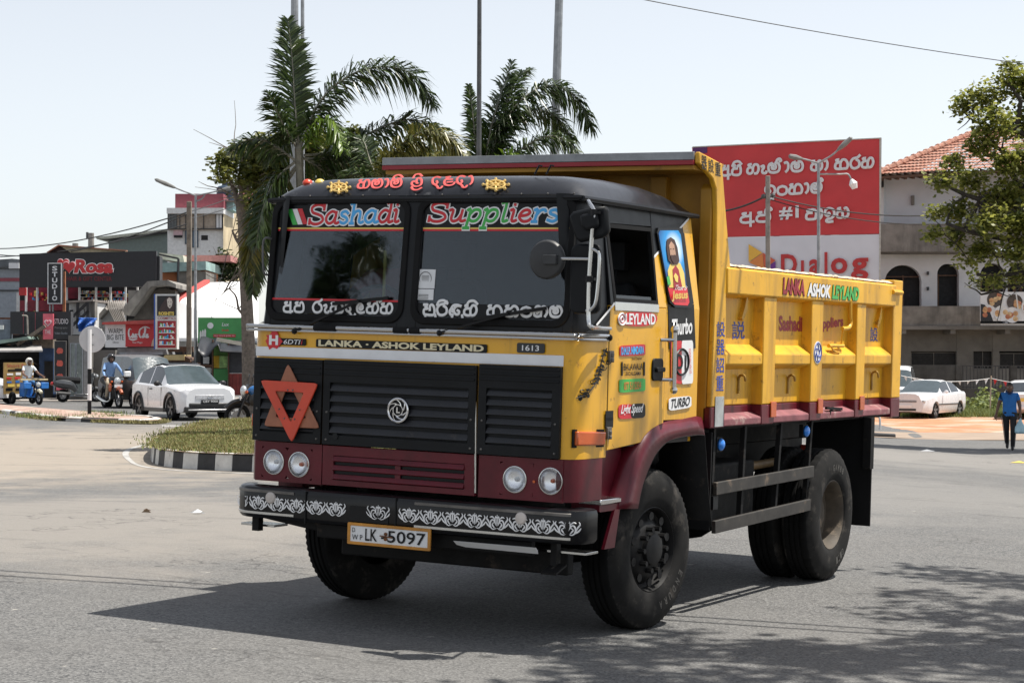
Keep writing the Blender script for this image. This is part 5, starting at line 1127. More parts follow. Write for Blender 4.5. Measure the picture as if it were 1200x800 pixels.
# --- cab shell: rear side panels, corner panels, floor, back, lining
cab = MB()                                                         # 0 yellow 1 black 2 maroon 3 lining
for s in (-1, 1):
    f = sidefn(s)
    cab.prism([(1.205, 1.35), (1.72, 1.35), (1.72, ZS), (1.205, ZS)], f, -.03, 0, 0)
    cab.prism([(1.205, ZS), (1.72, ZS), (1.70, 2.655), (1.60, 2.62), (1.205, 2.44)], f, -.03, 0, 0)
    cab.prism([(1.205, 2.441), (1.60, 2.621), (1.69, 2.662), (1.62, 2.70), (1.19, 2.70)], f, -.03, 0, 1)
    # rounded front corner
    def corner(z0, z1, m, y1=.40):
        arc = [(1.06, 0), (1.085, .001), (1.115, .012), (1.142, .038), (1.158, .075), (1.167, .13), (1.17, .2), (1.17, y1)]
        if z0 > 1.87: arc = [(x - .0, wsy(2.0) + y) for x, y in arc[:-1]] + [(1.17, y1)]
        n = len(arc); vs = []
        for z in (z0, z1):
            k = 1.17 - xs(z); q = wsy(z) - .05 if z > 1.9 else 0
            vs += [(s * (x - k), y + q * (1 - y / .4), z) for x, y in arc] + [(s * (x - k - .03), y + .03, z) for x, y in arc]
        fs = []
        for i in range(n - 1):
            fs += [(i, i + 1, 2 * n + i + 1, 2 * n + i), (n + i, 3 * n + i, 3 * n + i + 1, n + i + 1), (i, n + i, n + i + 1, i + 1), (2 * n + i, 2 * n + i + 1, 3 * n + i + 1, 3 * n + i)]
        fs += [(0, 2 * n, 3 * n, n), (n - 1, 2 * n - 1, 4 * n - 1, 3 * n - 1)]
        cab.add(vs, fs, m, True)
    corner(1.15, 1.885, 0); corner(.9, 1.148, 2, .36); corner(1.887, 2.70, 1)
    cab.prism([(.36, .83), (.80, .83), (.80, 1.2), (.36, 1.2)], lambda y, z, d: Vector((s * (1.06 + d), y, z)), 0, .02, 2)   # step well
    cab.box(s * 1.02, s * 1.165, .36, .78, .825, .865, 2)
    cab.box(s * .98, s * 1.168, .345, .365, .83, 1.2, 2)
cab.box(-1.13, 1.13, 1.66, 1.72, 1.2, ZS, 0); cab.box(-1.08, 1.08, 1.661, 1.715, ZS, 2.70, 3)
cab.box(-1.14, 1.14, .06, 1.66, 1.2, 1.24, 3)                        # floor
cab.box(-1.06, 1.06, 1.63, 1.66, 1.24, 2.68, 3)
cab.box(-1.08, 1.08, .10, .42, 1.60, 1.86, 3)                        # dashboard
cab.box(-.45, .45, .40, 1.3, 1.24, 1.62, 3)                          # engine hump
cab.build('cab_shell', [yellow, black, maroon, interior], T, bevel=.004)
# front panel, strip, nameplates
cream = mat('cream letters', (.72, .64, .42), .4, var=.05)
FN = lambda x, z, d: Vector((x, -d, z))
MB().prism([(-1.085, 1.15), (1.085, 1.15), (1.085, 1.885), (-1.085, 1.885)], FN, -.03, 0).build('front_panel', yellow, T, bevel=.006)
MB().prism([(-1.116, 1.682), (1.083, 1.688), (1.083, 1.752), (-1.116, 1.742)], FN, .003, .009).build('white_strip', whitestrip, T, bevel=.002)
def plate(name, u0, v0, u1, v1, y=-.004, m=vinyl_k, r=.01, skew=0):
    a = FR(u0, v0, y); b = FR(u1, v1, y); c = FR(u0, v1 - skew, y)
    p = MB().prism(rrect(a.x, b.x, min(a.z, b.z), max(a.z, b.z), r), FN, -y, -y + .006).build(name, m, T)
    return p, a, b
p_, a, b = plate('nameplate', 371, 397, 571, 413.5, m=vinyl_k)
def fquad(x0, x1, z0, z1, y): return [(x0, y, z0), (x1, y, z0), (x0, y, z1)]
zc = (a.z + b.z) / 2
plb = FR(371, 409); prb = FR(571, 413.5); plt = FR(371, 397); prt = FR(571, 402.5)
z0, z1 = 1.744, 1.804
text('LANKA · ASHOK LEYLAND', fquad(a.x + .02, b.x - .02, 1.757, 1.797, -.010), cream, T, bold=.04)
p_, a, b = plate('number_badge', 606.5, 401.5, 638.5, 414, m=greyplastic)
text('1613', fquad(a.x + .035, b.x - .035, b.z + .012, a.z - .012, -.010), vinyl_w, T, bold=.012)
p_, a, b = plate('badge', 325, 396, 359, 405, m=vinyl_k)
text('6DTI', fquad(a.x + .055, b.x - .04, b.z + .006, a.z - .006, -.010), vinyl_w, T, bold=.006, shear=.2)
text('i', fquad(b.x - .036, b.x - .024, b.z + .006, a.z - .006, -.010), vinyl_r, T, bold=.01, shear=.2)
hb = MB(); c0 = FR(321.5, 398.5, -.006)
hb.prism([(c0.x + x * .065, c0.z + z * .06) for x, z in ((-1, -.1), (-.75, .2), (-.95, .5), (-.5, .55), (-.2, .95), (.25, 1), (.5, .6), (.45, .3), (.7, .3), (1.05, -.1), (.7, -.5), (.4, -.9), (-.1, -.75), (-.5, -1), (-.7, -.6))], FN, .005, .012)
hb.build('badge_emblem', vinyl_r, T)
text('H', fquad(c0.x - .035, c0.x + .035, c0.z - .03, c0.z + .032, -.0125), vinyl_w, T, bold=.05)
# chrome rail under the windscreen
rl = MB()
for z, r in ((1.872, .013), (1.848, .009)):
    pts = [(-1.17, .3, z), (-1.16, .06, z), (-1.12, -.012, z), (-1.0, -.022, z), (1.0, -.022, z), (1.12, -.012, z), (1.175, .06, z), (1.185, .36, z)]
    rl.tube(crom(pts, 4), r, 8)
rl.build('chrome_rail', chromew, T)
cl = MB()
for x0, x1 in ((-.66, -.5), (-.075, .02), (.04, .11)): cl.tube([(x0, -.022, 1.87), (x1, -.022, 1.87)], .021, 10)
cl.parts('rail_clamp', rubber, T)
MB().ball((1.187, .37, 1.862), .022, 10).build('rail_end_cap', rubber, T)
# --- windscreen frame with two panes
PX = [(-1.085, -.075), (.0, 1.07)]
fr = MB()
Z0, Z1 = 1.885, 2.70
gl0, gl1 = 1.955, 2.648
xs_ = [-1.10, PX[0][0] + .03, PX[0][1] - .03, PX[1][0] + .03, PX[1][1] - .03, 1.10]
for i in (0, 2, 4): fr.prism([(xs_[i], Z0), (xs_[i + 1], Z0), (xs_[i + 1] - (.05 if i == 4 else 0), Z1), (xs_[i] + (.05 if i == 0 else 0), Z1)], wfn, -.03, 0)
for i in (1, 3):
    fr.prism([(xs_[i], Z0), (xs_[i + 1], Z0), (xs_[i + 1], gl0 - .01), (xs_[i], gl0 - .01)], wfn, -.03, -.0005)
    fr.prism([(xs_[i], gl1 + .01), (xs_[i + 1], gl1 + .01), (xs_[i + 1], Z1), (xs_[i], Z1)], wfn, -.03, -.0005)
fr.build('windscreen_surround', black, T, bevel=.003)
for k, (x0, x1) in enumerate(PX):
    g = MB().prism(rrect(x0 + .02, x1 - .02, gl0 - .02, gl1 + .02, .07), wfn, -.012, -.008).build('windscreen', windscreen_m, T)
    MB().ring(rrect(x0 - .012, x1 + .012, gl0 - .045, gl1 + .045, .1), rrect(x0 + .028, x1 - .028, gl0, gl1, .07), wfn, -.01, .012).build('gasket', rubber, g, bevel=.006)
    tb = gl1 - .155
    MB().prism([(x0 + .03, tb), (x1 - .03, tb), (x1 - .03, gl1 - .045), (x1 - .07, gl1 - .003), (x0 + .07, gl1 - .003), (x0 + .03, gl1 - .045)], wfn, -.007, -.0055).build('sun_strip', vinyl_k, g)
    MB().prism([(x0 + .03, tb - .014), (x1 - .03, tb - .014), (x1 - .03, tb), (x0 + .03, tb)], wfn, -.007, -.0052).build('red_line', vinyl_r, g)
    MB().prism([(x0 + .03, tb - .002), (x1 - .03, tb - .002), (x1 - .03, tb + .007), (x0 + .03, tb + .007)], wfn, -.007, -.0045).build('gold_line', vinyl_y, g)
    MB().prism([(x0 + .07, gl0 + .003), (x1 - .07, gl0 + .003), (x1 - .03, gl0 + .045), (x1 - .03, gl0 + .085), (x0 + .03, gl0 + .085), (x0 + .03, gl0 + .045)], wfn, -.007, -.0055).build('lower_strip', vinyl_k, g)
    if k == 0: MB().prism([(x0 + .03, gl0 + .086), (x1 - .03, gl0 + .086), (x1 - .03, gl0 + .098), (x0 + .03, gl0 + .098)], wfn, -.007, -.0052).build('red_line', vinyl_r, g)
def wq(u0, v0, u1, v1, u2, v2, d=.0): return [WS(u0, v0, d), WS(u1, v1, d), WS(u2, v2, d)]
# hand-lettered slab serif words
SLAB = {'S': (.8, [[(.74,.72),(.76,1.0)],[(.76,.86),(.62,.98),(.38,1.0),(.16,.86),(.2,.62),(.42,.52),(.64,.4),(.7,.18),(.5,.02),(.24,.02),(.08,.16)],[(.06,.0),(.08,.28)]], 1),
 'a': (.64, [[(.52,.56),(.34,.64),(.12,.46),(.06,.2),(.2,.02),(.4,.12),(.52,.4)],[(.54,.62),(.48,.1),(.56,.02),(.68,.08)]], 1),
 's': (.52, [[(.46,.5),(.34,.62),(.16,.56),(.16,.42),(.36,.3),(.42,.14),(.26,.01),(.06,.1)]], 1),
 'h': (.68, [[(.06,.98),(.2,.98),(.1,0)],[(.12,.3),(.3,.6),(.48,.6),(.5,.4),(.46,.1),(.54,.02),(.66,.08)],[(.02,0),(.2,0)]], 1),
 'd': (.66, [[(.5,.56),(.32,.64),(.12,.46),(.06,.2),(.2,.02),(.4,.12),(.52,.4)],[(.44,.98),(.6,.98),(.5,.1),(.58,.02),(.7,.08)]], 1),
 'i': (.34, [[(.08,.6),(.2,.62),(.14,.1),(.22,.02),(.32,.08)],[(.22,.86),(.23,.92)]], 1),
 'u': (.68, [[(.06,.6),(.2,.62),(.14,.18),(.22,.02),(.4,.1),(.52,.36)],[(.56,.62),(.5,.1),(.58,.02),(.7,.08)]], 1),
 'p': (.66, [[(.08,.6),(.2,.62),(.06,-.34)],[(.16,.36),(.34,.62),(.54,.6),(.58,.36),(.46,.08),(.28,.02),(.14,.14)],[(-.04,-.34),(.18,-.34)]], 1),
 'l': (.34, [[(.08,.98),(.24,.98),(.14,.1),(.22,.02),(.32,.08)]], 1),
 'e': (.56, [[(.1,.3),(.34,.34),(.48,.48),(.36,.62),(.18,.52),(.08,.24),(.22,.02),(.42,.04),(.52,.16)]], 1),
 'r': (.52, [[(.08,.6),(.2,.62),(.1,0)],[(.14,.3),(.3,.58),(.46,.62),(.5,.52)],[(.0,0),(.2,0)]], 1)}
def slabword(word, quad, cols, w, parent, name):
    st = []; x = 0
    for ch in word:
        wd, ss, _k = SLAB[ch]; st.append([[(p[0] + x, p[1]) for p in crom([(a, b, 0) for a, b in s_], 3)] for s_ in ss]); x += wd
    lo = -.34 if 'p' in word else 0
    nrm = lambda g: [[(a / x, (b - lo) / (1 - lo)) for a, b in s_] for s_ in g]
    white_mb = MB()
    for g in st: ribbons(nrm(g), quad, w * 1.95, .0015, None, None, '', off=.001, mb=white_mb, build=False)
    white_mb.build(name + '_outline', vinyl_w, parent)
    by = {}
    for g, c in zip(st, cols): ribbons(nrm(g), quad, w, .0015, None, None, '', off=.0035, mb=by.setdefault(c, MB()), build=False)
    for c, q in by.items(): q.build(name, c, parent)
R_, B_, G_ = vinyl_r, vinyl_b, vinyl_g
slabword('Sashadi', wq(361, 263, 468, 260.5, 362.5, 240.5, -.004), [R_, R_, B_, B_, B_, R_, R_], .0185, T, 'lettering')
slabword('Suppliers', wq(500, 267, 655, 267.5, 503, 238, -.004), [R_, R_, G_, G_, G_, R_, R_, B_, B_], .0185, T, 'lettering')
for i, mm in enumerate((vinyl_g, vinyl_w, vinyl_r)):
    u = 337 + 6 * i; q = [WS(u + 6, 263.5 - i * .3, -.003), WS(u + 11.5, 263.3 - i * .3, -.003), WS(u + 5.2, 245 - i * .3, -.003), WS(u - .3, 245.3 - i * .3, -.003)]
    MB().add(q + [p + Vector((0, .002, 0)) for p in q], [(0, 1, 2, 3), (7, 6, 5, 4), (0, 4, 5, 1), (1, 5, 6, 2), (2, 6, 7, 3), (3, 7, 4, 0)]).build('flag_stripe', mm, T)
sinhala('a pa sp ra ae ka da e na vir na', wq(332, 370, 461, 372, 332, 348.5, -.004), .0155, .002, vinyl_w, T)
sinhala('sa u ra i nda u na i sp ka ta ng ga ma', wq(496, 373.5, 660, 376.5, 496, 351, -.004), .0165, .002, vinyl_w, T)
st = MB()
for u0, v0, u1, v1 in ((488, 315.5, 509, 338), (489, 338.6, 507.5, 351.5)):
    a, b = WS(u0, v0, -.006), WS(u1, v1, -.006); st.prism([(a.x, b.z), (b.x, b.z), (b.x, a.z), (a.x, a.z)], wfn, -.0075, -.005)
lic = st.build('licence_paper', white, T)
a = WS(498.5, 326.5, -.004)
MB().tube([(a.x + .042 * cos(t * pi / 12), wsy(a.z) + .0045, a.z + .042 * sin(t * pi / 12)) for t in range(24)], .0018, 4, closed=True).build('printed_ring', greyplastic, lic)
pm = MB()
for k in range(6): pm.box(a.x - .026, a.x + .026, wsy(a.z) + .0035, wsy(a.z) + .0045, a.z - .018 + k * .007, a.z - .016 + k * .007)
for k in range(5): pm.box(a.x - .04, a.x + .03, wsy(a.z - .11) + .0035, wsy(a.z - .11) + .0045, a.z - .135 + k * .009, a.z - .132 + k * .009)
pm.build('printed_line', greyplastic, lic)
# wipers
for (u0, v0, u1, v1, um, vm) in ((345, 388, 455, 349, 390, 352), (515, 390, 640, 361, 555, 370)):
    w = MB(); p0 = FR(u0, v0, -.03); pm_ = WS(u1 * .6 + u0 * .4, v1 * .9 + v0 * .1, .02); pe = WS(u1, v1, .016); ps = WS(um, vm + 4, .016)
    w.bar(p0, (ps + pe) / 2 + Vector((0, -.012, 0)), .022, .014); w.bar(ps, pe, .016, .02)
    w.ball(p0, .02, 8); w.build('wiper', vinyl_k, T)
# --- roof
def roof(u, v):
    x = -1 + 2 * u
    ys = [.115, .15, .2, .27, .40, .8, 1.2, 1.45, 1.6, 1.70, 1.735]; hs = [0, .055, .1, .135, .155, .17, .165, .14, .105, .05, 0]
    k = v * (len(ys) - 1); i = min(len(ys) - 2, int(k)); t = k - i
    y = ys[i] * (1 - t) + ys[i + 1] * t; h = hs[i] * (1 - t) + hs[i + 1] * t
    a = abs(x); prof = [(0, 1), (.5, .985), (.78, .93), (.88, .80), (.95, .5), (.985, .2), (1, 0)]
    for (a0, h0), (a1, h1) in zip(prof, prof[1:]):
        if a0 <= a <= a1: hp = h0 + (h1 - h0) * (a - a0) / (a1 - a0)
    return Vector((x * 1.115, y, 2.68 + h * hp))
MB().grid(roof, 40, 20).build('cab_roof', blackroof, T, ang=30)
gt = MB()
for s in (-1, 1):
    gt.tube([(s * 1.125, .10, 2.672), (s * 1.135, .9, 2.672), (s * 1.13, 1.74, 2.668)], .016, 6); gt.box(s * 1.085, s * 1.135, .13, 1.73, 2.655, 2.672)
gt.tube([(-1.12, .105, 2.676), (1.12, .105, 2.676)], .014, 6); gt.box(-1.1, 1.1, .1, .16, 2.66, 2.69)
gt.build('roof_gutter', black, T)
RN = Vector((0, -.62, .78)).normalized()
def RF(u, v, d=.004): return hit(u, v, Vector((0, .185, 2.765)) + RN * d, RN)
def rq(u0, v0, u1, v1, u2, v2, d=.006): return [RF(u0, v0, d), RF(u1, v1, d), RF(u2, v2, d)]
sinhala('na ma aa ma i sp shri sp da lla da aa', rq(418, 225, 555, 220.5, 420, 206.5), .0155, .0012, salmon, T)
def dharma(u, v, ru, rv, m):
    c = RF(u, v, .008); ex = (RF(u + ru, v, .008) - c); ey = (RF(u, v - rv, .008) - c); w = MB()
    cir = lambda r: [c + ex * (r * cos(t * pi / 12)) + ey * (r * sin(t * pi / 12)) for t in range(24)]
    w.tube(cir(.72), .0075, 5, closed=True); w.tube(cir(.2), .0075, 5, closed=True)
    for k in range(8):
        d = ex * cos(k * pi / 4) + ey * sin(k * pi / 4); w.tube([c + d * .2, c + d * 1.02], .006, 5); w.ball(c + d * 1.0, .011, 6)
    w.build('wheel_emblem', m, T)
dharma(397, 219.5, 13, 6.5, gold); dharma(581, 216.5, 15, 6.5, gold)
for u, mm in ((359.5, redplastic), (374, vinyl_y)):
    c = hit(u, 211, (0, .27, 0), (0, 1, 0))
    MB().ball((c.x, .28, 2.795), .034, 12, sc=(1, 1, .8)).build('roof_lamp', mm, T)
hk = MB()
for x in (.72, .80):
    hk.tube([(x - .03, .3, 2.83), (x, .3, 2.885), (x + .02, .3, 2.88)], .006, 5)
hk.parts('roof_hook', black, T)
sc_ = MB()
for u in range(330, 690, 31): p = RF(u, 231 - (u - 330) * .01, .0); sc_.ball((p.x, .115, 2.70), .006, 6)
sc_.parts('roof_screw', steel, T)
# --- doors
for s in (-1, 1):
    f = sidefn(s)
    d = MB()                                                        # 0 yellow 1 black
    d.prism([(.405, 1.19), (.95, 1.225), (1.2, 1.31), (1.2, 2.055), (.405, 2.055)], f, -.03, .004, 0)
    d.prism([(.405, 1.89), (.43, 1.9), (.47, 2.054), (.47, 2.6), (.405, 2.6)], f, -.03, .0055, 1) if False else None
    d.prism([(.405, 2.057), (.462, 2.057), (.42, 2.66), (.405, 2.66)], f, -.03, .004, 1)
    d.prism([(.4225, 2.545), (1.065, 2.56), (1.065, 2.66), (.4165, 2.66)], f, -.03, .003, 1)
    d.prism([(1.067, 2.057), (1.2, 2.057), (1.2, 2.435), (1.067, 2.37)], f, -.03, .004, 0)
    d.prism([(1.067, 2.372), (1.2, 2.437), (1.2, 2.66), (1.067, 2.66)], f, -.03, .004, 1)
    door = d.build('door', [yellow, black], T, bevel=.004)
    MB().ring([(.455, 2.075), (1.075, 2.075), (1.07, 2.555), (.415, 2.545)], [(.485, 2.1), (1.05, 2.1), (1.045, 2.53), (.45, 2.52)], f, -.02, .0065).build('window_seal', rubber, door)
    MB().prism([(.455, 2.025), (1.075, 2.025), (1.075, 2.078), (.455, 2.078)], f, .005, .012).build('window_sill', chromew, door, bevel=.003)
    MB().prism([(.485, 2.06), (1.05, 2.06), (1.05, 2.12), (.485, 2.12)] if s > 0 else [(.485, 2.06), (1.05, 2.06), (1.045, 2.54), (.45, 2.54)], f, -.016, -.012).build('door_window', carglass, door)
    h = MB()
    for z in (1.755, 1.30): h.box(s * 1.172, s * 1.19, .385, .44, z - .04, z + .03)
    for z in (1.77, 1.74, 1.31, 1.28): h.cyl((s * 1.19, .413, z), (s * 1.19, .413, z - .022), .013, 8)
    h.build('hinge', steel, door, bevel=.003)
    hd = MB(); hd.prism(rrect(1.0, 1.155, 1.60, 1.74, .03), f, .004, .016); hd.build('handle_plate', plastic, door, bevel=.004)
    MB().prism(rrect(1.03, 1.15, 1.655, 1.685, .012), f, .016, .034).build('handle', plastic, door, bevel=.004)
    seam = MB()
    for yy in (.403, 1.2025): seam.prism([(yy - .004, 1.3), (yy + .003, 1.3), (yy + .003, 2.05), (yy - .004, 2.05)], f, -.01, .0012)
    seam.build('door_gap', vinyl_k, T)
    # fender arch
    def fend(t):                                                    # inner edge, outer edge along the arch
        inn = [(.80, .82), (.86, .96), (.98, 1.10), (1.1, 1.18), (1.25, 1.225), (1.5, 1.242), (1.757, 1.242), (1.80, 1.2), (1.87, .9), (1.955, .62)]
        out = [(.60, .83), (.72, 1.03), (.84, 1.19), (.97, 1.28), (1.2, 1.335), (1.5, 1.35), (1.78, 1.355), (1.83, 1.23), (1.90, .9), (1.985, .62)]
        return inn, out
    inn, out = fend(0); fm = MB()
    I = [Vector((s * 1.205, y, z)) for y, z in [(p.x, p.y) for p in crom([(a, b, 0) for a, b in inn], 3)]]
    O = [Vector((s * 1.178, y, z)) for y, z in [(p.x, p.y) for p in crom([(a, b, 0) for a, b in out], 3)]]
    J = [Vector((s * .86, p.y, p.z + .0)) for p in I]; n = len(I)
    fm.add(I + O, [(i, i + 1, n + i + 1, n + i) for i in range(n - 1)], 0, True)
    fm.add(I + J, [(i, i + 1, n + i + 1, n + i) for i in range(n - 1)], 1, True)
    fm.add(O + [Vector((s * 1.0, p.y, p.z)) for p in O], [(i, i + 1, n + i + 1, n + i) for i in range(n - 1)], 0, True)
    fm.build('fender', [maroon, chassis_m], T, solid=.006)
    MB().box(s * .86, s * 1.19, 1.935, 1.95, .60, 1.25).build('mud_flap', rubber, T)
    lp = MB(); lp.prism([(.42, .60), (.56, .60), (.62, .83), (.55, .83)], sidefn(s), -.02, 0); lp.build('fender_flap', maroon, T)
    stp = MB(); stp.box(s * 1.03, s * 1.178, .34, .62, .868, .90); stp.build('step', chromew, T, bevel=.006)
    st2 = MB(); st2.box(s * .98, s * 1.24, .05, .2, .60, .615); st2.build('lower_step', chromew, T, bevel=.002)
# white pinstripe along the colour break, near side and far side
for s in (-1, 1):
    f = sidefn(s); pl = MB()
    def strip(a, b, w=.014): pl.prism([a, b, (b[0], b[1] + w), (a[0], a[1] + w)], f, .004, .0065)
    strip((1.06, 2.36), (1.66, 2.645)); strip((.40, 2.03), (.455, 2.06)); strip((.22, 1.925), (.398, 2.026)); pl.build('pinstripe', vinyl_w, T)
# black wedge under the window line on the corner panel
for s in (-1, 1):
    MB().prism([(.2, 1.885), (.2, 1.925), (.455, 2.063), (.455, 1.9)] if False else [(.10, 1.89), (.2, 1.915), (.40, 2.026), (.40, 1.89)], sidefn(s), -.004, .003).build('corner_trim', black, T)
# --- grilles
slat_m = mat('dusty black louvre', (.014, .015, .018), .38, var=.25, spec=.5, stain=((.07, .06, .05), .36, 7))
def grille(x0, x1, z0, z1, slats, name='grille', bars=0):
    g = MB(); g.prism([(x0, z0), (x1, z0), (x1, z1), (x0, z1)], FN, .001, .006)
    fx = .05 if x1 - x0 > .6 else .055; top = .14
    g.ring([(x0, z0), (x1, z0), (x1, z1), (x0, z1)], [(x0 + fx, z0 + .06), (x1 - fx, z0 + .06), (x1 - fx, z1 - top), (x0 + fx, z1 - top)], FN, .006, .028)
    for k in range(3): g.box(x0 + .01, x1 - .01, -.034, -.028, z1 - .025 - k * .034, z1 - .012 - k * .034)
    o = g.build(name, plastic, T, bevel=.003)
    H = z1 - top - z0 - .06
    sl_ = []
    for k in range(slats):
        m = MB(); zc = z0 + .06 + H * (k + .5) / slats
        m.obox(((x0 + x1) / 2, -.017, zc), (x1 - x0 - 2 * fx - .004, .008, H / slats * .70), Matrix.Rotation(radians(-28), 3, 'X'))
        m.build('slat', slat_m, o, bevel=.002)
    sc = MB()
    for x in (x0 + .03, x1 - .03):
        for z in (z0 + .03, z0 + .2): sc.ball((x, -.028, z), .008, 6)
    sc.parts('screw', steel, o)
    return o
grille(-1.112, -.592, 1.152, 1.672, 5); gm = grille(-.580, .514, 1.152, 1.675, 5); grille(.530, 1.080, 1.152, 1.684, 6)
c = FR(466.5, 480.5, -.035)                                         # the round emblem on the middle grille
em = MB(); em.tube([(c.x + .07 * cos(t * pi / 16), -.036, c.z + .07 * sin(t * pi / 16)) for t in range(32)], .0075, 6, closed=True)
for k in range(7):
    a0 = k * 2 * pi / 7
    em.tube([(c.x + (.035 + .033 * t / 6) * cos(a0 + .16 * t), -.036, c.z + (.035 + .033 * t / 6) * sin(a0 + .16 * t)) for t in range(7)], [.006 - .0006 * t for t in range(7)], 5)
em.tube([(c.x + .034 * cos(t * pi / 12), -.036, c.z + .034 * sin(t * pi / 12)) for t in range(24)], .004, 5, closed=True)
em = em.build('emblem', chrome, T)
MB().cyl((c.x, -.024, c.z), (c.x, -.031, c.z), .07, 24).build('emblem_backing', vinyl_k, em)
text('L', fquad(c.x - .012, c.x + .014, c.z - .017, c.z + .018, -.034), chrome, em, bold=.03)
lk = FR(393, 511, -.03); MB().cyl((lk.x, -.026, lk.z), (lk.x, -.034, lk.z), .02, 14).build('lock', black, T)
MB().tube([(.521, -.012, .92), (.515, -.02, 1.3), (.50, -.014, 1.665)], .0065, 6).build('aerial', chromew, T)
# maroon band with headlamps
LAMPS = [FR(u, v, -.012) for u, v in ((320.5, 541), (350, 544), (603, 561.5), (645, 563.5))]
for (x0, x1), cs in (((-1.10, -.592), LAMPS[:2]), ((.534, 1.10), LAMPS[2:])):
    lb = MB(); zc_ = sum(c.z for c in cs) / 2; hz_ = .097; mid = (cs[0].x + cs[1].x) / 2; w_ = min(.105, mid - cs[0].x)
    xe = [max(x0 + .004, cs[0].x - w_), mid, min(x1 - .004, cs[1].x + w_)]
    lb.prism([(x0, .897), (x1, .897), (x1, zc_ - hz_), (x0, zc_ - hz_)], FN, -.02, .004); lb.prism([(x0, zc_ + hz_), (x1, zc_ + hz_), (x1, 1.146), (x0, 1.146)], FN, -.02, .004)
    lb.prism([(x0, zc_ - hz_), (xe[0], zc_ - hz_), (xe[0], zc_ + hz_), (x0, zc_ + hz_)], FN, -.02, .004); lb.prism([(xe[2], zc_ - hz_), (x1, zc_ - hz_), (x1, zc_ + hz_), (xe[2], zc_ + hz_)], FN, -.02, .004)
    for c, xa, xb in ((cs[0], xe[0], xe[1]), (cs[1], xe[1], xe[2])):
        out = []; cir_ = []
        for k in range(32):
            a_ = 2 * pi * (k + .5) / 32; ca, sa = cos(a_), sin(a_); q_ = min(((xb if ca > 0 else xa) - c.x) / ca if abs(ca) > 1e-6 else 9, ((zc_ + hz_ if sa > 0 else zc_ - hz_) - c.z) / sa if abs(sa) > 1e-6 else 9)
            out.append((c.x + ca * q_, c.z + sa * q_)); cir_.append((c.x + .078 * ca, c.z + .078 * sa))
        lb.ring(out, cir_, FN, -.02, .004)
    lb.build('lamp_panel', maroon, T)
mg = MB(); mg.ring([(-.582, .90), (.516, .90), (.516, 1.146), (-.582, 1.146)], [(-.50, .935), (.44, .935), (.44, 1.085), (-.50, 1.085)], FN, -.02, .012)
for z in (.955, 1.01, 1.065): mg.obox((-.03, -.012, z), (.94, .014, .034), Matrix.Rotation(radians(-32), 3, 'X'))
mg.box(-.05, -.01, -.011, .0, .935, 1.085)
mg.build('lower_grille', maroon, T, bevel=.003)
MB().box(-.58, .51, .002, .02, .9, 1.14).build('lower_grille_backing', vinyl_k, T)
for u, v in ((320.5, 541), (350, 544), (603, 561.5), (645, 563.5)):
    c = FR(u, v, -.012); hl = MB()
    hl.lathe([(.079, -.002), (.079, .008), (.0745, .009), (.073, .0)], (c.x, -.004, c.z), (0, -1, 0), 28)
    hl = hl.build('headlight', chromew, T)
    rf = MB(); rf.lathe([(.074, .004), (.064, -.008), (.045, -.018), (.018, -.023), (.0001, -.0235)], (c.x, -.004, c.z), (0, -1, 0), 24); rf.build('reflector', refl_m, hl)
    bb = MB(); bb.ball((c.x, .014, c.z), .014, 8); bb.build('bulb', orange if u in (350, 645) else white, hl)
    ln = MB(); ln.lathe([(.074, .006), (.055, .014), (.03, .022), (.0001, .024)], (c.x, -.004, c.z), (0, -1, 0), 24); ln.build('lens', lens_m, hl)
    if u == 645: ln = MB().cyl((c.x - .11, -.006, c.z - .01), (c.x - .11, -.012, c.z - .01), .009, 8).build('screw', orange, T)
# hazard triangles
def tri(pts, w, dep, y, m, name):
    P_ = [Vector((p.x, 0, p.z)) for p in pts]; cen = (P_[0] + P_[1] + P_[2]) / 3
    def inset(f): return [(cen + (p - cen) * f) for p in P_]
    def clip(f, r=.14):
        o = []; q = inset(f)
        for i in range(3):
            a, b, c_ = q[i - 1], q[i], q[(i + 1) % 3]
            o += [b + (a - b) * r * .5, b + (a - b) * r * .1 + (c_ - b) * r * .1, b + (c_ - b) * r * .5]
        return [(p.x, p.z) for p in o]
    return MB().ring(clip(1), clip(w), FN, -y, -y + dep).build(name, m, T, bevel=.004)
t_up = tri([FR(338.5, 425, -.03), FR(310, 499, -.03), FR(376, 502, -.03)], .55, .012, -.032, redfaded, 'warning_triangle')
t_dn = tri([FR(305, 445, -.055), FR(373, 449, -.055), FR(342, 519, -.055)], .50, .014, -.047, redplastic, 'warning_triangle')
i_ = MB(); cc = (FR(305, 445, -.055) + FR(373, 449, -.055) + FR(342, 519, -.055)) / 3
rv = MB()
for p in (FR(337, 457, -.063), FR(343, 457, -.063), FR(327, 479, -.063), FR(351, 480, -.063), FR(333, 490, -.063), FR(345, 491, -.063)): rv.ball((p.x, -.062, p.z), .006, 6)
rv.parts('rivet', steel, T)
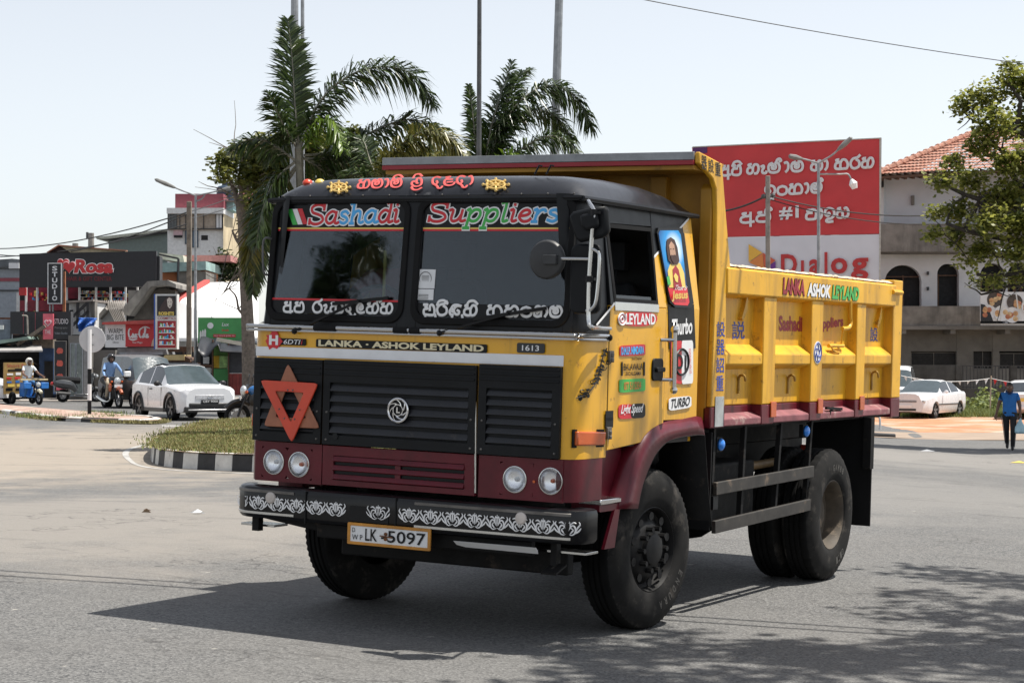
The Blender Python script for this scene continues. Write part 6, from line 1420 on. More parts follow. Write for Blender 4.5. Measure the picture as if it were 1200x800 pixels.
# --- bumper
def bump_path(k=0.0):
    return [(-1.25 + k, .13), (-1.245 + k, .08 + k), (-1.21 + k, .0 + k), (-1.15 + k * .5, -.05 + k), (-1.05, -.075 + k), (-.6, -.085 + k), (0, -.087 + k), (.6, -.085 + k), (1.10, -.078 + k), (1.19 - k * .5, -.062 + k), (1.242 - k, -.025 + k), (1.258 - k, .03 + k), (1.262 - k, .12)]
BPX = [Vector((p.x, p.y, 0)) for p in crom([(a, b, 0) for a, b in bump_path()], 4)]
def bump_norm(i):
    t = BPX[min(i + 1, len(BPX) - 1)] - BPX[max(0, i - 1)]; t.normalize(); return Vector((t.y, -t.x, 0))
def bump_band(z0, z1, d, m, name, parent, x0=-9, x1=9, prof=None, bev=0):
    b = MB(); prof = prof or [(z0, d - .006), (z0 + .004, d), (z1 - .004, d), (z1, d - .006)]; idx = [i for i, p in enumerate(BPX) if x0 <= p.x <= x1 and (p.y < .36 or x0 < -5)]
    rows = [[BPX[i] + bump_norm(i) * dd + Vector((0, 0, z)) for z, dd in prof] for i in idx]; k = len(prof)
    b.add([p for r in rows for p in r], [(i * k + j, i * k + j + 1, (i + 1) * k + j + 1, (i + 1) * k + j) for i in range(len(rows) - 1) for j in range(k - 1)], 0, True)
    return b.build(name, m, parent, ang=40)
bz0, bz1 = .668, .868
bumper = bump_band(bz0, bz1, 0, bumper_m, 'bumper', T, prof=[(bz0, -.10), (bz0, -.012), (bz0 + .012, 0), (bz0 + .025, .008), (bz1 - .03, .008), (bz1 - .008, 0), (bz1, -.015), (bz1 + .003, -.10)])
for x0, x1 in ((-1.3, -.64), (.05, 1.2)):
    for z in (.69, .826): bump_band(z, z + .022, .011, steel if z > .7 else chromew, 'trim_strip', bumper, x0, x1)
MB().prism([(-.31, .70), (-.03, .70), (-.03, .795), (-.31, .795)], lambda x, z, d: Vector((x, -.096 - d, z)), 0, .003).build('lamp_recess', vinyl_k, bumper)
fd = MB()
for x in (-.64, .02): fd.box(x - .004, x + .004, -.100, -.09, .66, .86)
fd.build('seam', vinyl_k, bumper)
# painted scroll ornament
def scroll():
    u = []
    for sx in (1, -1):
        u += [[(.5 + sx * a, b) for a, b in L] for L in (
            [(.02, .12), (.14, .02), (.26, .12), (.3, .4), (.24, .62), (.14, .62), (.13, .46), (.2, .44)],
            [(.1, .1), (.2, .3), (.2, .42)], [(.3, .18), (.37, .5), (.46, .72), (.42, .9)], [(.26, .1), (.42, .3), (.5, .5)],
            [(.05, .3), (.1, .6), (.06, .92)], [(.12, .72), (.22, .85), (.32, .8)])]
    u += [[(.5, .25), (.5, 1.0)], [(.4, .82), (.6, .82)]]
    return u
def orn_at(xa, xb, n, z0=.722, z1=.81, ex=.0095):
    xs2 = [p.x for p in BPX]
    def pos(x):
        for i in range(0, len(BPX) - 2):
            if BPX[i].x <= x <= BPX[i + 1].x:
                t = (x - BPX[i].x) / (BPX[i + 1].x - BPX[i].x); return BPX[i].lerp(BPX[i + 1], t) + bump_norm(i) * ex
        return Vector((x, -.09, 0))
    for k in range(n):
        a = pos(xa + (xb - xa) * k / n); b = pos(xa + (xb - xa) * (k + 1) / n)
        q = [a + Vector((0, 0, z0)), b + Vector((0, 0, z0)), a + Vector((0, 0, z1))]
        ribbons([[(p.x, p.y) for p in crom([(x, y, 0) for x, y in L], 3)] for L in scroll()], q, (.0035, .010), .0015, None, None, '', mb=orn, build=False)
for a_, b_, n_s in ((-1.215, -1.08, 1), (-1.08, -.34, 5), (-.19, -.02, 1), (.04, 1.10, 7), (1.10, 1.235, 1)):
    orn = MB(); orn_at(a_, b_, n_s, ex=.0095 if n_s != 1 or a_ == -.19 else .021); orn.build('scroll_ornament', vinyl_w, bumper)
for u, v in ((316.5, 583), (610, 607)):
    c = FR(u, v, -.1); MB().lathe([(.036, -.01), (.036, .008), (.03, .016), (.0001, .019)], (c.x, -.092, c.z), (0, -1, 0), 20).build('reflector_disc', mat('weathered clear reflector', (.55, .5, .46), .35, var=.15), bumper)
# number plate hanging under the bumper
a = FR(408.5, 610, -.10); b = FR(505, 645, -.10); c = FR(505, 617, -.10)
zc, hh = .628, .066
npl = MB().ring(rrect(a.x, b.x, zc - hh, zc + hh, .008), rrect(a.x + .02, b.x - .02, zc - hh + .018, zc + hh - .018, .004), FN, .098, .112).build('number_plate', mat('ochre plate frame', (.5, .22, .03), .5, var=.3, stain=(RUST, .35, 12)), T, bevel=.003)
MB().box(a.x + .018, b.x - .018, -.106, -.1, zc - hh + .016, zc + hh - .016).build('plate_face', white, npl)
text('LK', fquad(a.x + .13, a.x + .215, zc - .037, zc + .036, -.1085), vinyl_k, npl, bold=.01)
text('-5097', fquad(a.x + .245, b.x - .035, zc - .037, zc + .036, -.1085), vinyl_k, npl, bold=.01)
text('W P', fquad(a.x + .035, a.x + .11, zc - .037, zc - .005, -.1085), vinyl_k, npl)
text('D', fquad(a.x + .035, a.x + .055, zc + .008, zc + .036, -.1085), vinyl_k, npl)
bt = MB()
for z in (.64, .61): bt.ball(((a.x + b.x) / 2 - .02, -.11, z), .014, 8, sc=(1, .6, .8))
bt.tube([((a.x + b.x) / 2 - .06, -.112, .628), ((a.x + b.x) / 2 + .03, -.112, .622)], .004, 5); bt.build('rusty_bolt', mat('rust', RUST, .8, var=.4), npl)
# under the bumper
XZt = lambda a, b, d: Vector((a, d, b))
cm = MB(); cm.box(-.62, 1.0, .28, .36, .44, .58); cm.box(-.62, .9, .0, .06, .57, .66); cm.prism([(-1.12, .665), (-.6, .665), (-.6, .60)], XZt, .02, .05); cm.build('front_crossmember', chassis_m, T, bevel=.01)
q = [FR(540, 632, -.03), FR(636, 640, -.03), FR(636, 644, -.03), FR(634, 648, -.03), FR(550, 640, -.03), FR(541, 637, -.03)]
MB().prism([(p.x, p.z) for p in q], lambda x, z, d: Vector((x, -.04 - d - (z - .58) * 1.2, z)), 0, .008).build('white_plate', white, T)
br = MB(); br.box(-1.115, -1.065, .0, .05, .575, .66); br.box(1.02, 1.06, .02, .07, .52, .66); br.obox((1.06, -.01, .512), (.1, .14, .012), Matrix.Rotation(.3, 3, 'X')); br.parts('tow_bracket', chassis_m, T)
# --- mirrors and their bracket on the near corner
for s in (1,):
    ma = MB(); K = lambda u, v, y: (lambda p: Vector((s * p.x, p.y, p.z)))(FR(u, v, y))
    yb = -.12
    ma.tube(crom([K(715, 385, .30), K(700, 384, .05), K(693, 383, yb), K(689.5, 375, yb), K(690, 330, yb), K(694, 270, yb), K(697, 250, yb), K(690, 237, .0), K(690, 236, .10)], 4), .0125, 8)
    ma.tube(crom([K(692, 291.5, yb), K(699, 294, yb), K(702.5, 303, yb), K(699, 350, yb), K(693, 362, yb), K(687, 364, yb)], 4), .010, 8)
    ma.tube([K(691, 303.5, yb), K(658, 303, yb)], .010, 8)
    arm = ma.build('mirror_arm', chromew, T)
    m1 = MB(); c = K(686, 262, yb); c2 = K(640, 304, yb); c3 = K(689, 327, yb + .09)
    def slab(poly, y0, y1, cx, cz, m): m.prism([(cx + s * a, cz + b) for a, b in poly], lambda x, z, d: Vector((x, d, z)), y0, y1)
    slab([(-.125, .045), (-.10, .07), (.02, .095), (.105, .10), (.12, .09), (.135, -.04), (.11, -.075), (-.045, -.105), (-.075, -.09)], yb + .02, yb + .07, c.x, c.z, m1)
    slab([(-.05, .05), (.06, .065), (.075, -.02), (.0, -.045), (-.04, -.02)], yb - .02, yb + .02, c.x + s * .015, c.z, m1)
    m1.build('mirror', plastic, T, bevel=.018)
    m2 = MB(); m2.lathe([(.0001, -.022), (.06, -.02), (.105, -.008), (.116, .012), (.112, .03), (.0001, .03)], (c2.x, yb, c2.z), (0, 1, 0), 28)
    m2.box(c2.x, c2.x + s * .085, yb - .045, yb - .012, c2.z - .03, c2.z + .025); m2.build('round_mirror', greyplastic, T, bevel=.004)
    m3 = MB(); m3.prism([(c3.x + s * 0 + p[0], c3.z + p[1]) for p in rrect(-.095, .095, -.2, .2, .045)], lambda x, z, d: Vector((x, d, z)), yb + .04, yb + .09)
    m3.build('mirror', plastic, T, bevel=.015)
    kb = MB()
    for v in (327, 249): p = K(690 if v == 327 else 696, v, yb); kb.cyl(p - Vector((.0, 0, .018)), p + Vector((0, 0, .018)), .022, 10); kb.bar(p - Vector((.035, 0, 0)), p + Vector((.04, 0, 0)), .02, .016)
    kb.build('mirror_clamp', vinyl_k, T)
ma = MB(); ma.tube(crom([FR(318, 280, .08), FR(311, 279, .04), FR(308, 288, .04), FR(309, 318, .04), FR(314, 322, .08)], 4), .007, 8); ma.build('grab_handle', galv_d, T)
# indicator lamps
for s in (-1, 1):
    p = SD(689, 512, 1.185)
    i1 = MB(); i1.prism([(.035, 1.232), (.335, 1.226), (.345, 1.305), (.035, 1.315)], lambda y, z, d: Vector((s * (1.172 + d - (.03 if y < .1 else 0)), y, z)), 0, .028)
    i1.build('indicator_lamp', orange, T, bevel=.008)
    MB().prism([(.02, 1.22), (.36, 1.214), (.36, 1.318), (.02, 1.326)], lambda y, z, d: Vector((s * (1.172 + d - (.03 if y < .1 else 0)), y, z)), -.005, .006).build('lamp_base', rubber, T)
# --- decals of the near side
X0 = 1.177
def sdq(u0, v0, u1, v1, u2, v2, x=X0): return [SD(u0, v0, x), SD(u1, v1, x), SD(u2, v2, x)]
def decal(name, pts, m, x=X0, th=.002, r=None):
    P_ = [SD(u, v, x) for u, v in pts]
    return MB().prism([(p.y, p.z) for p in P_], lambda y, z, d: Vector((x - (.12 * max(0, z - ZS)) + d, y, z)), 0, th).build(name, m, T)
def rdecal(name, u0, vt0, vb0, u1, vt1, vb1, m, x=X0, r=.2):
    """rounded decal: left edge u0 (vt0..vb0), right edge u1 (vt1..vb1)"""
    out = []
    for a, b in rrect(0, 1, 0, 1, r * .5 if r < 1 else .49):
        aa = a
        v = (vt0 + (vt1 - vt0) * aa) * (1 - b) + (vb0 + (vb1 - vb0) * aa) * b
        out.append((u0 + (u1 - u0) * aa, v))
    return decal(name, out, m, x)
d_ = rdecal('sticker', 723.5, 366, 382, 770, 364, 382.5, vinyl_r, r=.9)
text('LEYLAND', sdq(733, 380, 768, 380.3, 733, 367, X0 + .002), vinyl_w, T, bold=.03)
c = SD(729, 374, X0 + .004)
rg = MB(); rg.tube([(c.x, c.y + .05 * cos(t * pi / 10), c.z + .034 * sin(t * pi / 10)) for t in range(20)], .006, 5, closed=True); rg.tube([(c.x, c.y + .02 * cos(t * pi / 5), c.z + .016 * sin(t * pi / 5)) for t in range(10)], .006, 5, closed=True); rg.build('sticker_ring', vinyl_w, T)
rdecal('sticker', 726, 405, 417.5, 756, 403, 416, vinyl_r, r=.25)
text('D.M.I.P. NIMDARA', sdq(728, 416, 754.5, 414.5, 728, 406.5, X0 + .002), vinyl_b, T, bold=.05)
text('BALAWALA', sdq(731, 434, 753, 433, 731, 426, X0), vinyl_k, T, bold=.02)
text('BADALGAMA', sdq(733, 440, 751, 439.5, 733, 435.5, X0), vinyl_k, T, bold=.02)
text('Sand Dealers', sdq(740, 422, 752, 421.5, 740, 418.5, X0), vinyl_k, T, bold=.02)
for u in (728, 754): decal('black_bar', [(u, 424), (u + 1.6, 424), (u + 1.6, 440), (u, 440)], vinyl_k)
rdecal('sticker', 725.5, 444.5, 460, 756, 443, 458, vinyl_g, r=.25)
text('077 5112334', sdq(731, 457, 751, 456, 731, 447.5, X0 + .002), mat('orange vinyl', (.6, .22, .04), .5), T, bold=.03)
rdecal('sticker', 724.5, 474, 491, 742, 473, 490, vinyl_r, r=.5); rdecal('sticker', 739, 473.2, 490.2, 756, 472, 489, vinyl_k, r=.5, x=X0 + .0005)
text('Light Speed', sdq(727, 488, 753, 486, 728, 474, X0 + .003), vinyl_w, T, bold=.02, shear=.3)
# black trim band with picture, gothic word, crest and maker word on the rear side panel
decal('black_band', [(778.5, 268), (810, 262), (813.5, 356), (783, 357.5)], vinyl_k, x=1.1725); decal('black_band', [(783, 358), (813.6, 356.5), (815, 408), (784, 409)], vinyl_k, x=1.1735)
bd = decal('picture_frame', [(778, 273), (780, 267), (806, 267), (810, 274), (811.5, 355), (808, 361), (790, 360), (784, 354)], vinyl_k, x=1.178, th=.01)
picbg = bpy.data.materials.new('radiant blue print'); picbg.use_nodes = True
n_ = picbg.node_tree.nodes; l_ = picbg.node_tree.links; tc_ = n_.new('ShaderNodeTexCoord'); mp_ = n_.new('ShaderNodeMapping'); pc = SD(796, 292, 1.18)
mp_.inputs['Location'].default_value = (0, -pc.y * 2.6, -pc.z * 3.2); mp_.inputs['Scale'].default_value = (0, 2.6, 3.2); gr_ = n_.new('ShaderNodeTexGradient'); gr_.gradient_type = 'SPHERICAL'
l_.new(tc_.outputs['Object'], mp_.inputs[0]); l_.new(mp_.outputs[0], gr_.inputs[0]); cr_ = n_.new('ShaderNodeValToRGB'); l_.new(gr_.outputs['Fac'], cr_.inputs[0])
cr_.color_ramp.elements[0].color = (.005, .03, .16, 1); cr_.color_ramp.elements[0].position = .3; cr_.color_ramp.elements[1].color = (.8, .93, 1, 1); cr_.color_ramp.elements[1].position = .85
e_ = cr_.color_ramp.elements.new(.62); e_.color = (.02, .3, .7, 1); l_.new(cr_.outputs[0], n_['Principled BSDF'].inputs['Base Color'])
decal('printed_panel', [(781, 274), (783, 270), (804.5, 270), (807, 275), (807.5, 336), (785, 336)], picbg, x=1.189)
decal('printed_panel', [(785, 336.5), (807.5, 336.5), (808.5, 354), (806, 358), (791, 357), (787, 352)], vinyl_r, x=1.189)
skin_print = mat('printed skin', (.5, .3, .2), .5); hair_print = mat('printed hair', (.06, .025, .015), .5)
decal('printed_robe', [(786.5, 337), (787, 318), (791, 309), (797, 306), (803, 309), (806, 320), (806, 337)], vinyl_y, x=1.1915)
decal('printed_robe', [(792, 337), (793, 316), (797, 311), (800, 316), (802, 337)], vinyl_dr, x=1.194)
decal('printed_hair', [(789, 305), (788.5, 290), (790, 281), (795, 278), (799, 281), (801.5, 290), (802, 306), (799, 310), (793, 310)], hair_print, x=1.1955)
decal('printed_face', [(792, 298), (791.8, 288), (795, 283), (798, 287), (798.6, 297), (797, 305), (795, 308), (793, 304)], skin_print, x=1.1975)
decal('printed_beard', [(792.2, 300), (793.5, 298.5), (795.2, 299.2), (797, 298.5), (798.5, 299.5), (797.5, 306), (795.2, 309), (793, 305)], hair_print, x=1.1985)
for u in (793.4, 796.6): decal('printed_eye', [(u - .8, 291.4), (u + .8, 291.2), (u + .8, 292.2), (u - .8, 292.4)], hair_print, x=1.1985)
decal('printed_heart', [(795, 330), (793.5, 324), (796, 320), (798.5, 324), (797.5, 331)], vinyl_y, x=1.1965)
decal('printed_sleeve', [(785.5, 334), (785, 325), (788, 323), (789, 333)], vinyl_g, x=1.1955)
text('Trust is', sdq(790, 340, 804, 340, 792, 334, 1.192), vinyl_w, T, shear=.3, bold=.01)
text('Jesus', sdq(787, 353.5, 805.5, 352.5, 787.5, 341, 1.192), vinyl_y, T, bold=.03)
text('Thurbo', sdq(787, 393, 811, 391, 787, 374, 1.176), vinyl_w, T, bold=.03, shear=.15)
rdecal('crest_sticker', 786, 400, 448, 799, 399, 450, vinyl_r, r=.2, x=1.1755); rdecal('crest_sticker', 798.6, 399, 450, 812, 398.5, 449, vinyl_w, r=.25, x=1.176)
c = SD(799, 424, 1.181)
MB().tube([(1.1815, c.y + .105 * cos(t * pi / 14), c.z + .082 * sin(t * pi / 14)) for t in range(28)], .008, 5, closed=True).build('crest_ring', vinyl_k, T)
text('D1', sdq(793, 432, 804, 434, 793, 414, 1.18), vinyl_k, T, bold=.02)
ul = text('DI NAYAKANDA', [SD(810.3, 437, 1.18), SD(809.3, 408, 1.18), SD(808, 437, 1.18)], vinyl_r, T)
rdecal('sticker', 783.5, 466, 481.5, 810, 463.5, 477, vinyl_w, r=.4)
text('TURBO', sdq(786, 478.5, 808, 475, 786.5, 467.5, X0 + .002), vinyl_k, T, bold=.02, shear=.2)
gb = MB(); p0, p1 = SD(790.5, 386, 1.235), SD(789.5, 457, 1.235); gb.tube([p0, p1], .016, 10); gb.ball(p0, .026, 10); gb.ball(p1, .026, 10)
for v in (398.5, 445): p = SD(790, v, 1.235); gb.cyl(p, (1.172, p.y - .07, p.z), .012, 8)
gb.build('grab_bar', chromew, T)
# vine painted on the corner panel
vn = MB(); q0, q1, q2 = SD(677, 470, 1.178), SD(725, 470, 1.178), SD(677, 402, 1.178)
def VP(u, v):
    p = SD(u, v, 1.176); 
    return p if p.y > .14 else Vector((1.176 - (.14 - p.y) ** 2 * 4, p.y, p.z))
rnd = random.Random(4)
main = crom([(711, 408, 0), (707, 416, 0), (704, 426, 0), (702, 436, 0), (699, 446, 0), (693, 456, 0), (686, 463, 0), (680, 467, 0)], 4)
pv = [VP(p.x, p.y) + Vector((.002, 0, 0)) for p in main]
vn.tube(pv, .004, 4)
for i in range(1, len(pv) - 1):
    for sgn in (-1, 1):
        if rnd.random() < .62:
            a = atan2(-(main[i + 1].y - main[i - 1].y), main[i + 1].x - main[i - 1].x) + sgn * rnd.uniform(.6, 1.3); L = rnd.uniform(3.2, 6.4)
            e = lambda f, w: VP(main[i].x + cos(a) * L * f - sin(a) * w, main[i].y - sin(a) * L * f - cos(a) * w)
            A, B, C_, D_ = e(.1, 0), e(.6, 1.2), e(1, 0), e(.6, -1.2); o = Vector((.0025, 0, 0))
            vn.add([A + o, B + o, C_ + o, D_ + o, A, B, C_, D_], [(0, 1, 2, 3), (7, 6, 5, 4), (0, 4, 5, 1), (1, 5, 6, 2), (2, 6, 7, 3), (3, 7, 4, 0)])
for u, v, r in ((706, 430, 5), (694, 447, 4), (685, 458, 3.5), (712, 424, 3.5)):
    vn.tube([VP(u + r * (1 - t / 16) * cos(t * .45), v + r * (1 - t / 16) * sin(t * .45)) + Vector((.002, 0, 0)) for t in range(16)], .0028, 4)
vn.build('vine_ornament', vinyl_k, T)
mr = MB(); p = SD(712, 497, 1.178)
for v in (487, 495): p = SD(714, v, 1.178); mr.box(1.176, 1.18, p.y - .05, p.y + .05, p.z - .03, p.z + .03)
mr.build('black_hinge_plate', vinyl_k, T)  # flat black plates on the corner panel near the door hinge
# seats and wheel
sw = MB(); sw.tube([(-.60 + .22 * cos(t * pi / 12), .50 + .12 * sin(t * pi / 12), 1.98 + .17 * sin(t * pi / 12)) for t in range(24)], .016, 6, closed=True); sw.tube([(-.60, .5, 1.98), (-.60, .36, 1.75)], .02, 6); sw.bar((-.81, .5, 1.98), (-.39, .5, 1.98), .03, .02)
sw.build('steering_wheel', vinyl_k, T)
for x in (-.55, .62):
    ss = MB(); ss.box(x - .26, x + .26, .85, 1.4, 1.5, 1.64); ss.prism([(x - .25, 1.62), (x + .25, 1.62), (x + .25, 2.12), (x + .18, 2.22), (x - .18, 2.22), (x - .25, 2.12)], lambda a, b, d: Vector((a, d + (b - 1.62) * .2, b)), 1.30, 1.42)
    ss.build('seat', seatm, T, bevel=.03)
    hr = MB(); hr.box(x - .14, x + .14, 1.42, 1.52, 2.30, 2.48); hr.cyl((x - .06, 1.47, 2.2), (x - .06, 1.47, 2.32), .008, 6); hr.cyl((x + .06, 1.47, 2.2), (x + .06, 1.47, 2.32), .008, 6); hr.build('headrest', seatm, T, bevel=.02)
MB().tube([(-.25, .12, 2.0), (-.245, .12, 2.36)], .010, 6).build('amber_rod', vinyl_y, T)
# --- chassis
ch = MB()
for s in (-1, 1): ch.box(s * .38, s * .46, .2, 5.55, .82, 1.06); ch.box(s * .36, s * .48, 1.8, 5.7, 1.065, 1.26)
for y in (.8, 2.0, 2.9, 3.7, 4.8, 5.5): ch.box(-.42, .42, y - .05, y + .05, .86, 1.04)
ch.build('chassis_frame', chassis_m, T, bevel=.008)
ax = MB(); ax.tube([(-.95, 1.118, .545), (-.6, 1.118, .47), (.6, 1.118, .47), (.95, 1.118, .545)], .06, 10); ax.build('front_axle', chassis_m, T)
ax = MB(); ax.tube([(-.95, 4.31, .545), (.95, 4.31, .545)], .09, 12); ax.ball((0, 4.31, .53), .26, 16); ax.build('rear_axle', chassis_m, T)
for s in (-1, 1):
    for y in (1.118, 4.31):
        ls = MB()
        for k in range(6): ls.tube(crom([(s * .55, y - .62 + k * .07, .78 - k * .017), (s * .55, y, .63 - k * .017), (s * .55, y + .62 - k * .07, .78 - k * .017)], 4), .02, 6)
        ls.build('leaf_spring', chassis_m, T)
MB().tube([(0, 1.6, .85), (0, 4.1, .6)], .05, 10).build('drive_shaft', steel, T)
MB().box(-.36, .36, .45, 1.5, .62, 1.22).build('engine_sump', chassis_m, T, bevel=.05)
fu = MB(); fu.box(.55, .95, 2.45, 3.3, .58, 1.0); fu.build('battery_box', chassis_m, T, bevel=.02)
fu = MB(); fu.tube([(-.78, 2.2, .75), (-.78, 3.4, .75)], .27, 20); fu.build('fuel_tank', chassis_m, T)
pc_ = MB(); a, b = SD(860, 549, .82), SD(931, 537, .82); pc_.tube([a, b], .032, 12); pc_.lathe([(.032, -.03), (.055, -.03), (.055, .03), (.032, .03)], a, (b - a), 16); pc_.build('hydraulic_pipe', mat('ochre grimy pipe', (.17, .11, .05), .55, var=.35, stain=(RUST, .4, 9)), T)
hoist = MB(); hoist.tube([(0, 2.3, .95), (0, 2.5, 1.25)], .09, 12); hoist.build('hoist_ram', steel, T)
# side guards, both sides
wd = mat('weathered black guard rail', (.032, .028, .024), .6, var=.4, stain=((.17, .12, .08), .42, 6))
for s in (-1, 1):
    gd = MB()
    def bb(u0, v0, u1, v1, h):
        a, b = SD(u0, v0, 1.17), SD(u1, v1, 1.17); a.x *= s; b.x *= s; gd.bar(a, b, .03, h)
    bb(837.5, 572.5, 952, 552, .085); bb(836, 617.5, 948, 591, .085)
    guard = gd.build('side_guard', wd, T, bevel=.004)
    gp_ = MB()
    for yt, yb_ in ((2.08, 2.06), (2.62, 2.58), (3.30, 3.22), (3.92, 3.84)): gp_.bar((s * 1.135, yt, 1.27), (s * 1.135, yb_, .62), .035, .035)
    gp_.parts('guard_post', chassis_m, guard)
    for y, z in ((2.17, 1.16), (3.78, 1.20)):
        MB().ball((s * 1.16, y, z), .042, 12, sc=(.6, 1, 1)).build('blue_lamp', mat('blue lens', (.02, .22, .75), .2, coat=.5), T)
        MB().box(s * 1.12, s * 1.15, y - .05, y + .05, z - .05, z + .05).build('lamp_bracket', chassis_m, T)
    MB().box(s * 1.12, s * 1.175, 2.03, 2.11, .73, .82).build('guard_reflector', plastic, T)
    MB().box(s * .66, s * 1.22, 5.10, 5.12, .40, 1.27).build('mud_flap', rubber, T)
    MB().box(s * 1.16, s * 1.225, 5.06, 5.14, .86, 1.27).build('flap_bracket', chassis_m, T)
# --- wheels
tyre_m = mat('dusty tyre rubber', (.014, .0135, .013), .85, spec=.2, var=.3, scale=9, stain=((.058, .052, .046), .47, 5))
tread_m = mat('tyre tread rubber', (.008, .008, .008), .9, spec=.15, var=.3)
rim_k = mat('black wheel steel', (.011, .0105, .0105), .6, spec=.3, var=.3, stain=((.08, .07, .06), .35, 10))
rim_d = mat('dusty tan wheel steel', (.085, .068, .05), .7, var=.3, stain=((.26, .2, .14), .42, 5))
def tyre(mb, s, xo, wdt, front):
    """outer face at x = xo (times s), hub axis along x; lugs notch the shoulder"""
    N = 144; R = .505
    prof = [(.262, .015), (.275, .0), (.33, -.012), (.40, -.012), (.445, .0), (.472, .018), (.495, .028), (R, .045), (R, .075), (R - .012, .08), (R - .012, .09), (R, .095),
            (R, wdt / 2 - .008), (R - .012, wdt / 2 - .004), (R - .012, wdt / 2 + .004), (R, wdt / 2 + .008), (R, wdt - .095), (R - .012, wdt - .09), (R - .012, wdt - .08), (R, wdt - .075), (R, wdt - .045), (.495, wdt - .028), (.472, wdt - .018), (.40, wdt + .012), (.33, wdt + .012), (.262, wdt - .015)]
    vs = []; k = len(prof)
    for j in range(N):
        a = 2 * pi * j / N; lug = (j % 2 == 0)
        for i, (r, h) in enumerate(prof):
            rr = r
            if front and lug and (5 <= i <= 7 or k - 7 <= i <= k - 5): rr -= .009
            if not front and (j % 4 < 1) and (6 <= i <= 8 or k - 8 <= i <= k - 6): rr -= .010
            vs.append((s * (xo - h), rr * cos(a), rr * sin(a)))
    for j in range(N):
        for i in range(k - 1):
            mb.f.append(tuple(len(mb.v) + q for q in (j * k + i, j * k + i + 1, ((j + 1) % N) * k + i + 1, ((j + 1) % N) * k + i))); mb.m.append(0 if i < 6 or i > k - 7 else 1); mb.s.append(True)
    mb.v += vs
def emboss(word, s, xo, r, a0, span, h, parent):
    """raised sidewall letters along an arc"""
    n = len(word)
    for i, chh in enumerate(word):
        a = a0 - span * (i - (n - 1) / 2) / n
        c = Vector((s * xo, r * cos(a) * 1, r * sin(a))); tx = Vector((0, sin(a), -cos(a))); ty = Vector((0, cos(a), sin(a)))
        if s < 0: tx = -tx
        if chh == ' ': continue
        w = .62 * h
        text(chh, [c - tx * w / 2 - ty * h / 2, c + tx * w / 2 - ty * h / 2, c - tx * w / 2 + ty * h / 2], mat_emboss, parent, 'raised_letter', bold=.03, off=.0015)
mat_emboss = mat('raised sidewall rubber', (.07, .066, .06), .7)
ZW = .04 + .503
def wheel(s, xo, y, front, dual, steer=0):
    w = bpy.data.objects.new('wheel', None); COL.objects.link(w); w.parent = T; w.location = (0, y, ZW)
    if steer:
        w.location = (s * (xo - .178), y, ZW); w.rotation_euler = (0, 0, radians(steer)); off = -(xo - .178)
    else: off = 0
    X = xo + off
    t = MB(); tyre(t, s, X, .25, front); to = t.build('tyre', [tyre_m, tread_m], w, ang=50)
    rm = MB()
    if front:
        rm.lathe([(.266, -.012), (.27, .002), (.262, .006), (.25, -.02), (.245, -.06), (.225, -.075), (.19, -.04), (.15, -.012), (.10, -.008), (.098, .02), (.075, .03), (.0001, .032)], (s * (X - .012), 0, 0), (s, 0, 0), 40)
        rm.build('rim', rim_k, w)
        nu = MB()
        for k in range(10):
            a = 2 * pi * k / 10; nu.cyl((s * (X - .03), .135 * cos(a), .135 * sin(a)), (s * (X + .022), .135 * cos(a), .135 * sin(a)), .017, 6)
        nu.parts('wheel_nut', rim_k, w)
        hd = MB()
        for k in range(10):
            a = 2 * pi * (k + .5) / 10; c = Vector((s * (X - .05), .208 * cos(a), .208 * sin(a))); hd.cyl(c + Vector((s * .022, 0, 0)), c + Vector((s * .030, 0, 0)), .027, 12)
        hd.parts('rim_hole', vinyl_k, w)
    else:
        rm.lathe([(.266, -.012), (.27, .002), (.262, .006), (.25, -.01), (.242, -.06), (.235, -.13), (.20, -.15), (.16, -.152), (.13, -.145), (.12, -.10), (.09, -.095), (.0001, -.095)], (s * (X - .012), 0, 0), (s, 0, 0), 40)
        rm.build('rim', rim_d, w)
        nu = MB()
        for k in range(10):
            a = 2 * pi * k / 10; nu.cyl((s * (X - .17), .165 * cos(a), .165 * sin(a)), (s * (X - .135), .165 * cos(a), .165 * sin(a)), .016, 6)
        nu.parts('wheel_nut', rim_d, w)
    if dual:
        t = MB(); tyre(t, s, X - .275, .25, front); t.build('inner_tyre', [tyre_m, tread_m], w, ang=50)
    return w
fwr = wheel(1, 1.178, 1.118, True, False, -6); wheel(-1, 1.11, 1.118, True, False, -10)
rwr = wheel(1, 1.192, 4.31, False, True); wheel(-1, 1.192, 4.31, False, True)
emboss('ENDURA', 1, 1.178 - 1.0 + .0125, .365, radians(-52), 1.0, .05, fwr)
emboss('GITI', 1, 1.192 + .0125, .365, radians(-65), .5, .055, rwr); emboss('GAM88', 1, 1.192 + .0125, .365, radians(80), .7, .05, rwr)
